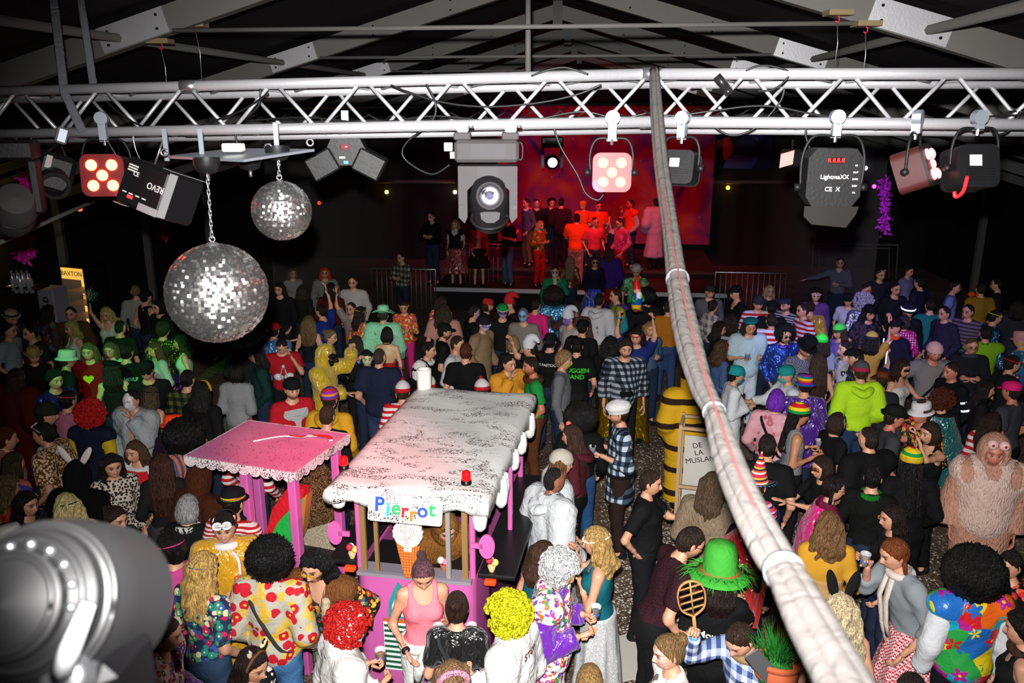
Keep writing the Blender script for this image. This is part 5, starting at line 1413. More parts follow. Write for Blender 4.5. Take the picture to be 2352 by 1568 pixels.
def hat(b, spec, parent, s):
    kind, m = spec[0], (fabric(*spec[1]) if isinstance(spec[1], tuple) else fabric('plain', spec[1])); m2 = None
    if len(spec) > 2 and spec[2]: m2 = fabric(*spec[2]) if isinstance(spec[2], tuple) else fabric('plain', spec[2])
    el = lambda prof, n=24: (lathe(prof, n)[0] * (1, 1.18, 1) + (0, .012, 0), lathe(prof, n)[1])
    if kind in ('beanie', 'pombeanie', 'surgical', 'chef'):
        h = {'beanie': .155, 'pombeanie': .165, 'surgical': .145, 'chef': .16}[kind]; z0 = .03 if kind != 'surgical' else .02
        bulge = .012 if kind == 'chef' else 0.0
        o = onhead('hat', el([(.091, z0), (.096 + bulge, z0 + .03), (.094 + bulge * 2, .085), (.075 + bulge * 2, .12), (.04 + bulge, h - .012), (.001, h)]), b, s, m, parent)
        if kind in ('beanie', 'pombeanie'): onhead('cuff', el([(.094, z0 - .012), (.101, z0 - .008), (.101, z0 + .034), (.096, z0 + .036)]), b, s, m2 or m, o)
        if kind == 'chef': onhead('cuff', el([(.092, z0 - .01), (.098, z0 - .008), (.098, z0 + .035), (.093, z0 + .036)]), b, s, m2 or m, o)
        if kind == 'pombeanie': onhead('pompom', sphere((0, .0, h + .008), .026, 12, 8), b, s, fabric('fur', '#c01c24'), o)
    elif kind in ('cap', 'capback'):
        sg = -1 if kind == 'cap' else 1
        o = onhead('cap', el([(.089, .035), (.093, .06), (.086, .1), (.055, .128), (.001, .137)]), b, s, m, parent)
        vis = prism([(.082 * math.cos(a), .08 * math.sin(a)) for a in np.linspace(PI, 2 * PI, 12)] + [(.082, .0)], 0, .006, 'z')
        v = vis[0] * (1, 1, 1); onhead('visor', (v * (1, -sg, 1) + (0, sg * .085, .04), vis[1]), b, s, m2 or m, o)
    elif kind == 'bucket':
        o = onhead('bucket_hat', el([(.09, .04), (.094, .06), (.088, .12), (.08, .134), (.001, .138)]), b, s, m, parent); onhead('brim', brim(.088, .138, .045, dip=.035), b, s, m2 or m, o)
    elif kind in ('fedora', 'bowler', 'cowboy', 'tophat', 'straw', 'boater'):
        top = {'fedora': .15, 'bowler': .15, 'cowboy': .165, 'tophat': .19, 'straw': .17, 'boater': .14}[kind]
        prof = {'fedora': [(.09, .05), (.092, .07), (.08, .13), (.055, top), (.02, top - .012), (.001, top - .014)], 'bowler': [(.09, .05), (.096, .08), (.088, .12), (.05, top - .005), (.001, top)],
                'cowboy': [(.09, .05), (.092, .09), (.082, .15), (.05, top), (.02, top - .022), (.001, top - .025)], 'tophat': [(.088, .05), (.086, .12), (.095, top), (.09, top + .003), (.001, top)],
                'straw': [(.13, .06), (.125, .1), (.118, .2), (.095, .25), (.05, .27), (.001, .275)], 'boater': [(.09, .05), (.09, top), (.085, top + .004), (.001, top + .004)]}[kind]
        o = onhead('hat', el(prof), b, s, m, parent)
        br = {'fedora': .145, 'bowler': .135, 'cowboy': .19, 'tophat': .15, 'straw': .235, 'boater': .15}[kind]
        onhead('brim', brim(.088, br, .05, wave=(-.035 if kind == 'cowboy' else .012 if kind == 'fedora' else 0), dip=(.045 if kind == 'straw' else -.012 if kind == 'cowboy' else 0)), b, s, m, o)
        if m2: onhead('hat_band', el([(.093, .055), (.097, .057), (.096, .08), (.091, .082)]), b, s, m2, o)
    elif kind == 'beret':
        o = onhead('beret', (sphere((0, 0, 0), (.115, .12, .042), 20, 10)[0] @ np.array(R(-8, 'Y'))[:3, :3].T + (.008, .02, .098), sphere((0, 0, 0), 1, 20, 10)[1]), b, s, m, parent)
        onhead('beret_stem', cyl((.01, .02, .135), (.012, .02, .155), .004, 6), b, s, m, o)
    elif kind == 'flatcap':
        o = onhead('flat_cap', (sphere((0, -.01, .085), (.1, .125, .05), 20, 10)), b, s, m, parent); onhead('peak', (sphere((0, -.105, .07), (.07, .045, .012), 14, 6)), b, s, m, o)
    elif kind == 'cone':
        o = onhead('cone_hat', el([(.1, .05), (.085, .1), (.055, .19), (.025, .29), (.001, .36)]), b, s, m, parent); onhead('brim', brim(.09, .17, .05, wave=.02, dip=-.02), b, s, m2 or m, o)
        tri = []
        for k in range(26):
            a = 2 * PI * k / 26; c_ = V3(.17 * math.cos(a) * .92, .17 * math.sin(a) * 1.08 + .012, .072); e_ = V3(-math.sin(a), math.cos(a), 0) * .012; o_ = V3(math.cos(a), math.sin(a), -.3) * .03
            tri.append((np.array([c_ - e_, c_ + e_, c_ + o_]), [(0, 1, 2)]))
        onhead('brim_fringe', join(*tri), b, s, fabric('plain', '#3a9ac8'), o)['kind'] = 'stuff'
    elif kind == 'floppy':        # soft white drooping hat
        o = onhead('floppy_hat', tube(catmull([(0, .0, .03), (0, .01, .1), (0, .04, .15), (.02, .09, .165), (.04, .13, .13), (.05, .15, .09)], 4), np.interp(np.linspace(0, 5, 21), range(6), [.096, .095, .075, .05, .034, .015]), 14), b, s, m, parent)
    elif kind == 'scarf':
        o = onhead('head_scarf', el([(.09, .02), (.092, .06), (.085, .1), (.055, .128), (.001, .136)]), b, s, m, parent); onhead('scarf_knot', join(sphere((.02, .12, .0), .022, 8, 6), tube([(.02, .12, 0), (.04, .15, -.08)], [.02, .006], 6, flat=.4)), b, s, m, o)
    elif kind == 'helmet':
        o = onhead('helmet', el([(.105, .02), (.112, .05), (.105, .1), (.07, .145), (.001, .155)]), b, s, m, parent); onhead('visor_brim', brim(.1, .14, .02, dip=.01), b, s, m, o)
        onhead('reflective_band', el([(.112, .04), (.1145, .045), (.1125, .065), (.11, .066)]), b, s, simple('reflective', '#f2f4ff', .3, emit='#dfe4ff', estr=1.0), o)  # band emits by itself, imitating returned flash light
    return True

def ring_pts(rx, ry, z0, tilt=0.0, n=25, y0=.01, a0=0, a1=2 * PI): return [(rx * math.sin(a), y0 - ry * math.cos(a), z0 + tilt * -math.cos(a)) for a in np.linspace(a0, a1, n)]
def extra(b, e, parent, s, lod, seed):
    k = e[0]; mk = lambda x: fabric(*x) if isinstance(x, tuple) else fabric('plain', x)
    U = lambda vf: (xf(vf, b.U)[0] * s, vf[1])
    if k == 'band': onhead('headband', tube(ring_pts(.088, .107, .05, .012), .013, 6, False, .45), b, s, mk(e[1]), parent)
    elif k == 'crownband': onhead('hairband', tube([(.087 * math.cos(a), -.02, .02 + .108 * math.sin(a)) for a in np.linspace(0, PI, 15)], e[2] if len(e) > 2 else .01, 6), b, s, mk(e[1]), parent)
    elif k == 'tiara':
        onhead('feather_band', join(*[sphere((.09 * math.cos(a), -.03, .02 + .112 * math.sin(a)), .022, 7, 5) for a in np.linspace(.1, PI - .1, 16)]), b, s, fabric('fur', e[1]), parent)
        onhead('tiara', join(*[tube([(x - .012, -.045, .138), (x, -.05, .165 - abs(x) * .5), (x + .012, -.045, .138)], .003, 5) for x in (-.04, -.02, 0, .02, .04)]), b, s, m_steel, parent)
    elif k == 'glasses':
        o = onhead('glasses', join(*[tube([(sg * .031 + .021 * math.cos(a), -.098, .008 + .017 * math.sin(a)) for a in np.linspace(0, 2 * PI, 15)], .0026, 5) for sg in (-1, 1)] + [tube([(-.011, -.101, .012), (.011, -.101, .012)], .0025, 5)] + [tube([(sg * .052, -.094, .01), (sg * .08, -.02, .012), (sg * .081, .02, .004)], .0025, 5) for sg in (-1, 1)]), b, s, simple('glasses_frame', e[1], .3), parent)
        if len(e) > 2:
            for sg in (-1, 1): onhead('lens', (sphere((sg * .031, -.098, .008), (.02, .003, .016), 14, 6)), b, s, simple('tinted_lens', e[2], .1), o)
    elif k == 'goggles':
        o = onhead('goggles', join(tube(ring_pts(.094, .113, .075, .01), .006, 6)), b, s, mk('#222'), parent)
        for sg in (-1, 1):
            r_ = onhead('goggle_ring', xf(tube([(.03 * math.cos(a), 0, .024 * math.sin(a)) for a in np.linspace(0, 2 * PI, 17)], .009, 6), T(sg * .034, -.1, .088) @ R(-28, 'X')), b, s, simple('goggle_white', '#eceaf0', .3), o)
            onhead('lens', xf(sphere((0, 0, 0), (.026, .006, .02), 14, 6), T(sg * .034, -.1, .088) @ R(-28, 'X')), b, s, simple('goggle_lens', '#d8d0d0', .1, alpha=.6), o)
        onhead('goggle_bridge', box((-.028, -.122, .09), (.03, -.11, .112)), b, s, m_white, o)
    elif k == 'shades': onhead('sunglasses', join(*[xf(sphere((0, 0, 0), (.027, .006, .02), 12, 6), T(sg * .031, -.098, .009)) for sg in (-1, 1)] + [tube([(sg * .055, -.094, .01), (sg * .081, .02, .004)], .003, 5) for sg in (-1, 1)] + [tube([(-.01, -.1, .014), (.01, -.1, .014)], .003, 5)]), b, s, simple('shades', e[1] if len(e) > 1 else '#111', .15), parent)
    elif k == 'topshades': onhead('sunglasses', join(*[xf(sphere((0, 0, 0), (.028, .008, .02), 12, 6), T(sg * .033, -.062, .112) @ R(-50, 'X')) for sg in (-1, 1)] + [tube([(sg * .058, -.06, .11), (sg * .088, .02, .05)], .003, 5) for sg in (-1, 1)]), b, s, simple('shades', e[1], .2), parent)
    elif k == 'mask':     # full face mask
        v, q, c = head_mesh(28, 24, '#fff', {}); f = (v[:, 1] < -.02) & (np.abs(v[:, 0]) < .071)
        vv = v * (1.04, 1.07, 1.03); keep = [tuple(x) for x in q if f[list(x)].all()]
        o = onhead('mask', (vv, keep), b, s, simple('mask_' + e[1], e[1], .3), parent)
        for sg in (-1, 1): onhead('mask_brow', tube([(sg * .012, -.107, .028), (sg * .034, -.104, .04), (sg * .056, -.09, .03)], .003, 5), b, s, m_blk2, o)
        onhead('mask_beard', tube([(-.03, -.105, -.052), (0, -.115, -.05), (.03, -.105, -.052)], .003, 5), b, s, m_blk2, o)
    elif k == 'respirator':
        o = onhead('respirator', sphere((0, -.085, -.045), (.055, .05, .05), 14, 10), b, s, simple('respirator', '#16161a', .4), parent)
        onhead('filter', join(*[cyl((sg * .045, -.11, -.06), (sg * .085, -.13, -.065), .028, 12) for sg in (-1, 1)]), b, s, m_blk2, o)
        onhead('visor', sphere((0, -.075, .015), (.068, .04, .035), 14, 8), b, s, simple('visor', '#222226', .1), o)
    elif k == 'facemask':
        v, q, c = head_mesh(24, 20, '#fff', {}); f = (v[:, 1] < -.015) & (v[:, 2] < (-.012 if len(e) < 3 else e[2]))
        f &= (v[:, 2] > -.112) & (np.abs(v[:, 0]) < .068)
        onhead('face_mask', (v * (1.05, 1.08, 1.02), [tuple(x) for x in q if f[list(x)].all()]), b, s, mk(e[1]), parent)
    elif k == 'eyemask':
        v, q, c = head_mesh(32, 28, '#fff', {}); f = (v[:, 1] < -.03) & (np.abs(v[:, 2] - .01) < .03) & (np.abs(v[:, 0]) < .068)
        onhead('eye_mask', (v * (1.04, 1.06, 1.0), [tuple(x) for x in q if f[list(x)].all()]), b, s, mk(e[1]), parent)
    elif k == 'clownnose': onhead('clown_nose', sphere((0, -.118, -.026), .02, 10, 8), b, s, simple('clown_red', '#d01a20', .3), parent)
    elif k == 'ears':     # long animal ears
        for sg in (-1, 1):
            o = onhead('ear', xf(sphere((0, 0, .11), (.035, .012, .11), 12, 10), T(sg * .035, .01, .1) @ R(sg * e[3] if len(e) > 3 else sg * 14, 'Y') @ R(-6, 'X')), b, s, mk(e[1]), parent)
            onhead('inner_ear', xf(sphere((0, -.009, .11), (.022, .006, .085), 10, 8), T(sg * .035, .01, .1) @ R(sg * e[3] if len(e) > 3 else sg * 14, 'Y') @ R(-6, 'X')), b, s, mk(e[2]), o)
    elif k == 'shortears':
        for sg in (-1, 1): onhead('ear', xf(sphere((0, 0, .04), (.022, .015, .05), 10, 8), T(sg * .05, .0, .11) @ R(sg * 20, 'Y')), b, s, mk(e[1]), parent)
    elif k == 'eyeballs':
        for sg in (-1, 1):
            o = onhead('costume_eye', sphere((sg * .045, -.11, .14), .045, 16, 12), b, s, simple('eyeball', '#e6b8b4', .3), parent)
            onhead('pupil', sphere((sg * .048, -.15, .15), .012, 10, 8), b, s, simple('pupil', '#8a1c1c', .3), o)
    elif k == 'clip':
        o = onhead('hair_clip', sphere((-.05, -.03, .125), .032, 12, 8), b, s, simple('clip_coral', '#e8705a', .4), parent); onhead('clip_cone', cyl((-.05, -.035, .105), (-.055, -.05, .045), .022, 10, .004), b, s, simple('clip_cone', '#b08050', .6), o)
    elif k == 'scarf': put('scarf', U(join(tube([(.085 * math.cos(a), .0 + .075 * math.sin(a), 1.475 - .012 * math.sin(a)) for a in np.linspace(0, 2 * PI, 17)], .032, 8))), mk(e[1]), parent)
    elif k == 'longscarf':
        put('scarf', U(join(tube([(.085 * math.cos(a), .0 + .075 * math.sin(a), 1.475 - .012 * math.sin(a)) for a in np.linspace(0, 2 * PI, 17)], .03, 8), tube([(-.04, -.08, 1.46), (-.07, -.15, 1.3), (-.075, -.17, 1.05), (-.07, -.17, .85)], [.03, .04, .04, .038], 8, flat=.5), tube([(.03, -.08, 1.46), (.02, -.15, 1.3), (.015, -.18, 1.1), (.01, -.18, .98)], [.03, .035, .035, .035], 8, flat=.5))), mk(e[1]), parent)
    elif k == 'lei': put('flower_garland', U(join(*[sphere((.11 * math.sin(a), -.05 - .075 * (1 - abs(math.cos(a / 1)) * .2), 1.4 - .1 * abs(math.sin(a / 2 + PI / 2)) - .02), .024, 7, 5) for a in np.linspace(-2.6, 2.6, 18)])), mk(e[1]), parent)
    elif k == 'strap': put('shoulder_strap', U(tube(catmull([(.13, .02, 1.475), (.1, -.1, 1.4), (0, -.14, 1.2), (-.13, -.1, 1.02), (-.17, .03, .98), (-.1, .13, 1.03), (.03, .135, 1.25), (.12, .1, 1.42), (.13, .02, 1.475)], 4), .016, 6, False, .3)), mk(e[1]), parent)
    elif k == 'bag': put('waist_bag', U(box((-.09, -.2, 1.02), (.09, -.13, 1.13), .03)), mk(e[1]), parent, auto=40)
    elif k == 'backbag':
        o = put('gym_bag', U(xf(sphere((0, .2, 1.2), (.15, .07, .2), 16, 12), Matrix())), mk(e[1]), parent)
    elif k == 'belt': put('belt', U(tube([(.178 * b.wd * math.cos(a), .008 + .142 * b.wd * math.sin(a), e[2] if len(e) > 2 else .99) for a in np.linspace(0, 2 * PI, 29)], .03, 8, False, .4)), mk(e[1]), parent)
    elif k == 'hoop': put('waist_hoop', U(tube([(.2 * math.cos(a), .16 * math.sin(a), 1.0 + .006 * math.sin(9 * a)) for a in np.linspace(0, 2 * PI, 33)], .022, 7, False)), mk(e[1]), parent)
    elif k == 'collar':       # petal collar
        n_ = 11
        for q in range(n_):
            a = 2 * PI * q / n_; Mx = T(0, 0, 1.46) @ R(math.degrees(a), 'Z') @ T(0, -.1, 0) @ R(52, 'X')
            put('collar_petal', U(xf(prism([(-.06, 0), (.06, 0), (.05, -.1), (0, -.2), (-.05, -.1)], -.004, .004), Mx)), mk(e[1]), parent)
        put('collar_ring', U(tube([(.12 * math.cos(a), .1 * math.sin(a), 1.47) for a in np.linspace(0, 2 * PI, 21)], .035, 8, False)), mk(e[2]), parent)
    elif k == 'ruff': put('collar', U(tube([(.1 * math.cos(a), .005 + .09 * math.sin(a), 1.465 + .01 * math.sin(7 * a)) for a in np.linspace(0, 2 * PI, 29)], .03, 8, False)), mk(e[1]), parent)
    elif k == 'cape':
        zb = e[2] if len(e) > 2 else .6; V, Fc = [], []; nu_, nv_ = 18, 8
        for j in range(nv_ + 1):
            t_ = j / nv_; z = 1.47 + (zb - 1.47) * t_
            for i in range(nu_ + 1):
                a = -PI * .62 + PI * 1.24 * i / nu_; rr = .13 + .09 * min(1, t_ * 3) + .1 * t_ + .018 * math.sin(a * 9) * t_; V.append((rr * math.sin(a) * 1.15, .01 + rr * math.cos(a) * .9, z))
        for j in range(nv_):
            for i in range(nu_): a = j * (nu_ + 1) + i; Fc.append((a, a + 1, a + nu_ + 2, a + nu_ + 1))
        put('cape', U((np.array(V), Fc)), mk(e[1]), parent)
    elif k == 'print':        # lettering or emblem on the chest ('f') or the back ('b')
        side_, txt, colr, size, z = e[1], e[2], e[3], e[4], e[5] if len(e) > 5 else 1.28
        yy = -.15 * b.wd if side_ == 'f' else .142 * b.wd; Mx = T(e[6] if len(e) > 6 else 0, yy, z) @ (R(90, 'X') if side_ == 'f' else R(180, 'Z') @ R(90, 'X')) @ (R(e[7], 'Z') if len(e) > 7 else Matrix())
        v, f = text_mesh(txt, size, .001, size * .02); bend = .9
        v = v.copy(); v[:, 2] -= bend * v[:, 0] ** 2 * 1.6; put('lettering', U(xf((v, f), Mx)), simple('print_' + colr, colr, .6), parent, smooth=False)
    elif k == 'bull':
        half = [(0, -.12), (.022, -.118), (.032, -.09), (.03, -.05), (.05, -.01), (.075, -.004), (.07, .014), (.05, .018), (.09, .03), (.125, .06), (.132, .11), (.148, .06), (.14, .03), (.1, .0), (.08, .035), (.03, .045), (0, .046)]
        poly = half + [(-x, z) for x, z in half[::-1][1:-1]]; v, f = prism([(x, z) for x, z in poly], -.002, .002); v = v.copy(); v[:, 1] += 2.2 * v[:, 0] ** 2
        o = put('bull_emblem', U(xf((v, f), T(0, -.158 * b.wd, 1.31) @ R(-4, 'X'))), simple('emblem_grey', '#a8a8aa', .6), parent, smooth=False)
        put('emblem_nose', U(xf(join(*[sphere((sg * .013, -.004, -.1), (.007, .003, .008), 8, 6) for sg in (-1, 1)]), T(0, -.158 * b.wd, 1.31))), m_blk2, o)
    elif k == 'heart':
        hp_ = [(.055 * math.sin(a) ** 3 * 1.3, .05 * (.8125 * math.cos(a) - .3125 * math.cos(2 * a) - .125 * math.cos(3 * a) - .0625 * math.cos(4 * a)) * 1.35) for a in np.linspace(0, 2 * PI, 30, endpoint=False)]
        put('heart_patch', U(xf(prism(hp_, -.003, .003), T(0, -.15 * b.wd, 1.28))), simple('patch_' + e[1], e[1], .6), parent, smooth=False)
    elif k == 'octagon':
        o = put('sticker', U(xf(prism([(.04 * math.cos(a), .04 * math.sin(a)) for a in np.linspace(PI / 8, 2 * PI + PI / 8, 8, endpoint=False)], -.002, .002), T(.09, -.175, 1.26))), simple('sticker_orange', '#e2602a', .5), parent, smooth=False)
        put('sticker_text', U(xf(join(*[box((-.022, -.004, -.012 + .011 * i), (.02, -.0025, -.008 + .011 * i)) for i in range(3)]), T(.09, -.175, 1.26))), m_white, o, smooth=False)
    elif k == 'reflect':      # reflective bands on the arms; emission imitates the flash they throw back
        for sg in (-1, 1):
            E, H_ = b.sh[sg], b.el[sg]
            for t_ in (.45, .8):
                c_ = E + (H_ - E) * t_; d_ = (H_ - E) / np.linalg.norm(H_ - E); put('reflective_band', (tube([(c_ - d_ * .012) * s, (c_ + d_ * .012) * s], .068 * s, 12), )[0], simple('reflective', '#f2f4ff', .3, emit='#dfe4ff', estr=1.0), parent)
    elif k == 'piping': put('reflective_piping', U(join(tube(catmull([(-.06, -.15, 1.46), (-.05, -.17, 1.3), (-.1, -.18, 1.1), (-.16, -.15, .95)], 4), .009, 6), tube(catmull([(.06, -.15, 1.46), (.05, -.17, 1.3), (.06, -.18, 1.1)], 4), .009, 6))), simple('reflective', '#f2f4ff', .3, emit='#e4e8ff', estr=1.2), parent)  # piping glows on its own in place of reflected flash
    elif k == 'whitestrips': put('white_tape', U(join(*[tube(catmull([(sg * .05, -.1, 1.46), (sg * .1, -.155, 1.4), (sg * .1, -.17, 1.2), (sg * .09, -.165, 1.05)], 4), .014, 6, True, .4) for sg in (-1, 1)])), simple('tape_white', '#e6e2dc', .5), parent)
    elif k == 'bow': put('bow', U(join(*[xf(sphere((0, 0, 0), (.07, .03, .05), 12, 8), T(sg * .07, -.2, e[2] if len(e) > 2 else 1.35) @ R(sg * -20, 'Y')) for sg in (-1, 1)] + [tube([(sg * .01, -.2, 1.35), (sg * .05, -.22, 1.2)], [.015, .035], 6, flat=.3) for sg in (-1, 1)] + [sphere((0, -.2, 1.35), .025, 8, 6)])), mk(e[1]), parent)
    elif k == 'armtie': put('tied_sleeves', U(join(tube([(.17 * b.wd * math.cos(a), .01 + .135 * b.wd * math.sin(a), .99) for a in np.linspace(0, 2 * PI, 25)], .04, 8, False), tube([(.0, -.16, .99), (-.06, -.19, .9), (-.08, -.18, .76)], [.045, .05, .03], 8), tube([(.0, -.16, .99), (.06, -.18, .92), (.07, -.17, .8)], [.04, .04, .03], 8))), mk(e[1]), parent)
    elif k == 'choker': put('choker', U(tube([(.06 * math.cos(a), .01 + .06 * math.sin(a), 1.5) for a in np.linspace(0, 2 * PI, 19)], .009, 6, False)), mk(e[1]), parent)
    elif k == 'necklace': put('necklace', U(tube(catmull([(-.06, -.03, 1.48), (-.05, -.11, 1.38), (0, -.14, 1.24), (.05, -.11, 1.38), (.06, -.03, 1.48)], 5), .003, 5)), simple('necklace', e[1] if len(e) > 1 else '#b09040', .3, .8), parent)
    elif k == 'lapels': 
        for sg in (-1, 1): put('fur_trim', U(tube(catmull([(sg * .07, .03, 1.475), (sg * .085, -.1, 1.4), (sg * .09, -.165, 1.25), (sg * .1, -.17, 1.05), (sg * .11, -.16, .88)], 4), .034, 8, True, .6)), mk(e[1]), parent)
    elif k == 'stethoscope': put('stethoscope', U(join(tube(catmull([(-.07, .02, 1.49), (-.08, -.11, 1.38), (-.06, -.16, 1.2), (-.06, -.17, 1.1)], 4), .006, 6), tube(catmull([(.07, .02, 1.49), (.08, -.11, 1.38), (.06, -.16, 1.25), (.02, -.17, 1.18)], 4), .006, 6), sphere((-.06, -.175, 1.08), (.02, .01, .02), 10, 6))), m_blk2, parent)
    elif k == 'bracelet':
        sg = e[2]; E, H_ = b.el[sg], b.ha[sg]; c_ = E + (H_ - E) * .93; d_ = (H_ - E) / np.linalg.norm(H_ - E); put('wristband', tube([(c_ - d_ * .01) * s, (c_ + d_ * .01) * s], .033 * s, 12), simple('band_' + e[1], e[1], .5), parent)

# ------------------------------------------------------------- clothes
def top_garment(b, spec, parent, s, lod, seed, o):
    kind, mspec = spec[0], spec[1]; m = fabric(*mspec) if isinstance(mspec, tuple) else fabric('plain', mspec)
    opt = spec[2] if len(spec) > 2 else {}
    if kind == 'none': return
    h = opt.get('h', (.024, .03, .038)[lod]); loose = opt.get('loose', .0)
    g = .014 + loose
    cuts = {'tee': .75, 'long': 1.94, 'tank': 0, 'hoodie': 1.9, 'jacket': 1.93, 'coat': 1.93, 'robe': 1.9, 'vest': .18, 'strapless': 0, 'onesie': 1.95, 'poncho': 1.6, 'elbow': 1.0, 'puffer': 1.93, 'dress': 0, 'sdress': .5}
    up = opt.get('sleeve', cuts.get(kind, 1.9))
    arms = up > 0
    legs = kind == 'onesie'
    lo, hi = bounds(b, arms, legs or kind in ('coat', 'robe', 'dress', 'sdress', 'poncho'), .14 + loose)
    F = Field(lo, hi, h)
    f_torso(F, b, .003 if opt.get('thin') else g, belly=opt.get('belly', 0))
    if kind in ('hoodie', 'jacket', 'coat', 'puffer', 'robe', 'poncho', 'onesie'): F.ell(b.U34, (0, .0, 1.2), (.175 * b.wd, .125 * b.wd, .25), .05, loose)
    hem = opt.get('hem', {'tee': .86, 'tank': .9, 'coat': .5, 'robe': .3, 'onesie': -.1, 'poncho': .55, 'strapless': .95, 'dress': .55, 'sdress': .55, 'vest': .84}.get(kind, .84))
    if kind in ('coat', 'robe', 'poncho', 'dress', 'sdress'):
        X, Y, Z = F.grid(); x, y, z = X, Y, Z
        wz = 1.0; fl_ = opt.get('flare', {'coat': .1, 'robe': .12, 'poncho': .22}.get(kind, .28)); R0 = .155 * b.wd + loose * .5
        fold = .012 * np.sin(np.arctan2(x + 0 * y, y + 0 * x) * 8 + seed) if kind != 'coat' else 0
        rad = R0 + np.clip(wz - z, 0, 1) * fl_ + fold * np.clip(wz - z, 0, .6) * 2
        d = (np.sqrt(x ** 2 + ((y - .01) / .84) ** 2) - rad) * .85
        d = np.maximum(d, z - 1.06); k = .05; a = F.D; hh = np.clip(.5 + .5 * (d - a) / k, 0, 1); F.D = d * (1 - hh) + a * hh - k * hh * (1 - hh)
        F.clip(-(Z - hem) + 0 * X + 0 * Y)
    elif legs:
        for sd in (-1, 1): f_leg(F, b, sd, g + .006 + loose * .5, 1.93, .01)
        F.ell(ID34, (0, .01, .92 - o.get('crouch', 0)), (.155, .125, .13), .05, loose)
    else:
        q = F.loc(b.U34); F.clip(-(q[2] - hem))
    for sd in (-1, 1):
        if arms: f_arm(F, b, sd, g + .004 + loose * .35 + (.012 if kind in ('puffer', 'coat', 'hoodie') else 0), min(up, 1.97), .03, opt.get('cuff', .012 if kind in ('tee', 'robe', 'poncho') else 0))
    q = F.loc(b.U34)
    nk = opt.get('neck', {'tank': 2, 'strapless': 3, 'dress': 2, 'vest': 2}.get(kind, 1 if kind in ('tee', 'long', 'elbow') else 0))
    # neck opening
    if nk < 3:
        cz, rr_ = [(1.53, (.068, .075, .055)), (1.51, (.078, .085, .06)), (1.47, (.074, .12, .125))][nk]
        dn = (np.sqrt((q[0] / rr_[0]) ** 2 + ((q[1] + .012 + .02 * nk) / rr_[1]) ** 2 + ((q[2] - cz) / rr_[2]) ** 2) - 1) * .06
        F.clip(-dn)
        if nk == 2: F.clip(-(np.sqrt(((np.abs(q[0]) - b.sw - .014) / .052) ** 2 + (q[1] / .2) ** 2 + ((q[2] - 1.43) / .13) ** 2) - 1) * .06) if not arms else None
    else: F.clip(q[2] - opt.get('topz', 1.36))
    if opt.get('open'):       # open front showing what is worn under it
        wz = opt['open']; F.clip(-np.maximum(np.abs(q[0]) - wz * (.6 + 1.2 * np.clip(1.45 - q[2], 0, .5)), q[1] + .03))
    if kind == 'puffer': F.D = F.D - .006 * np.abs(np.sin(F.grid()[2] * 46)) + .003
    else: wrinkle(F, (.0035 if kind in ('tank', 'tee', 'vest', 'strapless') else .005) * opt.get('wr', 1.0), seed)
    nm = {'tee': 't_shirt', 'long': 'shirt', 'tank': 'tank_top', 'vest': 'vest', 'strapless': 'bodice', 'onesie': 'costume', 'elbow': 'shirt', 'puffer': 'puffer_jacket', 'sdress': 'dress'}.get(kind, kind)
    gm = sdf_part(opt.get('name', nm), F, m, parent, s)
    # hoods
    if kind == 'hoodie' or opt.get('hooddown'):
        v, f = xf(tube(catmull([(-.1, -.04, 1.47), (-.11, .06, 1.46), (-.06, .135, 1.43), (0, .155, 1.41), (.06, .135, 1.43), (.11, .06, 1.46), (.1, -.04, 1.47)], 4), np.interp(np.linspace(0, 6, 25), range(7), [.03, .042, .055, .06, .055, .042, .03]), 10, True, .8), b.U); put('hood', (v * s, f), m, gm)
    if opt.get('hood'):
        Fh = Field((-.2, -.2, -.3), (.2, .25, .22), (.014, .02, .028)[lod]); X, Y, Z = Fh.grid(); hg = opt.get('hoodgrow', .022)
        Fh.ell(ID34, (0, .015, .01), (.088, .108, .13), .03, hg); Fh.ell(ID34, (0, .03, -.11), (.09, .095, .1), .05, hg * .6)
        Fh.clip(-(np.sqrt((X / .072) ** 2 + (Z / .102) ** 2) - 1 + 30 * np.maximum(Y + .035, 0)) * .06); Fh.clip(-(Y + .088) + 0 * X + 0 * Z)
        Fh.clip(-(Z + .2) + 0 * X + 0 * Y)
        Fh.D = Fh.D + .003 * np.sin(Z * 55 + X * 20) * np.sin(Y * 40)
        v, q_ = Fh.mesh(); v, q_ = xf((v, q_), b.H); put('hood', None, fabric(*opt['hood']) if isinstance(opt['hood'], tuple) else m, gm or parent, mesh=fast_mesh('hood', v * s, q_))
    return gm

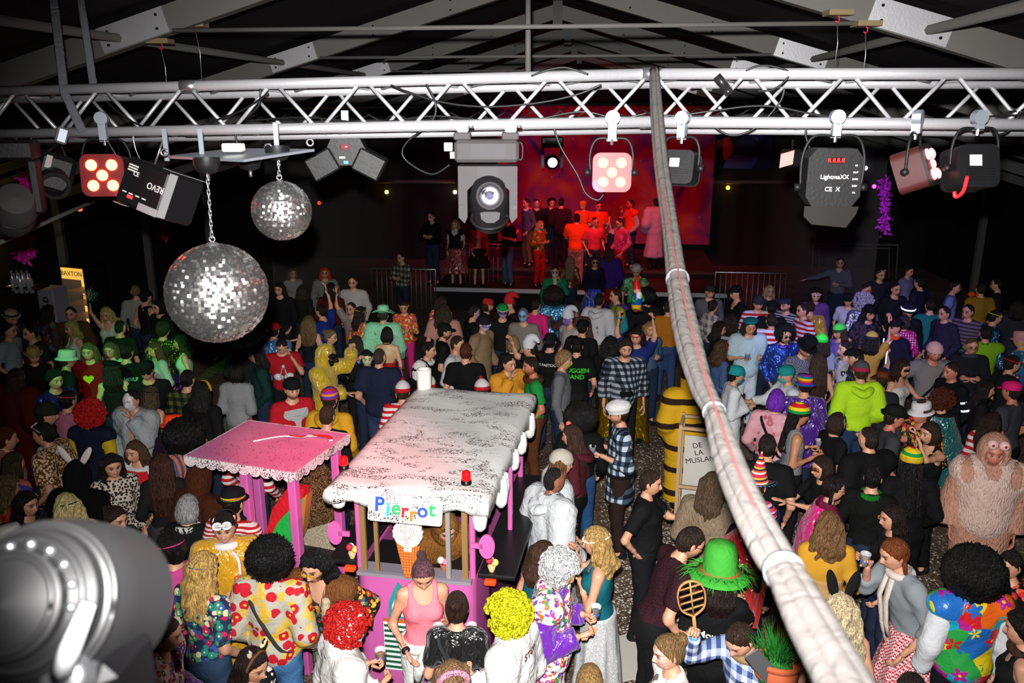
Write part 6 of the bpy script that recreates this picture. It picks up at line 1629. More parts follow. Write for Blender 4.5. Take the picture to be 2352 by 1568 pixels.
def bottom_garment(b, spec, parent, s, lod, seed, o):
    kind, mspec = spec[0], spec[1]; m = fabric(*mspec) if isinstance(mspec, tuple) else fabric('plain', mspec); opt = spec[2] if len(spec) > 2 else {}
    if kind == 'none': return
    h = (.026, .032, .04)[lod]; cz = .95 - o.get('crouch', 0)
    lo = np.array([-.34, -.34, .02]); hi = np.array([.34, .34, 1.1])
    for sd in (-1, 1): lo = np.minimum(lo, b.an[sd] - .15); hi = np.maximum(hi, b.an[sd] + .15)
    lo[2] = .0
    F = Field(lo, hi, h)
    if kind in ('trousers', 'jeans', 'leggings', 'shorts', 'flared'):
        g = .006 if kind == 'leggings' else .016
        F.ell(b.U34, (0, .012, .965), ((.158 if b.fem else .15) * b.wd, .115 * b.wd, .11), .04, g); F.ell(ID34, (0, .015, .9 - o.get('crouch', 0)), (.145, .115, .1), .04, g)
        for sd in (-1, 1): f_leg(F, b, sd, g, .85 if kind == 'shorts' else 1.96, .05 if kind == 'flared' else (.0 if kind == 'leggings' else .014))
        q = F.loc(b.U34); F.clip(q[2] - 1.03)
        if kind != 'leggings': wrinkle(F, .004, seed + 3)
        nm = 'trousers' if kind == 'flared' else kind
    else:
        X, Y, Z = F.grid(); hem = opt.get('hem', .5); fl_ = opt.get('flare', .3); wz = 1.03 - o.get('crouch', 0)
        ang = np.arctan2(X + 0 * Y, Y + 0 * X); rad = .166 * b.wd + np.clip(wz - Z, 0, 1.1) * fl_ + (.02 * np.sin(ang * 9 + seed) + .01 * np.sin(ang * 17)) * np.clip(wz - Z, 0, .5) * 2 * opt.get('fold', 1)
        d = (np.sqrt(X ** 2 + ((Y - .012) / .85) ** 2) - rad) * .85; F.D = np.maximum(np.maximum(d, Z - wz), -(Z - hem)); nm = 'skirt'
    return sdf_part(opt.get('name', nm), F, m, parent, s)

# ------------------------------------------------------------- a whole person
PEOPLE = []
def P(px, py, face, label, **o): PEOPLE.append((px, py, face, label, o))
def cup_at(p, axis, colr, label, phone=False):
    if phone:
        t = thing('phone', label, 'phone', T(*p)); put('case', box((-.037, -.005, -.07), (.037, .005, .07), .004), m_blk2, t, auto=30); put('screen', box((-.034, -.0062, -.065), (.034, -.005, .065)), simple('screen_on', '#dfe6ff', .3, emit='#cfd8ff', estr=2.5), t, smooth=False); return
    t = thing('plastic_cup', label, 'cup', T(p[0], p[1], p[2] - .04) @ R(6, 'X'))
    c = put('cup_wall', lathe([(.001, 0), (.03, 0), (.038, .1), (.041, .102), (.037, .101), (.029, .004), (.001, .004)], 18), m_cup, t)
    put('drink', lathe([(.001, .005), (.0285, .005), (.033, .06), (.001, .06)], 16), simple('drink_' + colr, colr, .15, alpha=.85), t)
    put('blue_print', lathe([(.0335, .035), (.0352, .055)], 18), simple('cup_blue', '#3a6ac0', .5), c)

def build_person(i, px, py, face, label, o, pos, base_z):
    b = skeleton(o); hgt = o.get('h', 1.66 if b.fem else 1.77); s = hgt / 1.75
    dist = math.hypot(pos[0], pos[1]); lod = 0 if dist < 8.6 else 1 if dist < 13 else 2
    if 'lod' in o: lod = o['lod']
    t = thing('person', label, 'person', T(pos[0], pos[1], base_z) @ R(face, 'Z'), 'costumed party guests')
    tone = o.get('skin', SKIN); sd = i * 13 + 5
    # body
    lo, hi = bounds(b, True, True, .06); lo[2] = 0.0
    F = Field(lo, hi, (.03, .036, .044)[lod]); f_torso(F, b, -.004)
    F.ell(ID34, (0, .012, .93 - o.get('crouch', 0)), (.14, .11, .1), .05); F.cap(b.neck, b.neckt, .058 if not b.fem else .048, .052 if not b.fem else .045, .04)
    for sg in (-1, 1):
        f_arm(F, b, sg); f_leg(F, b, sg); F.cap(b.an[sg] + np.array([0, .01, -.035]), b.an[sg] + np.array([0, -.13, -.05]), .033, .026, .02)
    bv, bq = F.mesh(); col = np.tile(np.array(lin(tone)[:3]), (len(bv), 1))
    hv, hq, hc = head_mesh(*((64, 60), (38, 34), (22, 20))[lod], tone, o.get('faceopt', {})); hs = o.get('head', 1.0)
    hv = xf((hv * hs, []), b.H)[0]
    tri = []
    for sg in (-1, 1):
        d_ = b.ha[sg] - b.el[sg]; up_ = b.armname[sg] in ('up', 'lift', 'head')
        inward = np.array([-sg * 1.0, 0, 0]) if b.armname[sg] in ('down', 'relax', 'back', 'hip', 'hold', 'low', 'cross') else np.array([0, -.2, -1.0]) if not up_ else np.array([-sg * .5, -1, 0])
        inward = np.array(b.U.to_3x3()) @ inward
        pose = o.get('hand', {}).get(sg, 'grip' if b.armname[sg] in ('hold', 'lift') else 'open' if b.armname[sg] in ('side', 'chest', 'wide', 'out') else 'relax')
        hnv, hnf = hand_mesh(b.ha[sg], d_, sg, inward, pose, lod); tri.append((hnv, hnf))
    V = np.vstack([bv, hv] + [x[0] for x in tri]); n0 = len(bv)
    faces = [tuple(x) for x in bq.tolist()] + [tuple(x) for x in (hq + n0).tolist()]; n0 += len(hv)
    for v_, f_ in tri: faces += [tuple(int(y) + n0 for y in x) for x in f_]; n0 += len(v_)
    C = np.vstack([col, hc] + [np.tile(np.array(lin(tone)[:3]), (len(x[0]), 1)) for x in tri])
    me = raw_mesh('body', V * s, faces); at_ = me.color_attributes.new('Col', 'FLOAT_COLOR', 'POINT'); at_.data.foreach_set('color', np.hstack([C, np.ones((len(C), 1))]).astype(np.float32).ravel())
    put('body', None, skinmat(), t, mesh=me)
    for sg in (-1, 1):
        q = put('shoe', None, fabric('plain', o.get('shoe', '#1a1a1c')), t, mesh=shoe_mesh('boot' if o.get('boot') else 'shoe')); q.location = (b.an[sg][0] * s, b.an[sg][1] * s, 0); q.scale = (s * .98,) * 3
    if o.get('hair', ('short', '#2a1c12')): hair(b, o.get('hair', ('short', '#2a1c12')), t, s, lod, sd)
    bt = o.get('bot', ('jeans', ('denim', '#1a2233')) if i % 3 else ('trousers', '#17171a'))
    if bt: bottom_garment(b, bt, t, s, lod, sd, o)
    tp = o.get('top', ('tee', '#1c1c20'))
    for x in (tp if isinstance(tp, list) else [tp]):
        if x: top_garment(b, x, t, s, lod, sd, o)
    if o.get('hat'): hat(b, o['hat'], t, s)
    for e in o.get('ex', []): extra(b, e, t, s, lod, sd)
    Mw = T(pos[0], pos[1], base_z) @ R(face, 'Z')
    if o.get('cup'):
        sg, colr, lb = o['cup']; d_ = b.ha[sg] - b.el[sg]; d_ /= np.linalg.norm(d_); pc = Mw @ Vector(((b.ha[sg] + d_ * .06 + np.array([0, -.03, .02])) * s)); cup_at(pc, None, colr, lb, colr == 'phone')
    o['_hands'] = {sg: np.array((Mw @ Vector(b.ha[sg] * s))[:]) for sg in (-1, 1)}
    o['_head'] = Mw @ b.H
    return t

def build_people():
    n = len(PEOPLE); pos = np.zeros((n, 2)); bz = np.zeros(n); fix = np.zeros(n)
    for i, (px, py, face, label, o) in enumerate(PEOPLE):
        b = skeleton(o); hgt = o.get('h', 1.66 if b.fem else 1.77); s = hgt / 1.75; bz[i] = o.get('z', 0)
        cr = b.crown * s; w_ = at(px, py, bz[i] + cr[2]); off = np.array((R(face, 'Z') @ Vector((cr[0], cr[1], 0)))[:2]); pos[i] = w_[:2] - off
        if bz[i] > .3:      # stand on the deck the person belongs to
            s0, s1 = (20.45, 21.7) if bz[i] < .7 else (22.2, 25); rel = np.array([pos[i][0], pos[i][1], 0]) - RIDGE; sv = rel @ AX + 14.2; pos[i] *= np.clip(sv, s0, s1) / sv
    org = pos.copy(); Vi = VM.inverted(); Ai = AM.inverted()
    for it in range(40):
        for i in range(n):
            for j in range(i + 1, n):
                if abs(bz[i] - bz[j]) > .5: continue
                d = pos[j] - pos[i]; L = math.hypot(*d)
                if 1e-6 < L < .44:
                    # give way mostly along the line of sight so that the picture keeps its layout
                    mid = (pos[i] + pos[j]) / 2; ray_ = mid / (np.linalg.norm(mid) + 1e-9); sgn = 1 if d @ ray_ >= 0 else -1
                    push = (.44 - L) * .3 * (.75 * ray_ * sgn + .25 * d / L); pos[i] -= push; pos[j] += push
        for i in range(n):
            if PEOPLE[i][4].get('inside'): continue
            q = Vi @ Vector((pos[i][0], pos[i][1], 0))
            if -.85 < q[0] < .93 and -.12 < q[1] < VL + .1:
                dd = [(q[0] + .85, (-1, 0)), (.93 - q[0], (1, 0)), (q[1] + .12, (0, -1)), (VL + .1 - q[1], (0, 1))]; k, dr = min(dd, key=lambda x: x[0]); q2 = q + Vector((dr[0], dr[1], 0)) * k * .5; w_ = VM @ q2; pos[i] = (w_[0], w_[1])
            q = Ai @ Vector((pos[i][0], pos[i][1], 0))
            if -AW / 2 - .1 < q[0] < AW / 2 + .1 and -.1 < q[1] < AL + .1:
                dd = [(q[0] + AW / 2 + .1, (-1, 0)), (AW / 2 + .1 - q[0], (1, 0)), (q[1] + .1, (0, -1)), (AL + .1 - q[1], (0, 1))]; k, dr = min(dd, key=lambda x: x[0]); q2 = q + Vector((dr[0], dr[1], 0)) * k * .5; w_ = AM @ q2; pos[i] = (w_[0], w_[1])
    for i, (px, py, face, label, o) in enumerate(PEOPLE): build_person(i, px, py, face, label, o, pos[i], bz[i])
# ================================================================ the crowd (crown pixel, facing: 0 to camera, 90 to the right, 180 away, -90 left)
FLO = ('floral', 26.0, '#f0d060', '#d8602a', '#c83a5a', '#e89a3a', '#6a3a8a', '#d8542a')
HIP = ('floral', 22.0, '#e8d8b0', '#2a8a78', '#c02a5a', '#3a5aa8', '#58a060', '#2c3450')
FUN = ('floral', 30.0, '#ffffff', '#c03a8a', '#3a8a4a', '#d85a2a', '#6a3aa0', '#e0dcd8')
W = 'f'
# ---- nearest row
P(58, 1126, 75, 'woman with long black hair in profile at the left edge, dark patterned top', sex=W, hair=('long', '#120c0a', .22), top=('long', ('leo', '#2a2630', '#181418')), faceopt={'smile': 1})
P(145, 1130, -140, 'blonde woman with black headband seen from behind above the blurred spotlight', sex=W, hair=('longwig', '#c8b078', .16), top=('long', ('leo', '#c8bca8', '#5a4a3a')), ex=[('band', '#141414')])
P(12, 1212, -100, 'person in a white brimmed hat cut by the left edge', hair=('short', '#3a2a1c'), hat=('bucket', '#d8d6d2'), top=('tee', '#20203a'))
P(248, 1056, 40, 'smiling woman with very long dark hair in a leopard coat', sex=W, hair=('long', '#1a1214', .42), top=('coat', ('leo', '#c4b8a8', '#3a302c'), {'hem': .6}), faceopt={'smile': 1, 'lip': '#c02a30'}, h=1.7)
P(265, 1166, 65, 'brunette with tied hair in a charcoal top looking right, above the blurred spotlight', sex=W, hair=('bun', '#2a1a14'), top=('long', '#26262a'), faceopt={'lip': '#b03038'})
P(302, 1026, -15, 'woman with pigtails and open mouth, red and white shirt, hand on chest', sex=W, hair=('pigtails', '#4a3426', .2), top=[('tee', '#d8d2d0', {'sleeve': .6}), ('strapless', '#c01c24', {'topz': 1.44, 'hem': 1.25, 'loose': .008})], arm='chest,relax', bot=('jeans', ('denim', '#1c2a44')), faceopt={'mouth': 1}, ex=[('print', 'f', 'The Zone', '#222', .05, 1.17)])
P(190, 1044, 175, 'person in black fur costume with pale bunny ears, seen from behind', top=('onesie', ('fur', '#0c0c0d'), {'hood': 1, 'loose': .02}), bot=None, hair=None, ex=[('ears', '#d8c8c4', '#c89a98', 34), ('crownband', '#cfc4c0')])
P(370, 1040, -165, 'woman with long brown hair from behind in a sheer black top', sex=W, hair=('long', '#3a2018', .4), top=('elbow', '#1c1a1c', {'sleeve': 1.25}), bot=('trousers', '#3a383c'))
P(438, 1142, 170, 'woman with grey bobbed hair and leopard collar, seen from behind', sex=W, hair=('bob', '#8c8a8c'), top=('long', '#151516'), ex=[('scarf', ('leo', '#c8c4be', '#4a4644'))])
P(395, 1222, -125, 'person in a black wig and pink headband with raised hand, pink shirt', hair=('messy', '#0c0a0a'), top=('tee', '#c84a90'), arm='relax,head', hand={1: 'open'}, ex=[('band', '#e83a80'), ('bracelet', '#3a8ad8', 1)])
P(508, 1172, 12, 'man in yellow coverall with white goggles on his forehead', hair=('short', '#1a1210'), top=('onesie', ('satin', '#e0a41c'), {'loose': .02}), bot=None, ex=[('goggles',), ('octagon',), ('whitestrips',), ('scarf', '#e8e4e0')], faceopt={'smile': 1}, arm='relax,low', cup=(-1, 'phone', 'dark phone in the hand of the man in yellow coverall'), shoe='#caa020', h=1.8)
P(463, 1268, 150, 'person in a wavy blonde wig with floral headband and floral top', hair=('longwig', '#c09a58', .22), top=('long', HIP, {'sleeve': .9}), arm='relax,hold', hand={1: 'open'}, ex=[('band', HIP)], bot=('jeans', ('denim', '#26384e')))
P(382, 1420, 95, 'man in floral vest with shiny purple sleeves beside the blurred spotlight', hair=('short', '#20140e'), top=[('long', ('satin', '#5a1f96'), {'loose': .02, 'thin': 1}), ('vest', FUN, {'loose': .03})], arm='low,low', lean=8)
P(620, 1252, 172, 'man with a huge black afro in a red and yellow pear pattern shirt', hair=('afro', '#0a0908', .165), top=('long', ('floral', 15.0, '#d8b040', '#c0202c', '#d8b458', '#b8b4a4', '#b82030', '#b4b0a0'), {'loose': .02}), bot=('jeans', ('denim', '#3a628c')), ex=[('strap', '#3a3a38')], h=1.82)
P(742, 1240, -18, 'man in yellow glasses with brown fur-trimmed vest and black wig', lean=15, hair=('wavy', '#0a0a0c', .14), top=[('long', ('floral', 24.0, '#e8b040', '#c8502a', '#3a6a78', '#8a2a4a', '#d88a3a', '#2a2420'), {'neck': 2, 'sleeve': 1.9, 'thin': 1}), ('vest', ('fur', '#80502a'), {'open': .07, 'loose': .022})], bot=('flared', ('vstripe', '#20402c', '#7a8a70', .022)), faceopt={'burns': '#1a120c', 'tache': '#2a1c14'}, ex=[('glasses', '#b08a30', '#c8a020'), ('lapels', ('fur', '#cbb89a')), ('necklace',)], arm='back,back')
P(585, 1496, 65, 'woman with giraffe ears and painted face at the bottom edge', sex=W, hair=('long', '#1c1210', .22), top=('tee', ('floral', 20.0, '#f0e0d8', '#e84a7a', '#e8a050', '#16161a', '#16161a', '#16161a')), ex=[('shortears', ('leo', '#e0d0b8', '#7a4a24')), ('crownband', '#6a4428')], faceopt={'paint': ('cat', '#a87844')}, hp=18)
P(806, 1408, 118, 'person in white hooded suit with red curls poking out', hair=('curls', '#d81c18', .165), top=('onesie', ('paper', '#e2e0de'), {'hood': 1, 'loose': .03, 'hoodgrow': .03}), bot=None, arm='hold,hold', hp=16, cup=(1, '#c8842a', 'plastic cup of beer held by the person with red curls'), ex=[('facemask', '#e6e4e0')], h=1.7)
P(972, 1298, 12, 'woman in neon pink tank top looking down, white suit tied at her waist', sex=W, hp=30, hair=('pony', '#5c3c44', .1), top=('tank', '#ff8290'), bot=('trousers', ('paper', '#dcdad8'), {}), arm='low,hold', cup=(1, '#c8842a', 'plastic cup of beer held by the woman in pink tank top'), ex=[('armtie', ('paper', '#e0dedc')), ('bracelet', '#16161a', -1), ('bracelet', '#3a6ad0', 1)], h=1.7)
P(1050, 1364, 178, 'woman with brown bun in black velvet top, seen from behind by the van', sex=W, hair=('bun', '#2c1c14'), top=('tee', ('satin', '#0c0c0e')), ex=[('strap', '#2a2c30')], arm='hold,hold', cup=(-1, '#8aa0b8', 'plastic cup held before the woman in black velvet'))
P(1160, 1378, -112, 'person in a bright yellow curly wig and white suit with black writing', hair=('curls', '#efd414', .165), top=('onesie', ('paper', '#e6e4e2'), {'loose': .03}), bot=None, ex=[('facemask', '#e8e6e2'), ('ruff', ('paper', '#e2e0de')), ('print', 'b', 'ON\nPOT', '#1c1a1a', .11, 1.25), ('print', 'b', 'STON', '#6a3a2a', .07, 1.42)], arm='hold,hold', cup=(-1, '#b8c4cc', 'empty clear cup held by the person in yellow wig'), h=1.76)
P(1040, 1534, 12, 'woman with pink feather tiara at the bottom edge', sex=W, hair=('long', '#7a5c40', .2), top=('tank', '#3a3a40'), ex=[('tiara', '#f0a0b8')], hp=22)
P(1355, 1530, 170, 'person with tight blond braids at the bottom edge, seen from behind', sex=W, hair=('braid', '#7c6038', .12), top=('tee', '#2a2a2e'))
P(1300, 1272, 78, 'man in white curly wig, patterned vest and shiny purple sleeves', hair=('curls', '#d8dadc', .145), top=[('long', ('satin', '#6a22a8'), {'loose': .022, 'thin': 1}), ('vest', FUN, {'loose': .032})], bot=('trousers', FUN), arm='hold,hold', hp=24, faceopt={'tache': '#1a120c'}, ex=[('glasses', '#c0a030', '#c89020'), ('ruff', ('satin', '#6a22a8'))], cup=(1, '#6a6664', 'dark plastic cup held by the man in white wig'), h=1.83)
P(1250, 1252, 125, 'brown-haired woman in teal top beside the van counter', sex=W, hair=('long', '#3a261a', .14), top=('tank', '#0f5a66'), bot=('skirt', ('glitter', '#c8ccd0', '#ffffff'), {'hem': .15, 'flare': .12}))
P(1368, 1218, -100, 'blonde woman in teal top and long white glitter skirt', sex=W, hair=('wavy', '#a2814c', .17), top=('tank', '#0f5a66', {'hem': .96}), bot=('skirt', ('glitter', '#cfd2d4', '#ffffff'), {'hem': .12, 'flare': .1}), arm='face,chest', ex=[('band', '#e8dcc8')], h=1.7)
P(1238, 1072, 122, 'man with cropped hair in translucent white poncho by the van', hair=('buzz', '#1a1614'), skin='#8a5a44', top=('poncho', ('paper', '#c8ccd0'), {'loose': .04, 'hem': .45, 'hooddown': 1, 'sleeve': 1.9}), bot=('trousers', '#3a3c40'), ex=[('ruff', '#16161a')], h=1.8)
P(1178, 1030, 100, 'person in knitted cream beanie with maroon scarf at the van counter', hair=('long', '#6a4a30', .12), hat=('beanie', ('knit', '#b8b2a4')), top=('poncho', ('paper', '#c4c8cc'), {'loose': .03}), ex=[('scarf', '#5a1a22')], h=1.74)
P(1312, 978, -108, 'woman in maroon puffer jacket with ice cream hair clip', sex=W, hair=('long', '#3c2820', .22), top=('puffer', '#4c1a22', {'hem': .7, 'hooddown': 1}), bot=('trousers', '#101012'), ex=[('clip',)], arm='hold,relax', h=1.72)
P(1418, 926, -92, 'bearded man in white cap and long blue plaid shirt with black belt', hair=('short', '#2a1a12'), hat=('chef', '#dcdada'), top=('coat', ('plaid', '#141a26', '#3c4c60', '#b8c2cc', .11), {'hem': .68, 'flare': .12, 'sleeve': 1.5}), bot=('trousers', '#2c1e1a'), arm='hold,hold', ex=[('belt', '#0e0e0f', .98), ('glasses', '#201c1a')], faceopt={'beard': '#24160e'}, boot=1, h=1.82, cup=(1, '#b8b0b8', 'clear wine glass cup held by the man in plaid shirt'))
P(1335, 940, 170, 'person with an enormous glittery black curly wig, seen from behind', hair=('afro', '#14110f', .19), top=('long', '#0f0f11'), bot=('jeans', ('denim', '#1c3a5c')), h=1.72)
P(1498, 1082, 70, 'short-haired woman in black t-shirt holding a red drink', sex=W, hair=('short', '#2c1c16'), top=('tee', '#121214', {'belly': .02}), bot=('jeans', '#17181c'), arm='hip,out', cup=(1, '#d8402a', 'plastic cup of red drink held by the short-haired woman'), ex=[('strap', '#241a18'), ('bracelet', '#d02a30', 1), ('print', 'f', 'S', '#4aa0c8', .1, 1.3, .07)], fat=1.15, h=1.72)
P(1600, 1212, 98, 'man with glasses in dark maroon shirt bending right', hair=('short', '#241812'), top=('tee', ('check', '#24101a', '#34161c', .02), {'hem': .8}), bot=('trousers', '#141416'), lean=20, hp=14, arm='relax,out', ex=[('glasses', '#201c1a')], faceopt={'beard': '#2a1a12', 'beard_a': .5}, h=1.84)
P(1655, 1288, 165, 'person under green straw hat and clay pot, black Moudon shirt', sex=W, hair=('long', '#1c1210', .16), hat=('straw', '#3f9c36'), top=('tee', '#0f0f11'), bot=('trousers', '#111113'), ex=[('print', 'b', 'Moudon', '#d8d0d0', .075, 1.24), ('print', 'b', 'o O o', '#2a9ac0', .09, 1.14), ('print', 'b', 'XX', '#c82a34', .06, 1.14)], arm='out,relax', h=1.74, lod=0)
P(1688, 1470, -55, 'man with burlap collar and checked sleeves at the bottom edge', hair=('short', '#2c1c12'), top=('long', ('plaid', '#3a4a78', '#8a98b8', '#d8dce4', .09)), ex=[('scarf', '#8c7452'), ('bracelet', '#3a8ae0', -1)], arm='lift,relax', hp=28, lean=10, h=1.74)
P(1532, 1462, -78, 'woman with cat face paint and patchwork grey white top at the bottom', sex=W, hair=('bun', '#6c5234'), top=('long', ('cow', '#d8d4ce', '#6a6864')), faceopt={'paint': ('cat', '#e8e2de')}, hp=10, h=1.7)
P(1906, 1180, 168, 'woman in mustard sleeves and golden skirt with wavy light brown hair', sex=W, hair=('wavy', '#6a4c30', .16), top=[('long', ('knit', '#c8942c')), ('strapless', '#b08a5c', {'topz': 1.2, 'loose': .01})], bot=('skirt', ('foil', '#c8962a'), {'hem': .2, 'flare': .42}), arm='relax,hold', fat=1.12, cup=(1, '#d86a2a', 'plastic cup of orange drink held by the woman in mustard'), h=1.68)
P(1932, 1368, 175, 'person in silvery blonde curly wig with black bunny ears, bare shoulders', sex=W, hair=('longwig', '#b8a684', .3), top=('strapless', '#101012'), ex=[('ears', '#101012', '#d8d6d4', 16), ('choker', '#141416')], h=1.74)
P(2052, 1252, -86, 'person in auburn braid wig and grey sweater drinking beer, cream scarf', hair=('braid', '#6a3416', .26), top=('long', ('knit', '#8c9298'), {'sleeve': 1.4}), ex=[('longscarf', '#d0c4b8')], bot=('skirt', ('check', '#c02a3a', '#e8d8d8', .016), {'hem': .45, 'flare': .2}), arm='face,relax', lean=16, cup=(-1, '#c8842a', 'plastic cup of beer at the lips of the person in braid wig'), h=1.8)
P(2235, 1282, 178, 'person in giant black afro and shiny flower power vest with white sleeves', hair=('afro', '#0a0909', .205), top=[('long', '#d4d6da', {'loose': .012, 'thin': 1}), ('vest', ('flowers', 7.5, '#c8202a', '#e0c422', '#2068b8', '#e0641c', '#2a9a44', '#b0208a', '#18a0c0'), {'loose': .03, 'hem': .7})], bot=('trousers', '#1a1a20'), arm='down,down', h=1.8)
P(2288, 1012, -20, 'man in furry pink costume with bulging eyes on the hood', top=[('onesie', ('fur', '#d09a84'), {'loose': .04, 'hood': 1, 'hoodgrow': .05}), ('tank', ('fur', '#f2c8ba'), {'hem': .3, 'loose': .085})], bot=None, hair=None, ex=[('eyeballs',)], arm='down,down', faceopt={'beard': '#6a4030', 'beard_a': .5}, skin='#c8806a', h=1.86)
P(2098, 1550, 160, 'dark-haired head at the bottom edge right of the cable bundle', hair=('short', '#1a1210'), top=('tee', '#24242a'))
P(2345, 1400, -120, 'person with bare shoulder and brown fur stole at the right edge', sex=W, hair=('messy', '#120c0a'), top=('tank', '#141416'), ex=[('scarf', ('fur', '#4a342a'))])
P(2322, 1268, -70, 'person in red and black patterned top at the right edge', sex=W, hair=('short', '#1a1010'), top=('long', ('floral', 22.0, '#e8503a', '#c82a34', '#181416', '#e06a4a', '#181416', '#181416')), arm='out,relax')
P(1783, 1478, 150, 'person under green grass wig and clay pot behind the cable bundle', hair=('messy', '#1f6a24'), top=('tee', '#101012'), h=1.7)
# ---- second row right
P(1920, 1096, 82, 'woman with dark braids in a shiny hot pink cape', sex=W, hair=('braid', '#140e0c', .1), top=('long', '#7a1c44'), ex=[('cape', ('satin', '#d81c7c'), .75), ('glasses', '#201a1a')])
P(1890, 1052, -80, 'laughing woman with dark bob and copper eye mask, black top, arm stretched', sex=W, hair=('bob', '#241812'), top=('tee', '#101012'), arm='out,fwd', hand={-1: 'open', 1: 'open'}, ex=[('eyemask', ('foil', '#b0603a'))], faceopt={'smile': 1})
P(1765, 998, 160, 'man in black t-shirt bending forward behind the striped cone hat', hair=('short', '#1c1412'), top=('tee', '#0f0f11'), lean=18, arm='relax,low', ex=[('bracelet', '#e04a2a', 1)], bot=('trousers', '#101012'), h=1.84)
P(1742, 1092, 140, 'person in a striped cone hat with purple fringed brim', hair=('short', '#2a1c14'), hat=('cone', ('bands', '#c8283a', '#e8e2da', '#e0501e', '#2a2448', '#c8b030', '#c02a5a', .085), ('bands', '#4a2a8a', '#c82a4a', '#2a7a58', .02)), top=('long', '#1c1c3a'), h=1.68)
P(1762, 1160, 110, 'person in embroidered orange and purple cap with red satin cape', hair=('short', '#201410'), hat=('beanie', ('bands', '#d8401e', '#3a2a7a', '#e0b0b8', '#c02a5a', .05)), top=('long', '#241428'), ex=[('cape', ('satin', '#b0121c'), .8)], lean=22, h=1.72)
P(2000, 992, -165, 'man with cropped hair in black t-shirt and tattooed forearms', hair=('buzz', '#241a16'), top=('tee', '#0f0f11', {'loose': .02}), bot=('trousers', '#24262a'), arm='face,relax', h=1.86, fat=1.1)
P(1925, 952, 102, 'woman with glasses and silver hairband in black t-shirt', sex=W, hair=('bob', '#2c1e18'), top=('tee', '#111113'), ex=[('glasses', '#b02a2a'), ('crownband', '#b8b0b0', .005), ('bracelet', '#3a6ad0', -1)], arm='low,low', fat=1.1)
P(1842, 928, 84, 'man in red yellow green knitted hat and grey tank top', hair=('dread', '#0e0b0a', .42), hat=('beanie', ('bands', '#c8202a', '#e0c020', '#1c1a18', '#1c8a3a', '#e0c020', .16)), top=('tank', '#7c7e84'), bot=('trousers', '#16161a'), arm='hold,hold', cup=(1, '#b87a2a', 'plastic cup of beer held by the man in grey tank top'), skin='#b8805f')
P(1786, 896, 150, 'person in metallic purple bob wig and pale pink sweater', hair=('bob', '#6a2aa8'), top=('long', ('floral', 16.0, '#c88a98', '#c8949c', '#b05a6a', '#d0a0a8', '#c8909a', '#cc98a0')), ex=[('strap', '#141416')], fat=1.12)
P(1850, 862, 172, 'person in rainbow striped bucket hat and purple satin cloak', hair=('short', '#241814'), hat=('bucket', ('bands', '#c82a2a', '#e0801e', '#e0c820', '#2a8a3a', '#2a4ab0', '#8a2a8a', .09)), top=('long', ('satin', '#4a1a8a')), ex=[('cape', ('satin', '#4a1a8a'), .7)])
P(1978, 832, 176, 'person in neon yellow hoodie and grey beanie, seen from behind', hair=('short', '#3a2818'), hat=('beanie', ('knit', '#55525a'), '#a82a4a'), top=('hoodie', '#b8e828', {'loose': .015, 'sleeve': 1.5}), bot=('jeans', ('denim', '#20304a')), arm='relax,relax', h=1.82)
P(1694, 842, 88, 'woman in white doctor coat and teal cap with face mask, nearer the cable bundle', sex=W, hair=('bun', '#1c1412'), hat=('surgical', '#1c8a8c'), top=('coat', '#d4d8dc', {'hem': .4}), ex=[('facemask', '#4aa8a8'), ('stethoscope',)], bot=('trousers', '#cfd4d8'), arm='hold,hold', h=1.7)
P(1806, 842, -84, 'person in white coat and teal cap with face mask facing the other doctor', hair=('none', '#000'), hat=('surgical', '#1c8a8c'), top=('coat', '#ccd2d6', {'hem': .5}), ex=[('facemask', '#4aa8a8')], bot=('trousers', '#c8ccd0'), arm='out,hold', h=1.7)
P(1724, 734, 5, 'man in teal beret with pale blue t-shirt and white trousers', hair=('long', '#2a1a12', .08), hat=('beret', '#146a68'), top=('tee', '#b8ccd4', {'loose': .03}), bot=('trousers', '#cfd0d4'), arm='hold,hold', ex=[('glasses', '#a03a1c', '#c86a20')], cup=(-1, '#8a7a78', 'dark cup held by the man in teal beret'), h=1.8)
P(1806, 752, 8, 'man with black afro and moustache in shiny blue purple disco jacket', hair=('afro', '#0c0a0c', .15), top=('jacket', ('foil', '#4a6ad0')), faceopt={'tache': '#140e0c'}, ex=[('shades',), ('ruff', ('foil', '#6a4ad0'))], h=1.78)
P(1773, 720, 172, 'person in red and white striped t-shirt seen from behind', hair=('short', '#2a1c16'), top=('tee', ('stripe', '#b0202c', '#d8d4d8', .085), {'loose': .015}))
P(1745, 684, -5, 'person in striped shirt and cap facing camera behind the teal beret', hair=('short', '#241812'), hat=('beanie', '#2c2e36'), top=('tee', ('stripe', '#a81e2c', '#d4d0d4', .08)), arm='relax,hold')
P(1840, 694, -78, 'person in striped t-shirt looking left, right of the dark cap', hair=('short', '#2c1e16'), top=('tee', ('stripe', '#a81e2c', '#d0ccd4', .075)))
P(1806, 690, -60, 'man in dark flat cap and black white striped shirt', hair=('short', '#241a14'), hat=('flatcap', '#2a2a38'), top=('long', ('stripe', '#18181e', '#a8a8b8', .04)), faceopt={'beard': '#20160f'})
P(1632, 656, 0, 'grinning man in grey sweatshirt with cap turned back, by the cable bundle', hair=('short', '#2a1c14'), hat=('capback', '#28282c'), top=('long', '#55585e'), faceopt={'smile': 1})
P(1690, 658, -80, 'man in black t-shirt and cap looking left near the back', hair=('short', '#201612'), hat=('cap', '#161618'), top=('tee', '#101012', {'neck': 2, 'sleeve': .7}), h=1.82)
P(1769, 656, 0, 'woman with long pale blonde hair at the back right of centre', sex=W, hair=('long', '#a88c60', .3), top=('long', '#3a3230'))
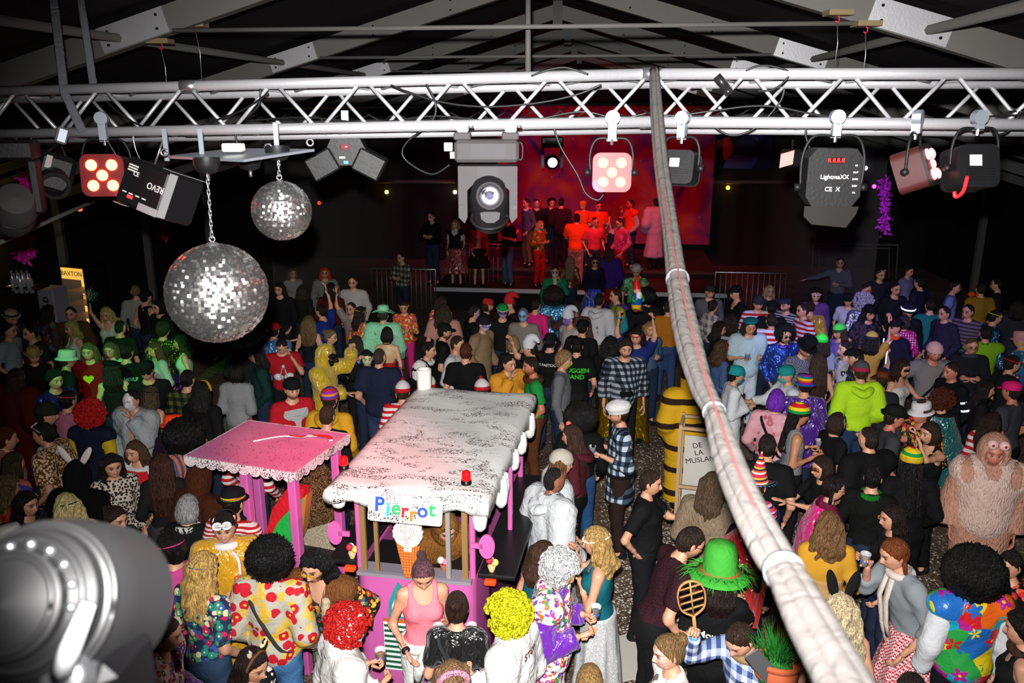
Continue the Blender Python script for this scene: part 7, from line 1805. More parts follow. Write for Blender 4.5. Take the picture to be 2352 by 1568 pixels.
P(1774, 688, 165, 'person with dark cap and black top seen from behind', hair=('short', '#100c0c'), top=('tee', '#131316'), hat=('capback', '#141416'))
P(1875, 664, -10, 'person in purple jacket with white headband at the back right', hair=('afro', '#140f10', .12), top=('jacket', '#5a3a7a'), ex=[('band', '#d8d8e0')])
P(1862, 690, 170, 'person in yellow satin hooded cape seen from behind', hair=('short', '#281a14'), top=('hoodie', ('satin', '#b08a20')), h=1.7)
P(1950, 676, -30, 'woman in white top and black cap at right', sex=W, hair=('bun', '#241a16'), hat=('cap', '#18181c'), top=('tee', '#b8b8cc'))
P(1984, 678, 175, 'person with big pale lilac curly wig and silver jacket', hair=('curls', '#a8a0b8', .17), top=('jacket', ('foil', '#a8b0d0')))
P(2000, 704, 10, 'person in black wig and hat with dark patterned shirt', hair=('wavy', '#0c0a0c', .2), hat=('bowler', '#121216'), top=('tee', ('floral', 24.0, '#3a3040', '#4a3050', '#20202c', '#503a4a', '#2a2a38', '#1c1a24')))
P(1888, 770, 172, 'person in neon green beanie with black band and pale top', hair=('long', '#2a1c16', .12), hat=('beanie', '#4cff50', '#2cd83c'), top=('tee', '#8a8a98'), sex=W)
P(1928, 746, -70, 'woman in neon green beanie with goggle strap', sex=W, hair=('long', '#3a2a20', .15), hat=('beanie', '#58f060', '#2a5a30'), top=('long', '#6a5a98'), ex=[('band', '#18181a')])
P(2004, 764, 150, 'person in yellow knitted beanie with black stripes on it', sex=W, hair=('long', '#1c1412', .12), hat=('beanie', '#c8b050', '#2a2a3a'), top=('tee', '#b08a3a'), arm='up,relax')
P(1942, 784, -85, 'man in patterned pale shirt looking left beside the neon hoodie', hair=('short', '#1c1412'), top=('tee', ('floral', 14.0, '#c8c0c8', '#4a6a98', '#c8c0b8', '#b0a8b0', '#303a50', '#b8b0b8')))
P(1858, 786, 20, 'man in black top hat looking down, patterned shirt', hair=('short', '#2a1c14'), hat=('tophat', '#101012'), top=('long', ('check', '#4a4450', '#7a7480', .02)), hp=30, faceopt={'beard': '#2a1c14'})
P(1880, 812, 176, 'woman with long straight brown hair between the doctors and the hoodie', sex=W, hair=('long', '#3a241a', .45), top=('tank', '#28242a'))
P(2026, 852, 150, 'person in brown leather cowboy hat near the neon hoodie', hair=('short', '#2a1c14'), hat=('cowboy', '#6a3418'), top=('long', '#22242a'), h=1.55)
P(1968, 806, -100, 'man in black flat cap behind the neon hoodie', hair=('short', '#1a1412'), hat=('flatcap', '#121214'), top=('long', ('plaid', '#1c1e24', '#3a3c44', '#5a5c64')))
P(2056, 734, -70, 'man in dark jacket with glowing white reflective piping and orange tie', hair=('short', '#1a1412'), hat=('capback', '#16161c'), top=('jacket', '#17182a', {'open': .04}), ex=[('piping',), ('scarf', '#d84a1c')], h=1.8)
P(2078, 722, 165, 'woman in pink polka dot top seen from behind', sex=W, hair=('bob', '#3a2a2c'), top=('long', ('dots', '#a8206a', '#e8c8e0', 26.0)))
P(2088, 700, -10, 'person in dark helmet with shining reflective band at the back', hair=('short', '#18120f'), hat=('helmet', '#1a1c2c'), top=('jacket', '#14151c'), ex=[('print', 'f', '1', '#d8d8d8', .2, 1.2)])
P(2150, 790, -5, 'man in pale pink beanie and grey sweater with brown braids', hair=('braid', '#5a3018', .16), hat=('beanie', ('knit', '#d8a8a8')), top=('long', '#7c7678', {'loose': .02}), arm='wide,relax', ex=[('strap', '#16161a')], faceopt={'beard': '#5a3a2a', 'beard_a': .4}, skin='#c07860', h=1.82)
P(2075, 830, 35, 'woman with black eye mask and white off-shoulder top', sex=W, hair=('wavy', '#2c1c14', .18), top=('strapless', '#c8c4c0', {'topz': 1.38}), ex=[('eyemask', '#101012'), ('bracelet', '#3a6ad0', -1)], arm='low,out', faceopt={'smile': 1})
P(2190, 838, -75, 'man in black jacket with glowing reflective shoulder stripes', hair=('short', '#2c1c14'), top=('jacket', '#101218'), ex=[('reflect',)], arm='hold,relax', skin='#c88068')
P(2236, 778, -15, 'young man with glasses and scarf in dark jacket at right', hair=('short', '#5a4028'), top=('jacket', '#1c1c24'), ex=[('glasses', '#222'), ('scarf', '#3a3a44')], arm='cross,cross', hp=16)
P(2266, 748, 165, 'person in neon green safety vest seen from behind', hair=('short', '#1c1412'), top=[('long', ('foil', '#4a78a8')), ('vest', '#78a81c', {'loose': .02})])
P(2290, 712, 85, 'man with neon yellow headband and shiny blue jacket', hair=('short', '#1a1210'), top=('jacket', ('foil', '#2a6a8c')), ex=[('band', '#c8e82a'), ('glasses', '#222')])
P(2330, 816, 88, 'man with red headband in dark shirt at the right edge', hair=('short', '#241812'), top=('tee', '#1c1c20'), ex=[('band', '#d82a34')])
P(2322, 874, -150, 'man in hot pink cap and grey t-shirt at the right edge', hair=('short', '#2a1c14'), hat=('cap', '#e8207a'), top=('tee', '#3c3c42'), skin='#c88068')
P(2266, 872, 70, 'dark-haired woman left of the pink cap', sex=W, hair=('long', '#1a1210', .2), top=('long', '#181418'))
P(2346, 762, -150, 'person in bright hawaiian shirt cut by the right edge', hair=('none', '#000'), hat=('bucket', '#c89098'), top=('tee', ('floral', 12.0, '#d8a030', '#3a78a8', '#5a2a78', '#a8d0d8', '#2a5a98', '#3a6aa0')))
P(2254, 650, 175, 'tall person in mustard yellow shirt with orange bow at far right', hair=('short', '#241a14'), top=('tee', '#8a6a18'), ex=[('bow', '#d84a14', 1.5)])
P(2196, 646, 60, 'man in pale blue t-shirt far at right', hair=('short', '#201814'), top=('tee', '#6a7ab8'))
P(2138, 686, 170, 'person in green and teal t-shirt far at right', hair=('short', '#1c1412'), top=('tee', '#1c6a68'))
P(2170, 704, -72, 'man in dark uniform jacket with badges far at right', hair=('short', '#1c1614'), top=('jacket', '#26243a'))
P(2066, 938, 82, 'man in black bowler hat leaning to the man in white hat', hair=('short', '#2a1c14'), hat=('bowler', '#141416'), top=('tee', '#3a3c40'), arm='relax,fwd', ex=[('necklace', '#2a8aa0')], skin='#c88068')
P(2114, 930, -70, 'man in white bucket hat and red clown nose, floral shirt', hair=('messy', '#3a2818'), hat=('bucket', '#d4d0d4'), top=('long', ('floral', 24.0, '#c8a030', '#a82a34', '#2a5a38', '#c8802a', '#3a2030', '#1c1418')), ex=[('clownnose',)], arm='fwd,relax', skin='#c88068')
P(2132, 964, -75, 'woman with brown bob in black tank top and trousers, arm raised', sex=W, hair=('bob', '#2c1e18'), top=('tank', '#0e0e10'), bot=('trousers', '#0f0f12'), arm='relax,lift', h=1.72)
P(2166, 900, 170, 'person with curly auburn hair and teal satin cape', sex=W, hair=('curls', '#4a1c10', .15), top=('long', '#141418'), ex=[('cape', ('satin', '#0f5a5c'), .5)])
P(2086, 1030, 176, 'person in red yellow green knitted cap with long black dreadlocks, seen from behind', hair=('dread', '#0c0a0a', .5), hat=('beanie', ('bands', '#c8202a', '#e0c020', '#1c8a3a', '#e0c020', .12), '#c8a820'), top=('jacket', '#0f0f12'), bot=('trousers', '#0e0e11'))
P(2284, 948, 120, 'woman with long dark hair in red and white striped top', sex=W, hair=('long', '#24160f', .26), top=('long', ('stripe', '#b01c2a', '#d4d0cc', .08)), arm='relax,hold')
P(2050, 1162, -88, 'woman with glasses and very long dark hair in dark dress', sex=W, hair=('long', '#1a100e', .42), top=('long', '#1c161a'), ex=[('glasses', '#b8906a')], arm='hold,relax')
P(2010, 1060, 150, 'dark-clad person with green feathers behind the black t-shirts', hair=('short', '#0f0c0b'), top=('long', '#0d0f0d'), ex=[('scarf', ('fur', '#1c7a2a'))], h=1.66)
P(1640, 1085, 150, 'person in shaggy beige fur cloak with orange pompoms behind the cable bundle', hair=('long', '#4a3a2a', .2), top=('poncho', ('fur', '#8c7a64'), {'loose': .01, 'hem': .25, 'flare': .06}), h=1.74, ex=[('scarf', ('fur', '#d8441c'))])
P(1585, 852, 178, 'person in yellow and brown striped bee costume, seen from behind', top=('onesie', ('bands', '#c89a1c', '#c89a1c', '#c89a1c', '#2c1a14', .3), {'loose': .05, 'hood': 1}), bot=None, hair=None, h=1.8)
# ---- around the van and centre
P(925, 880, 178, 'person in white red-rimmed bobble hat left of the van chimney', hair=('short', '#3a2818'), hat=('pombeanie', ('knit', '#d8d4d4'), '#b81c28'), top=('long', ('stripe', '#b81c28', '#d8d4d0', .07)), h=1.68)
P(984, 868, 20, 'person with glasses in white red-rimmed bobble hat behind the van roof', sex=W, hair=('long', '#2c1c14', .1), hat=('pombeanie', ('knit', '#d8d4d4'), '#b81c28'), top=('long', ('stripe', '#b81c28', '#d8d4d0', .07)), ex=[('glasses', '#1a1a1a')], h=1.66)
P(1106, 876, -150, 'person in slouched white red bobble hat behind the van roof corner', hair=('short', '#2c1c14'), hat=('pombeanie', ('knit', '#d4d0d0'), '#b81c28'), top=('long', ('stripe', '#b81c28', '#d8d4d0', .07)), h=1.66)
P(572, 978, 160, 'person in white red bobble hat behind the pink awning', hair=('short', '#2c1c14'), hat=('pombeanie', ('knit', '#d4d0d0'), '#b81c28'), top=('long', ('stripe', '#b81c28', '#d8d4d0', .07)), h=1.72)
P(1172, 818, 40, 'man in golden yellow shirt drinking behind the van', hair=('short', '#1c120e'), top=('long', '#d8942a', {'loose': .02}), arm='face,hold', cup=(1, '#4a3a30', 'dark cup held by the man in golden yellow shirt'))
P(1216, 818, -82, 'bearded man in green tunic with yellow and brown petal collar', hair=('short', '#241610'), top=('tee', '#1e8a3a', {'hem': .75}), ex=[('collar', '#d8b020', '#5a2c18')], bot=('trousers', '#5a3420'), faceopt={'beard': '#6a3418'}, skin='#c07a58', h=1.82)
P(1298, 808, 80, 'fair-haired man with green face paint in grey knitted cardigan', hair=('messy', '#8a6a4a'), top=('jacket', ('knit', '#6c6e72'), {'hem': .75}), faceopt={'paint': ('low', '#a8b83a')}, arm='down,down', h=1.8)
P(1325, 775, 170, 'man in black t-shirt with green back print', hair=('short', '#161110'), hat=('capback', '#121213'), top=('tee', '#0f1010'), ex=[('print', 'b', 'GUGGEN\nBAND', '#3ac82a', .09, 1.28)], arm='relax,relax')
P(1266, 768, 165, 'man in black cap and black t-shirt with white back lettering', hair=('short', '#16110f'), hat=('capback', '#131314'), top=('tee', '#101011'), ex=[('print', 'b', 'LES PASTOCHS', '#d0d0d0', .055, 1.33), ('facemask', '#6a7ac8', .02)])
P(1340, 735, 150, 'man in black cap and black t-shirt beneath the brown jacket', hair=('short', '#16110f'), hat=('capback', '#131314'), top=('tee', '#121213'))
P(1437, 780, 5, 'bearded man with messy hair in large grey plaid shirt and waist bag', hair=('messy', '#2c2018', ), top=('long', ('plaid', '#14181e', '#38424e', '#98a0a8', .085), {'loose': .015, 'hem': .7, 'sleeve': 1.6, 'belly': .03}), ex=[('bag', '#101012'), ('cape', ('foil', '#c8a020'), .3)], faceopt={'beard': '#4a3020', 'tache': '#4a3020'}, fat=1.06, arm='down,down', h=1.86)
P(1494, 740, 8, 'woman with long fair hair and coloured headband in denim shirt', sex=W, hair=('long', '#8a6a44', .35), top=('long', ('denim', '#33475c'), {'hem': .7}), ex=[('band', '#d8702a')], arm='relax,hold', h=1.7)
P(1462, 756, -20, 'person holding a garden gnome overhead, red bandana on dark hair', hair=('wavy', '#140f0e', .08), top=('tee', '#1c2a6a'), arm='up,up', hand={-1: 'grip', 1: 'grip'}, ex=[('band', '#c8242a'), ('bracelet', '#3a78c8', -1)])
P(1378, 674, 150, 'man in white hoodie with black lettering down the back', hair=('short', '#16110f'), top=('hoodie', '#c4c2c8', {'loose': .015}), bot=('trousers', '#6a5a48'), ex=[('print', 'b', 'NIKE F.C.', '#16161a', .085, 1.2, -.03, -90)], faceopt={'beard': '#20150f'}, skin='#a8765a', h=1.84)
P(1413, 664, -80, 'man in teal and purple windbreaker facing the white hoodie', hair=('short', '#2c1e16'), top=('hoodie', ('patch', 3.0, '#2a7a8a', '#5a3a8a', '#7a8a2a', '#2a6a80')), h=1.82)
P(1271, 668, 178, 'person with large brown afro in shiny light blue satin shirt, seen from behind', hair=('afro', '#180e0c', .2), top=('long', ('foil', '#5a9cc8'), {'loose': .02}), bot=('trousers', '#1a2030'))
P(1325, 690, 165, 'person in long brown suede jacket from behind, arm raised to the side', hair=('short', '#1a1210'), top=('jacket', '#4a3630', {'hem': .55}), arm='relax,side', bot=('trousers', '#40302a'), skin='#7a4a38')
P(1196, 704, -15, 'man with blue painted face and grey hair in pale sweater', hair=('short', '#6a6c74'), top=('long', '#807a74'), faceopt={'paint': ('full', '#7ab0e0')}, ex=[('glasses', '#222')])
P(1160, 704, 5, 'person with blue painted face under a green-lined cap', hair=('short', '#2a2a48'), hat=('capback', '#1c8a40', '#b8b0a8'), top=('long', '#141214'), faceopt={'paint': ('half', '#3a3a9a', '#b8b0c8')}, ex=[('band', '#d8d8dc')])
P(1112, 728, 55, 'person with blue face and white sunglasses in beige coat', hair=('short', '#1a1618'), top=('coat', '#8c7458'), faceopt={'paint': ('half', '#4a58b8', '#c0c8e0')}, ex=[('shades', '#d0d0e0')], hat=('scarf', '#1c1a20'))
P(1090, 702, 110, 'person with blue painted cheeks in black shirt looking right', hair=('short', '#241a18'), top=('long', '#121214'), faceopt={'paint': ('full', '#8090c8')})
P(1122, 686, 70, 'woman with red bandana near the stage', sex=W, hair=('bob', '#2a1a14'), hat=('scarf', '#b02a24'), top=('long', '#241c1c'))
P(1172, 682, -75, 'person in red pointed hat before the stage', hair=('short', '#241812'), hat=('floppy', '#b8242a'), top=('long', '#261818'))
P(1020, 700, 172, 'person with wild brown hair in pale pink t-shirt from behind', hair=('wavy', '#30261a', .22), top=('tee', '#b88478', {'loose': .02}))
P(1014, 680, 165, 'woman with long hair and orange floral blouse before the stage', sex=W, hair=('long', '#2c2018', .3), top=('long', FLO))
P(1022, 744, 100, 'man in black cap with green badge and black t-shirt', hair=('short', '#18110f'), hat=('cap', '#111412'), top=('tee', '#121213'), ex=[('glasses', '#222')], faceopt={'beard': '#1c130e'})
P(1070, 788, 175, 'red-haired man in black shirt seen from behind', hair=('short', '#4a2414'), top=('tee', '#0f0f11'), h=1.82)
P(1052, 772, 70, 'man with white collar looking right, left of the red-haired man', hair=('short', '#2c2018'), top=('long', '#c4c4c8'))
P(986, 786, 80, 'man with short dark hair in black and white costume', hair=('short', '#1a1210'), top=('jacket', ('cow', '#0e0e10', '#0e0e10')), ex=[('ruff', '#d0d0d0')])
P(966, 832, 160, 'person in black fur costume hood with white patches', hair=None, top=('onesie', ('fur', '#0c0c0e'), {'hood': ('cow', '#101012', '#d0d0d0'), 'loose': .02}), bot=None, h=1.7)
P(889, 752, 174, 'woman with black bob and bare back in red polka dot dress', sex=W, hair=('bob', '#120c0c'), top=('dress', ('dots', '#a81c24', '#141214', 30.0), {'neck': 3, 'topz': 1.2}), ex=[('choker', '#101010')], bot=('none', '#000'))
P(880, 706, 176, 'person in mint green cowboy hat and fluffy mint coat', hair=('short', '#2a2a20'), hat=('cowboy', '#98d8b8', ('leo', '#b0a060', '#6a6a30')), top=('coat', ('fur', '#a8e0c0'), {'loose': .02, 'hem': .6}), ex=[('strap', '#7a7030')], h=1.82)
P(927, 692, 0, 'woman in orange floral blouse with headband and pink leggings', sex=W, hair=('long', '#1c120e', .14), top=('long', FLO, {'hem': .75}), bot=('leggings', '#c82a78'), ex=[('band', '#d89050'), ('hoop', ('fur', '#e8541c'))], arm='hold,hold', hp=16)
P(828, 704, 130, 'woman with brown hair in orange floral blouse facing right', sex=W, hair=('long', '#241812', .2), top=('long', FLO, {'hem': .72}), ex=[('band', '#c8a040'), ('hoop', ('fur', '#e8541c'))])
P(871, 800, 172, 'man with shaved head in navy blue t-shirt, seen from behind', hair=('buzz', '#3a3028'), top=('tee', '#1c2238', {'loose': .02}), bot=('jeans', ('denim', '#24344e')), h=1.84, fat=1.08)
P(842, 806, 15, 'woman with black hood and pale face coloured as green-lit', sex=W, hair=('long', '#0c0a0b', .3), top=('long', '#121114'), faceopt={'paint': ('full', '#c8d0a0'), 'smile': 1}, arm='lift,relax', ex=[('bracelet', '#3a78d0', -1), ('choker', '#0c0c0c')])  # green light is put into the face colour
P(748, 796, 75, 'person in yellow hooded raincoat with black gas mask', hair=None, top=('coat', ('satin', '#d8b41c'), {'hood': 1, 'hem': .55, 'loose': .02}), ex=[('respirator',)], arm='out,lift', bot=('trousers', ('satin', '#c8a81c')), h=1.82)
P(670, 872, 35, 'bearded man in black cap and red jersey with grey bull head', hair=('short', '#1c130f'), hat=('capback', '#131315'), top=('elbow', '#b81a24', {'neck': 1}), ex=[('bull',), ('necklace', '#111')], faceopt={'beard': '#2a1a12'}, arm='down,down', h=1.82)
P(752, 922, 165, 'man with short brown hair in black shirt behind the awning', hair=('short', '#3c2a1c'), top=('long', '#121214'), h=1.76)
P(757, 902, 168, 'person in rainbow knitted cap and yellow jacket behind the awning', hair=('short', '#2c1c14'), hat=('beanie', ('bands', '#b82a34', '#3a3ab0', '#d8801c', '#8a2a9a', .1)), top=('hoodie', '#c89a24'), h=1.8)
P(646, 782, 15, 'man in red t-shirt with large white bow, head bowed', hair=('short', '#16100e'), top=('tee', '#a81822'), ex=[('bow', ('satin', '#d8dadc'), 1.2)], hp=35, arm='relax,face')
P(586, 796, -70, 'man with long dark hair in dark green jacket', hair=('long', '#181110', .14), top=('jacket', '#10332e'), faceopt={'beard': '#20160f', 'beard_a': .5}, ex=[('print', 'f', 'o', '#c8c8c8', .14, 1.25)])
P(542, 838, 174, 'woman with black hair in light grey sweater, seen from behind', sex=W, hair=('bob', '#120d0c'), top=('long', '#8c8e90', {'loose': .015}), bot=('trousers', '#6a6c70'), arm='hold,hold')
P(628, 742, 172, 'person in red backward cap and shiny blue vest', hair=('short', '#241812'), hat=('cap', '#b02028'), top=[('tee', '#b8b4b0'), ('vest', ('satin', '#1c6aa8'), {'loose': .018})])
P(710, 726, 178, 'woman with long wavy fair hair in dark top left of centre', sex=W, hair=('wavy', '#6a5434', .26), top=('tank', '#14181c'))
P(760, 758, 80, 'woman with glasses and tied fair hair looking right', sex=W, hair=('bun', '#6a543c'), top=('tank', '#241a24'), ex=[('glasses', '#1c1a1a')])
P(818, 772, 176, 'woman with long brown hair behind the yellow raincoat', sex=W, hair=('long', '#2c1e16', .3), top=('long', '#151417'))
P(735, 700, -120, 'person in blue shirt stretching an arm up', hair=('short', '#1c1412'), top=('tee', '#1c2c78'), arm='up,wide')
P(806, 696, -20, 'boy with dark hair in white shirt raising one arm', hair=('short', '#1a1210'), top=('tee', '#88807c'), arm='up,relax', h=1.66)
P(809, 634, -5, 'man in white officer shirt with epaulettes left of the stage', hair=('short', '#1c1512'), top=('long', '#b0aca8'), h=1.84)
P(745, 614, 10, 'person in orange fur wig and white shirt far left of the stage', hair=('long', '#c83a18', .25), top=('long', '#8a8684'))
P(672, 616, 30, 'woman in white top far left beside the mirror ball', sex=W, hair=('long', '#6a543c', .2), top=('long', '#98948e'))
P(640, 650, -10, 'dark-haired person in black far left of the stage', hair=('long', '#140e0c', .15), top=('long', '#141214'))
P(695, 655, 160, 'person with headscarf and white shawl far left of the stage', sex=W, hair=('long', '#2a2018', .1), top=('long', '#1a1816'), ex=[('scarf', '#a8a8a8')])
P(760, 650, 170, 'person in dark red sweater far left of the stage', hair=('long', '#180e0c', .1), top=('long', '#4a1410'))
P(560, 760, 178, 'person in dark grey behind the large mirror ball', hair=('short', '#140f0d'), top=('long', '#1c1c1e'))
# ---- before and on the stage
P(920, 580, -40, 'person in pale plaid scarf and dark clothes at the stage barrier', hair=('short', '#201612'), top=('long', ('plaid', '#2a2a28', '#5a5850', '#98948a', .12)), arm='cross,cross')
P(990, 508, -30, 'security man in black jacket on the stage at left', hair=('short', '#140f0e'), top=('jacket', '#0e0e10'), z=.6, h=1.84, arm='cross,cross')
P(1045, 545, -15, 'woman in red skirt with white blouse on the stage', sex=W, hair=('long', '#7a6248', .2), top=[('tee', '#b8b4b0'), ('vest', '#141416', {'loose': .01})], bot=('skirt', ('satin', '#8c1014'), {'hem': .35, 'flare': .35}), z=.6)
P(1100, 555, 10, 'woman in red and black saloon dress on the stage', sex=W, hair=('long', '#120c0c', .12), top=('jacket', ('satin', '#a01420'), {'hem': .5, 'open': .06}), bot=('skirt', '#1c1014', {'hem': .5}), z=.6)
P(1162, 535, -55, 'man in black t-shirt and jeans on the stage', hair=('short', '#140f0e'), top=('tee', '#131315'), bot=('jeans', ('denim', '#33425a')), arm='relax,hold', z=.6, h=1.82)
P(1208, 472, -60, 'man in grey sweater with white collar on the upper stage', hair=('short', '#1c1412'), top=('long', '#4a4c58'), bot=('trousers', '#5a4a34'), ex=[('ruff', '#c8c4c0')], z=.8, h=1.82)
P(1233, 458, 0, 'person in dark shirt at the backdrop, left of centre', hair=('short', '#140f0e'), top=('long', '#141216'), z=.8)
P(1242, 545, 40, 'blonde woman in sequinned top and red trousers on the stage', sex=W, hair=('long', '#a88c68', .1), top=('long', ('glitter', '#8a4a2a', '#c8a03a')), bot=('trousers', '#a01418'), z=.6, arm='hold,hold')
P(1290, 482, 160, 'person in dark leather jacket on the stage, nearer the centre', hair=('short', '#140c0c'), top=('jacket', '#2a1614'), z=.8, fat=1.1, h=1.84)
P(1268, 456, 10, 'person with dark curls at the red backdrop', hair=('afro', '#120a0a', .12), top=('long', '#241012'), z=.8)
P(1340, 478, -30, 'person with yellow headscarf in orange jacket at the backdrop', hair=('short', '#241410'), hat=('scarf', '#b88a2a'), top=('jacket', '#d8541c'), z=.8)
P(1376, 478, 5, 'man in orange safety shirt on the upper stage under the red lamp', hair=('short', '#2a1612'), top=('tee', '#f04a14', {'hem': .75}), bot=('trousers', '#6a1a14'), z=.8, arm='hold,hold')
P(1444, 475, -70, 'man in orange safety vest drinking on the upper stage', hair=('short', '#2a1612'), top=[('long', '#b0a0b0'), ('vest', '#f04a14', {'loose': .02, 'hem': .75})], arm='face,relax', z=.8, h=1.82)
P(1412, 500, 178, 'woman with long straight hair and white top on the stage', sex=W, hair=('long', '#6a3a30', .4), top=('tank', '#b8b0a8'), z=.8)
P(1505, 492, -170, 'person in long pale lilac robe on the stage beside the cable bundle', hair=('short', '#16100e'), top=('robe', '#b098b8', {'loose': .05}), z=.8, h=1.86)
P(1325, 545, 170, 'man in neon orange safety shirt before the stage', hair=('short', '#1c0f0e'), top=('tee', '#f84a14', {'hem': .75, 'loose': .02}), bot=('trousers', ('satin', '#b86a68')), z=.6, h=1.84, arm='relax,cross')
P(1366, 536, 20, 'person in coral pink t-shirt on the stage', hair=('short', '#30141a'), top=('tee', '#d8384a'), z=.6)
P(1417, 552, -60, 'person in magenta satin jacket and red trousers on the stage', hair=('short', '#30201c'), top=('jacket', ('satin', '#c01a6a')), bot=('trousers', '#a01418'), z=.6, hp=25)
P(1275, 612, -5, 'man in green jacket with flower garland and striped headband', hair=('short', '#1a1210'), top=('jacket', '#1c7a54', {'open': .05}), ex=[('lei', ('floral', 40.0, '#e8e040', '#e8e8d8', '#d0d850', '#e0e0d0')), ('band', ('bands', '#d83a2a', '#e8c83a', '#3a5ac8', .03)), ('facemask', '#d8d0d0')], arm='relax,face')
P(1310, 588, 175, 'woman with long fair hair in sequinned jacket near the stage', sex=W, hair=('long', '#7a5a48', .35), top=('long', ('glitter', '#5a2a1c', '#a86a3a')), h=1.64)
P(1367, 590, 0, 'person with very long auburn hair and sunglasses, blue skirt', sex=W, hair=('long', '#4a2418', .4), top=('long', '#1c1630'), bot=('skirt', ('satin', '#2a48c8'), {'hem': .2, 'flare': .3}), ex=[('shades', '#101018')], h=1.72)
P(1398, 570, 170, 'person in large purple ski jacket, seen from behind', hair=('long', '#3a2018', .1), top=('puffer', '#3c1c78', {'loose': .03}), bot=('trousers', '#a01418'), h=1.84)
P(1462, 610, -10, 'man in white hat and green hawaiian shirt drinking', hair=('short', '#3a2a20'), hat=('fedora', '#b8a8b0'), top=('tee', ('floral', 14.0, '#a8c8a0', '#3a7a4a', '#6a3a30', '#88b088', '#4a5a3a', '#58a068')), arm='relax,face', h=1.8)
P(1486, 668, 175, 'person with big black afro behind the garden gnome', hair=('afro', '#0e0a0a', .17), top=('long', '#16141a'))
P(1536, 690, 170, 'person in mustard jacket left of the cable bundle', hair=('short', '#241812'), top=('jacket', '#a8681a'), bot=('jeans', ('denim', '#24365a')))
P(1180, 772, 175, 'person with blond bob seen from behind behind the yellow shirt', sex=W, hair=('bob', '#8a6c48'), top=('long', '#161418'))
P(1216, 782, -100, 'person in drooping white soft hat behind the petal collar', hair=('short', '#241812'), hat=('floppy', '#d0d2d8'), top=('tee', '#121214'), arm='lift,relax')
P(1305, 716, -60, 'person with blue face and tilted white hat, centre', hair=('short', '#1a1a30'), hat=('floppy', '#c8ccd8'), top=('tee', '#b0a8a4'), faceopt={'paint': ('full', '#4a5ac0')})
P(1230, 688, 150, 'person in hot pink sleeves left of the blue satin shirt', hair=('short', '#241410'), top=('long', '#d8287a'), h=1.7)
P(1404, 776, 150, 'person in black top with white back print beside the plaid shirt', hair=('wavy', '#140f0e', .1), hat=('capback', '#131314'), top=('tee', '#101011'), ex=[('print', 'b', '/ /', '#c8c8c8', .12, 1.3)])
P(1640, 690, 120, 'person in white checked flannel by the cable bundle', sex=W, hair=('bun', '#1c1412'), top=('long', ('plaid', '#b8b4b0', '#a09a98', '#6a5a68', .14)))
P(1655, 740, 80, 'woman with wavy dark hair in black at the cable bundle', sex=W, hair=('wavy', '#1a120e', .12), top=('long', '#121214'))
P(1680, 720, 165, 'woman with brown hair in navy striped top', sex=W, hair=('long', '#20160f', .15), top=('long', ('stripe', '#1a1c30', '#8a8c98', .1)))
P(1660, 785, 110, 'woman with fair curly hair and red flowers in blue denim jacket', sex=W, hair=('wavy', '#4a3422', .16), top=('jacket', ('denim', '#33486a')), ex=[('crownband', '#b01c2a', .014)])
# ---- left side, green-lit and dark; green light also tints some base colours
P(242, 708, 0, 'green-lit cheerleader in white V-neck top raising a pompom', sex=W, hair=('wavy', '#a8a050', .1), top=('tank', '#b8d8b8'), arm='up,relax', ex=[('band', '#c8d060')])  # green light is mixed into the colour of white top and hair
P(160, 738, -40, 'green-lit cheerleader in white top looking left', sex=W, hair=('wavy', '#98904a', .1), top=('tank', '#b0d0b0'))  # top and hair carry the green light in their colour
P(200, 790, 5, 'person in red costume with yellow heart on the chest', hair=('long', '#5a4a30', .3), top=('long', '#8a1014'), ex=[('heart', '#c8c820')])
P(250, 788, 0, 'woman with glasses and long fair hair in white jacket', sex=W, hair=('long', '#5a4c38', .22), top=('jacket', '#a8b0a8'), ex=[('glasses', '#888')])
P(155, 805, 130, 'man in white cap and black jersey at left', hair=('short', '#2a1c14'), hat=('bucket', '#c0b8bc'), top=('tee', '#121316'), skin='#b87a64')
P(255, 830, -160, 'woman with dark top and beret at left', sex=W, hair=('long', '#1c1410', .2), hat=('beret', '#141214'), top=('tank', '#161416'))
P(355, 785, -50, 'woman with yellow headband in white blouse', sex=W, hair=('long', '#4a3422', .2), top=('long', '#a8a8a8'), ex=[('band', '#c89a2a')])
P(290, 790, 175, 'person in black shirt with glowing green lettering', hair=('short', '#140f0d'), top=('tee', '#0f1110'), ex=[('print', 'b', 'HAPPY HOUR', '#58e8a0', .07, 1.3)])
P(335, 832, 15, 'person in black cap with white patch', hair=('short', '#140f0d'), hat=('cap', '#131316'), top=('long', '#151417'), ex=[('shades',)])
P(300, 892, -15, 'person in plain white face mask and translucent white coat', hair=('short', '#16100e'), top=('coat', ('paper', '#a4a8ac'), {'open': .05, 'loose': .02}), ex=[('mask', '#d8d4d4')], arm='relax,face', h=1.78)
P(345, 892, 160, 'woman with headband and rainbow scarf beside the white mask', sex=W, hair=('long', '#4a3c2c', .16), top=('tank', '#181618'), ex=[('band', '#111'), ('scarf', ('bands', '#c82a2a', '#e0a020', '#2a8a3a', '#2a4ab0', .12))])
P(208, 930, 172, 'person in a big red curly wig with navy and yellow vest', hair=('curls', '#b01414', .17), top=[('long', '#caa81c'), ('vest', '#141a30', {'loose': .018})], h=1.74)
P(150, 905, 165, 'person with red bandana and pink shirt, seen from behind', hair=('short', '#120e0d'), top=('tee', '#b06a80'), ex=[('band', ('dots', '#c01c24', '#d8c8c8', 40.0))])
P(112, 920, 110, 'person in dark knitted cap with white bow at left', hair=('short', '#241a14'), hat=('beanie', ('knit', '#24261f')), top=('long', '#22241f'))
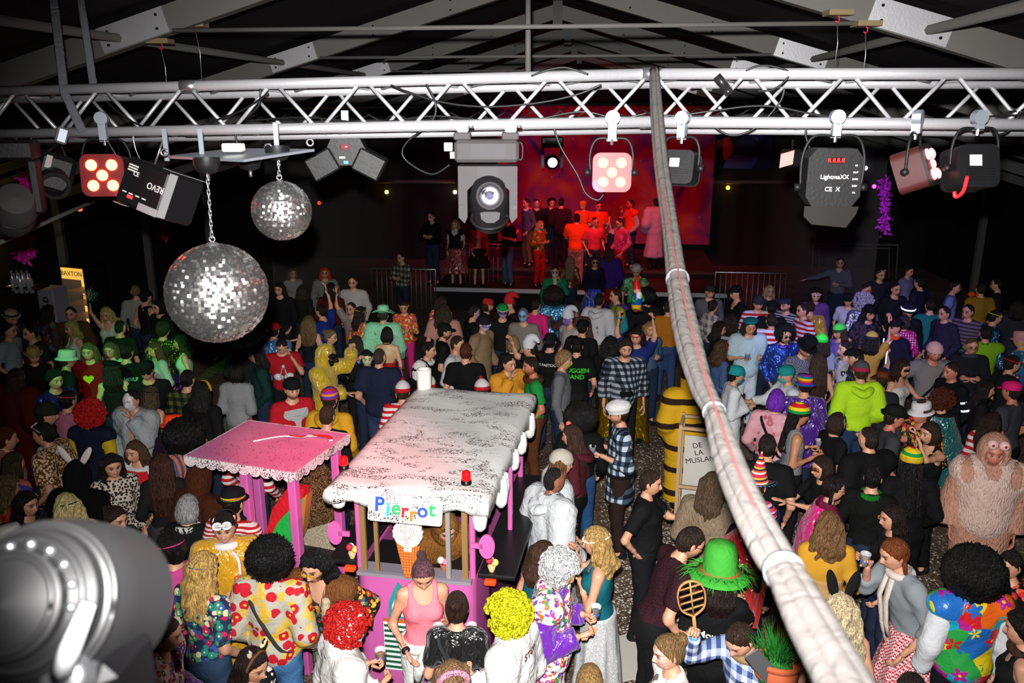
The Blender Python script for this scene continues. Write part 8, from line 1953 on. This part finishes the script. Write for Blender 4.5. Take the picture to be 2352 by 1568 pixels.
P(92, 970, -85, 'man with white sunglasses on his hair and gold chain print shirt', hair=('short', '#16120f'), top=('tee', ('leo', '#6a3a14', '#c89a4a', '#d8c8a8'), {'loose': .02}), ex=[('topshades', '#d8d8d8'), ('ruff', '#b8b4b0')], skin='#c08a70', h=1.82)
P(15, 985, 130, 'person with reddish hair in pale pink shirt at the left edge', hair=('short', '#4a1c14'), top=('tee', '#c88a7c', {'loose': .03}), fat=1.15)
P(30, 1040, 150, 'person in blue pink tie-dye t-shirt at the left edge', hair=('long', '#3a2c1c', .1), top=('tee', ('patch', 7.0, '#3a3a8a', '#a85a8a', '#c86a50', '#5a4a98')), h=1.66)
P(20, 1105, 140, 'person in red paisley top at the left edge', sex=W, hair=('wavy', '#5a4a30', .1), top=('long', ('floral', 12.0, '#d86a2a', '#a81c2a', '#c83a5a', '#7a8a2a', '#a01c24', '#c02a30')))
P(40, 850, 165, 'person in dark red dress with fairy lights at the left edge', hair=('long', '#2a120e', .1), top=('robe', '#4a0c0e', {'loose': .05}), h=1.8)
P(75, 800, 40, 'person in straw hat at far left with black tracksuit', sex=W, hair=('long', '#2c2014', .1), hat=('fedora', '#9a8450'), top=('jacket', '#141416'))
P(120, 850, 60, 'person with dark curly hair and blue tinsel at left', hair=('messy', '#120e0d'), top=('long', ('glitter', '#10143a', '#3a4ab0')))
P(398, 955, 150, 'person in neon orange bucket hat, front of the huge black wig', hair=('short', '#241812'), hat=('bucket', '#f0481c'), top=('long', '#2a1c30'), h=1.7)
P(415, 985, -120, 'person in huge black wig and striped orange blue poncho', hair=('afro', '#090808', .2), top=('poncho', ('vstripe', '#c8683a', '#3a5078', .06), {'loose': .03}), arm='side,relax', ex=[('necklace', '#2a9a78')])
P(465, 878, 160, 'dark-clad person with yellow headdress at left of the grey sweater', hair=('long', '#16110e', .2), top=('long', '#131214'), ex=[('crownband', '#b88a1c', .02)])
P(430, 850, 170, 'person in dark green tartan at left', hair=('short', '#120e0c'), top=('long', ('plaid', '#10180f', '#2a3420', '#5a5a2a', .1)))
P(535, 1130, 165, 'man in red white striped shirt and navy cape under the pink awning', hair=('short', '#120d0c'), hat=('bowler', '#121216', ('bands', '#c82a2a', '#e0c020', '#2a8a3a', .02)), top=('tee', ('stripe', '#a81c28', '#d4ccc8', .035)), ex=[('scarf', '#141826')], h=1.76)
P(505, 1085, 150, 'person in brown fur costume beside the pink awning', hair=('short', '#3a1c10'), top=('onesie', ('fur', '#4a2412'), {'hood': 1, 'loose': .02}), bot=None, h=1.74)
P(25, 715, 60, 'man in panama hat at the dark far left', hair=('short', '#1c1412'), hat=('fedora', '#b0a48c', '#1c1a18'), top=('long', '#33302c'))
P(110, 700, 150, 'person in colourful patterned shirt at far left', hair=('long', '#16100d', .1), top=('long', ('floral', 10.0, '#8a7a2a', '#7a2a4a', '#2a5a6a', '#6a5a2a', '#3a3a5a', '#4a2a2a')))
P(160, 705, 10, 'person in brown poncho beside the lit fridge', hair=('short', '#120e0c'), top=('poncho', '#4a3a18'))
P(60, 745, -30, 'man with dark hair in dark green t-shirt far left', hair=('short', '#140f0d'), top=('tee', '#1c2a26'))
P(25, 745, 90, 'person in white shirt at the far left edge', hair=('short', '#140f0d'), top=('tee', '#8a9aa0'))
P(310, 655, -160, 'person in white top at the dark far left', hair=('short', '#6a5a40'), top=('long', '#8a8a84'))
P(335, 668, 150, 'person with black hat and bare back at far left', hair=('short', '#120e0d'), hat=('capback', '#121214'), top=('tank', '#141416'))
P(360, 690, -30, 'pale-faced person at far left behind the mirror ball', hair=('bob', '#14100e'), top=('long', '#161a16'))
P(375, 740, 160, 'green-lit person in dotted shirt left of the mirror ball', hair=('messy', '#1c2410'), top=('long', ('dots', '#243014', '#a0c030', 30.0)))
P(410, 772, -70, 'green-lit cheerleader behind the mirror ball holding a purple pompom', sex=W, hair=('long', '#3a3020', .2), top=('tank', '#98c8a8'))  # green light is part of the top's colour
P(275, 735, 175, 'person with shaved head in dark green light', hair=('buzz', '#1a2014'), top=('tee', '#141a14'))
P(2025, 618, 10, 'dim person with glasses on head far at right', hair=('short', '#1c1614'), top=('long', '#24243a'), ex=[('topshades', '#8a8a98')])
P(2090, 612, 30, 'dim person in pale top far at right', sex=W, hair=('bun', '#1c1614'), top=('tee', '#6a6a88'))
P(1992, 652, 20, 'person with red glasses and green collar far at right', hair=('short', '#241c1a'), top=('long', '#1c2a24'), ex=[('shades', '#a02a2a')])
P(1931, 592, -20, 'dim person in grey sweater by the back wall at right', hair=('short', '#241c18'), top=('long', '#5a5a64'), arm='wide,cross')
P(2112, 636, -150, 'dim person in dark blue far at right', hair=('short', '#16120f'), top=('long', '#1c1c34'))
P(2290, 640, -120, 'dim person in black far right near the edge', hair=('short', '#14100e'), top=('long', '#18161c'))
P(2340, 690, 150, 'dim person with grey shawl at the far right edge', hair=('long', '#1a1614', .1), top=('long', '#2a2a34'))
P(2225, 700, -60, 'dim person in striped shirt far right', hair=('short', '#14100e'), top=('long', ('stripe', '#3a2a3a', '#6a5a70', .06)))
P(2060, 650, 5, 'dim person with moustache far right', hair=('short', '#14100e'), top=('long', '#1a1a26'), faceopt={'tache': '#14100c'})
# the person serving inside the van
q_ = VM @ Vector((-.02, .62, 0))
build_people()
t_ = build_person(999, 0, 0, 20, 'person in brown bear costume bending over the counter inside the van', dict(hair=('short', '#2a1c12'), top=('onesie', ('fur', '#8a5a28'), {'hood': 1, 'loose': .03}), bot=None, lean=32, arm='out,low', h=1.72, lod=0), (q_[0] + .05, q_[1] + .12), .12)
# ================================================================ things people hold, small props
def find(s): return next(x for x in PEOPLE if s in x[3])[4]
# garden gnome held overhead
g = find('garden gnome'); hm = (g['_hands'][-1] + g['_hands'][1]) / 2 + np.array([0, 0, .1])
t = thing('garden_gnome', 'painted garden gnome with red hat held up above the crowd', 'gnome', T(*hm) @ R(30, 'Z'))
put('boots', join(sphere((-.04, -.03, .02), (.035, .055, .03), 12, 8), sphere((.04, -.03, .02), (.035, .055, .03), 12, 8)), simple('gnome_brown', '#6a3a1c', .4), t)
put('trousers', lathe([(.001, .02), (.07, .03), (.075, .1), (.06, .14)], 18), simple('gnome_yellow', '#e0b420', .35), t)
put('coat', xf(lathe([(.075, .1), (.085, .16), (.07, .24), (.04, .27)], 18), Matrix()), simple('gnome_blue', '#1c4aa8', .35), t)
put('arm', tube([(.075, 0, .22), (.095, -.03, .17), (.05, -.075, .15)], [.028, .026, .02], 8), simple('gnome_green', '#1c8a3a', .35), t)
put('arm', tube([(-.075, 0, .22), (-.095, -.03, .17), (-.05, -.075, .15)], [.028, .026, .02], 8), simple('gnome_green', '#1c8a3a', .35), t)
h_ = put('head', sphere((0, 0, .3), (.055, .055, .055), 16, 12), simple('gnome_skin', '#e0a080', .4), t)
put('nose', sphere((0, -.058, .295), .014, 8, 6), simple('gnome_nose', '#d87a60', .4), h_)
put('beard', sphere((0, -.05, .235), (.05, .035, .07), 14, 10), simple('gnome_white', '#e8e4dc', .5), t)
put('hat', xf(lathe([(.062, 0), (.055, .05), (.035, .11), (.012, .17), (.001, .185)], 18), T(0, .005, .32) @ R(-8, 'X')), simple('gnome_red', '#c81c1c', .35), t)
# green straw hat stands on a clay pot worn by the Moudon shirt person, another pot further right
for key, lab, straw in (('Moudon shirt', 'terracotta flower pot rim worn under the green straw hat', True), ('green grass wig', 'terracotta flower pot worn under green grass, behind the cable bundle', False)):
    Hm = find(key)['_head']
    t = thing('flower_pot', lab, 'flower pot', Hm)
    put('pot_wall', lathe([(.125, -.06), (.135, .03), (.13, .032), (.12, -.055)], 28), simple('terracotta', '#a8502e', .7), t)
    put('pot_rim', lathe([(.128, .01), (.142, .012), (.143, .048), (.13, .05)], 28), simple('terracotta', '#a8502e', .7), t)
    rg = np.random.default_rng(11); bl_ = []
    for i in range(150):
        a = rg.uniform(0, 2 * PI); r0 = rg.uniform(.16, .22) if straw else rg.uniform(0, .12); d = V3(math.cos(a), math.sin(a), 0)
        p = d * r0 + V3(0, 0, .035 if straw else .06); e = d * rg.uniform(.02, .11) + V3(rg.normal(0, .03), rg.normal(0, .03), rg.uniform(-.09, -.0) if straw else rg.uniform(.05, .2))
        bl_.append(tube([p, p + e * .5 + V3(0, 0, .012), p + e], [.003, .003, .001], 3))
    o = put('grass_blades', join(*bl_), simple('green_raffia', '#3cae38' if straw else '#1c6a20', .5), t); o['kind'] = 'stuff'
# carpet beater raised by the man at the bottom
g = find('burlap collar'); hnd = g['_hands'][-1] + np.array([0, 0, .06])
t = thing('carpet_beater', 'pale wooden carpet beater raised behind the green straw hat', 'carpet beater', T(*hnd) @ R(-10, 'Y') @ R(8, 'X'))
m_bw = simple('beater_wood', '#a87c48', .6)
put('handle', tube([(0, 0, -.12), (0, 0, .1)], .012, 8), m_bw, t)
put('hoop', tube(catmull([(0, 0, .09), (-.07, 0, .15), (-.085, 0, .26), (-.06, 0, .34), (0, 0, .37), (.06, 0, .34), (.085, 0, .26), (.07, 0, .15), (0, 0, .09)], 5), .011, 6, flat=.6), m_bw, t)
put('spine', tube([(0, 0, .09), (0, 0, .37)], .01, 6, flat=.6), m_bw, t)
for i in range(4): put('slat', tube([(-.072, .004, .14 + i * .055), (.072, -.004, .175 + i * .055)], .008, 6, flat=.6), m_bw, t)
tag(put('flat_paddle', xf(box((-.05, -.006, -.14), (.05, .006, .14), .005), T(*atd(1755, 1535, 4.9)) @ R(-38, 'Y')), simple('paddle_grey', '#4a4a4c', .5), auto=30), 'dark grey flat wooden paddle beside the man with burlap collar', 'paddle')
# wooden crate frame with painted boards
q0 = at(1552, 1255, 0.0)
t = thing('wooden_crate', 'tall timber frame crate with white lettered boards left of the fur cloak', 'crate', T(q0[0], q0[1] + .1, 0) @ R(-16, 'Z'))
m_tim = simple('pale_timber', '#b89a78', .7)
for (a, b_) in (((0, 0, 0), (0, 0, 1.45)), ((.42, 0, 0), (.42, 0, 1.45)), ((0, .4, 0), (0, .4, 1.45)), ((.42, .4, 0), (.42, .4, 1.45)), ((0, 0, 1.43), (.42, 0, 1.43)), ((0, 0, .72), (.42, 0, .72)), ((0, .4, 1.43), (.42, .4, 1.43)), ((0, 0, 1.43), (0, .4, 1.43)), ((.42, 0, 1.43), (.42, .4, 1.43)), ((0, 0, .03), (.42, 0, .03))):
    put('batten', beam(a, b_, .035, .035) if abs(a[2] - b_[2]) < .1 else join(box(np.array(a) - .018, np.array(b_) + .018)), m_tim, t, smooth=False)
bd = put('white_board', box((.03, .37, .03), (.4, .385, 1.2)), simple('board_white', '#c8c4bc', .6), t, smooth=False)
put('board_lettering', xf(text_mesh('DE\nLA\nMUSLAN', .09, .001), T(.2, .365, 1.0) @ R(90, 'X') @ R(14, 'Z')), m_blk2, bd, smooth=False)
put('side_cloth', box((-.012, .02, .05), (-.004, .38, 1.4)), fabric('plain', '#242226'), t, smooth=False)
# pompoms of the cheerleaders
for key, sg, cl_, lb in (('raising a pompom', -1, '#6ac8b0', 'pale green tinsel pompom raised by the cheerleader'), ('purple pompom', 1, '#6a3ac0', 'purple tinsel pompom by the mirror ball')):
    p = find(key)['_hands'][sg] + np.array([0, 0, .08]); rg = np.random.default_rng(4); st_ = []
    for i in range(90):
        d = rg.normal(0, 1, 3); d /= np.linalg.norm(d); st_.append(tube([(0, 0, 0), d * rg.uniform(.1, .17) + V3(0, 0, -.02)], [.004, .003], 3))
    o = put('pompom', join(*st_), fabric('foil', cl_)); o.location = p; tag(o, lb, 'pompom')
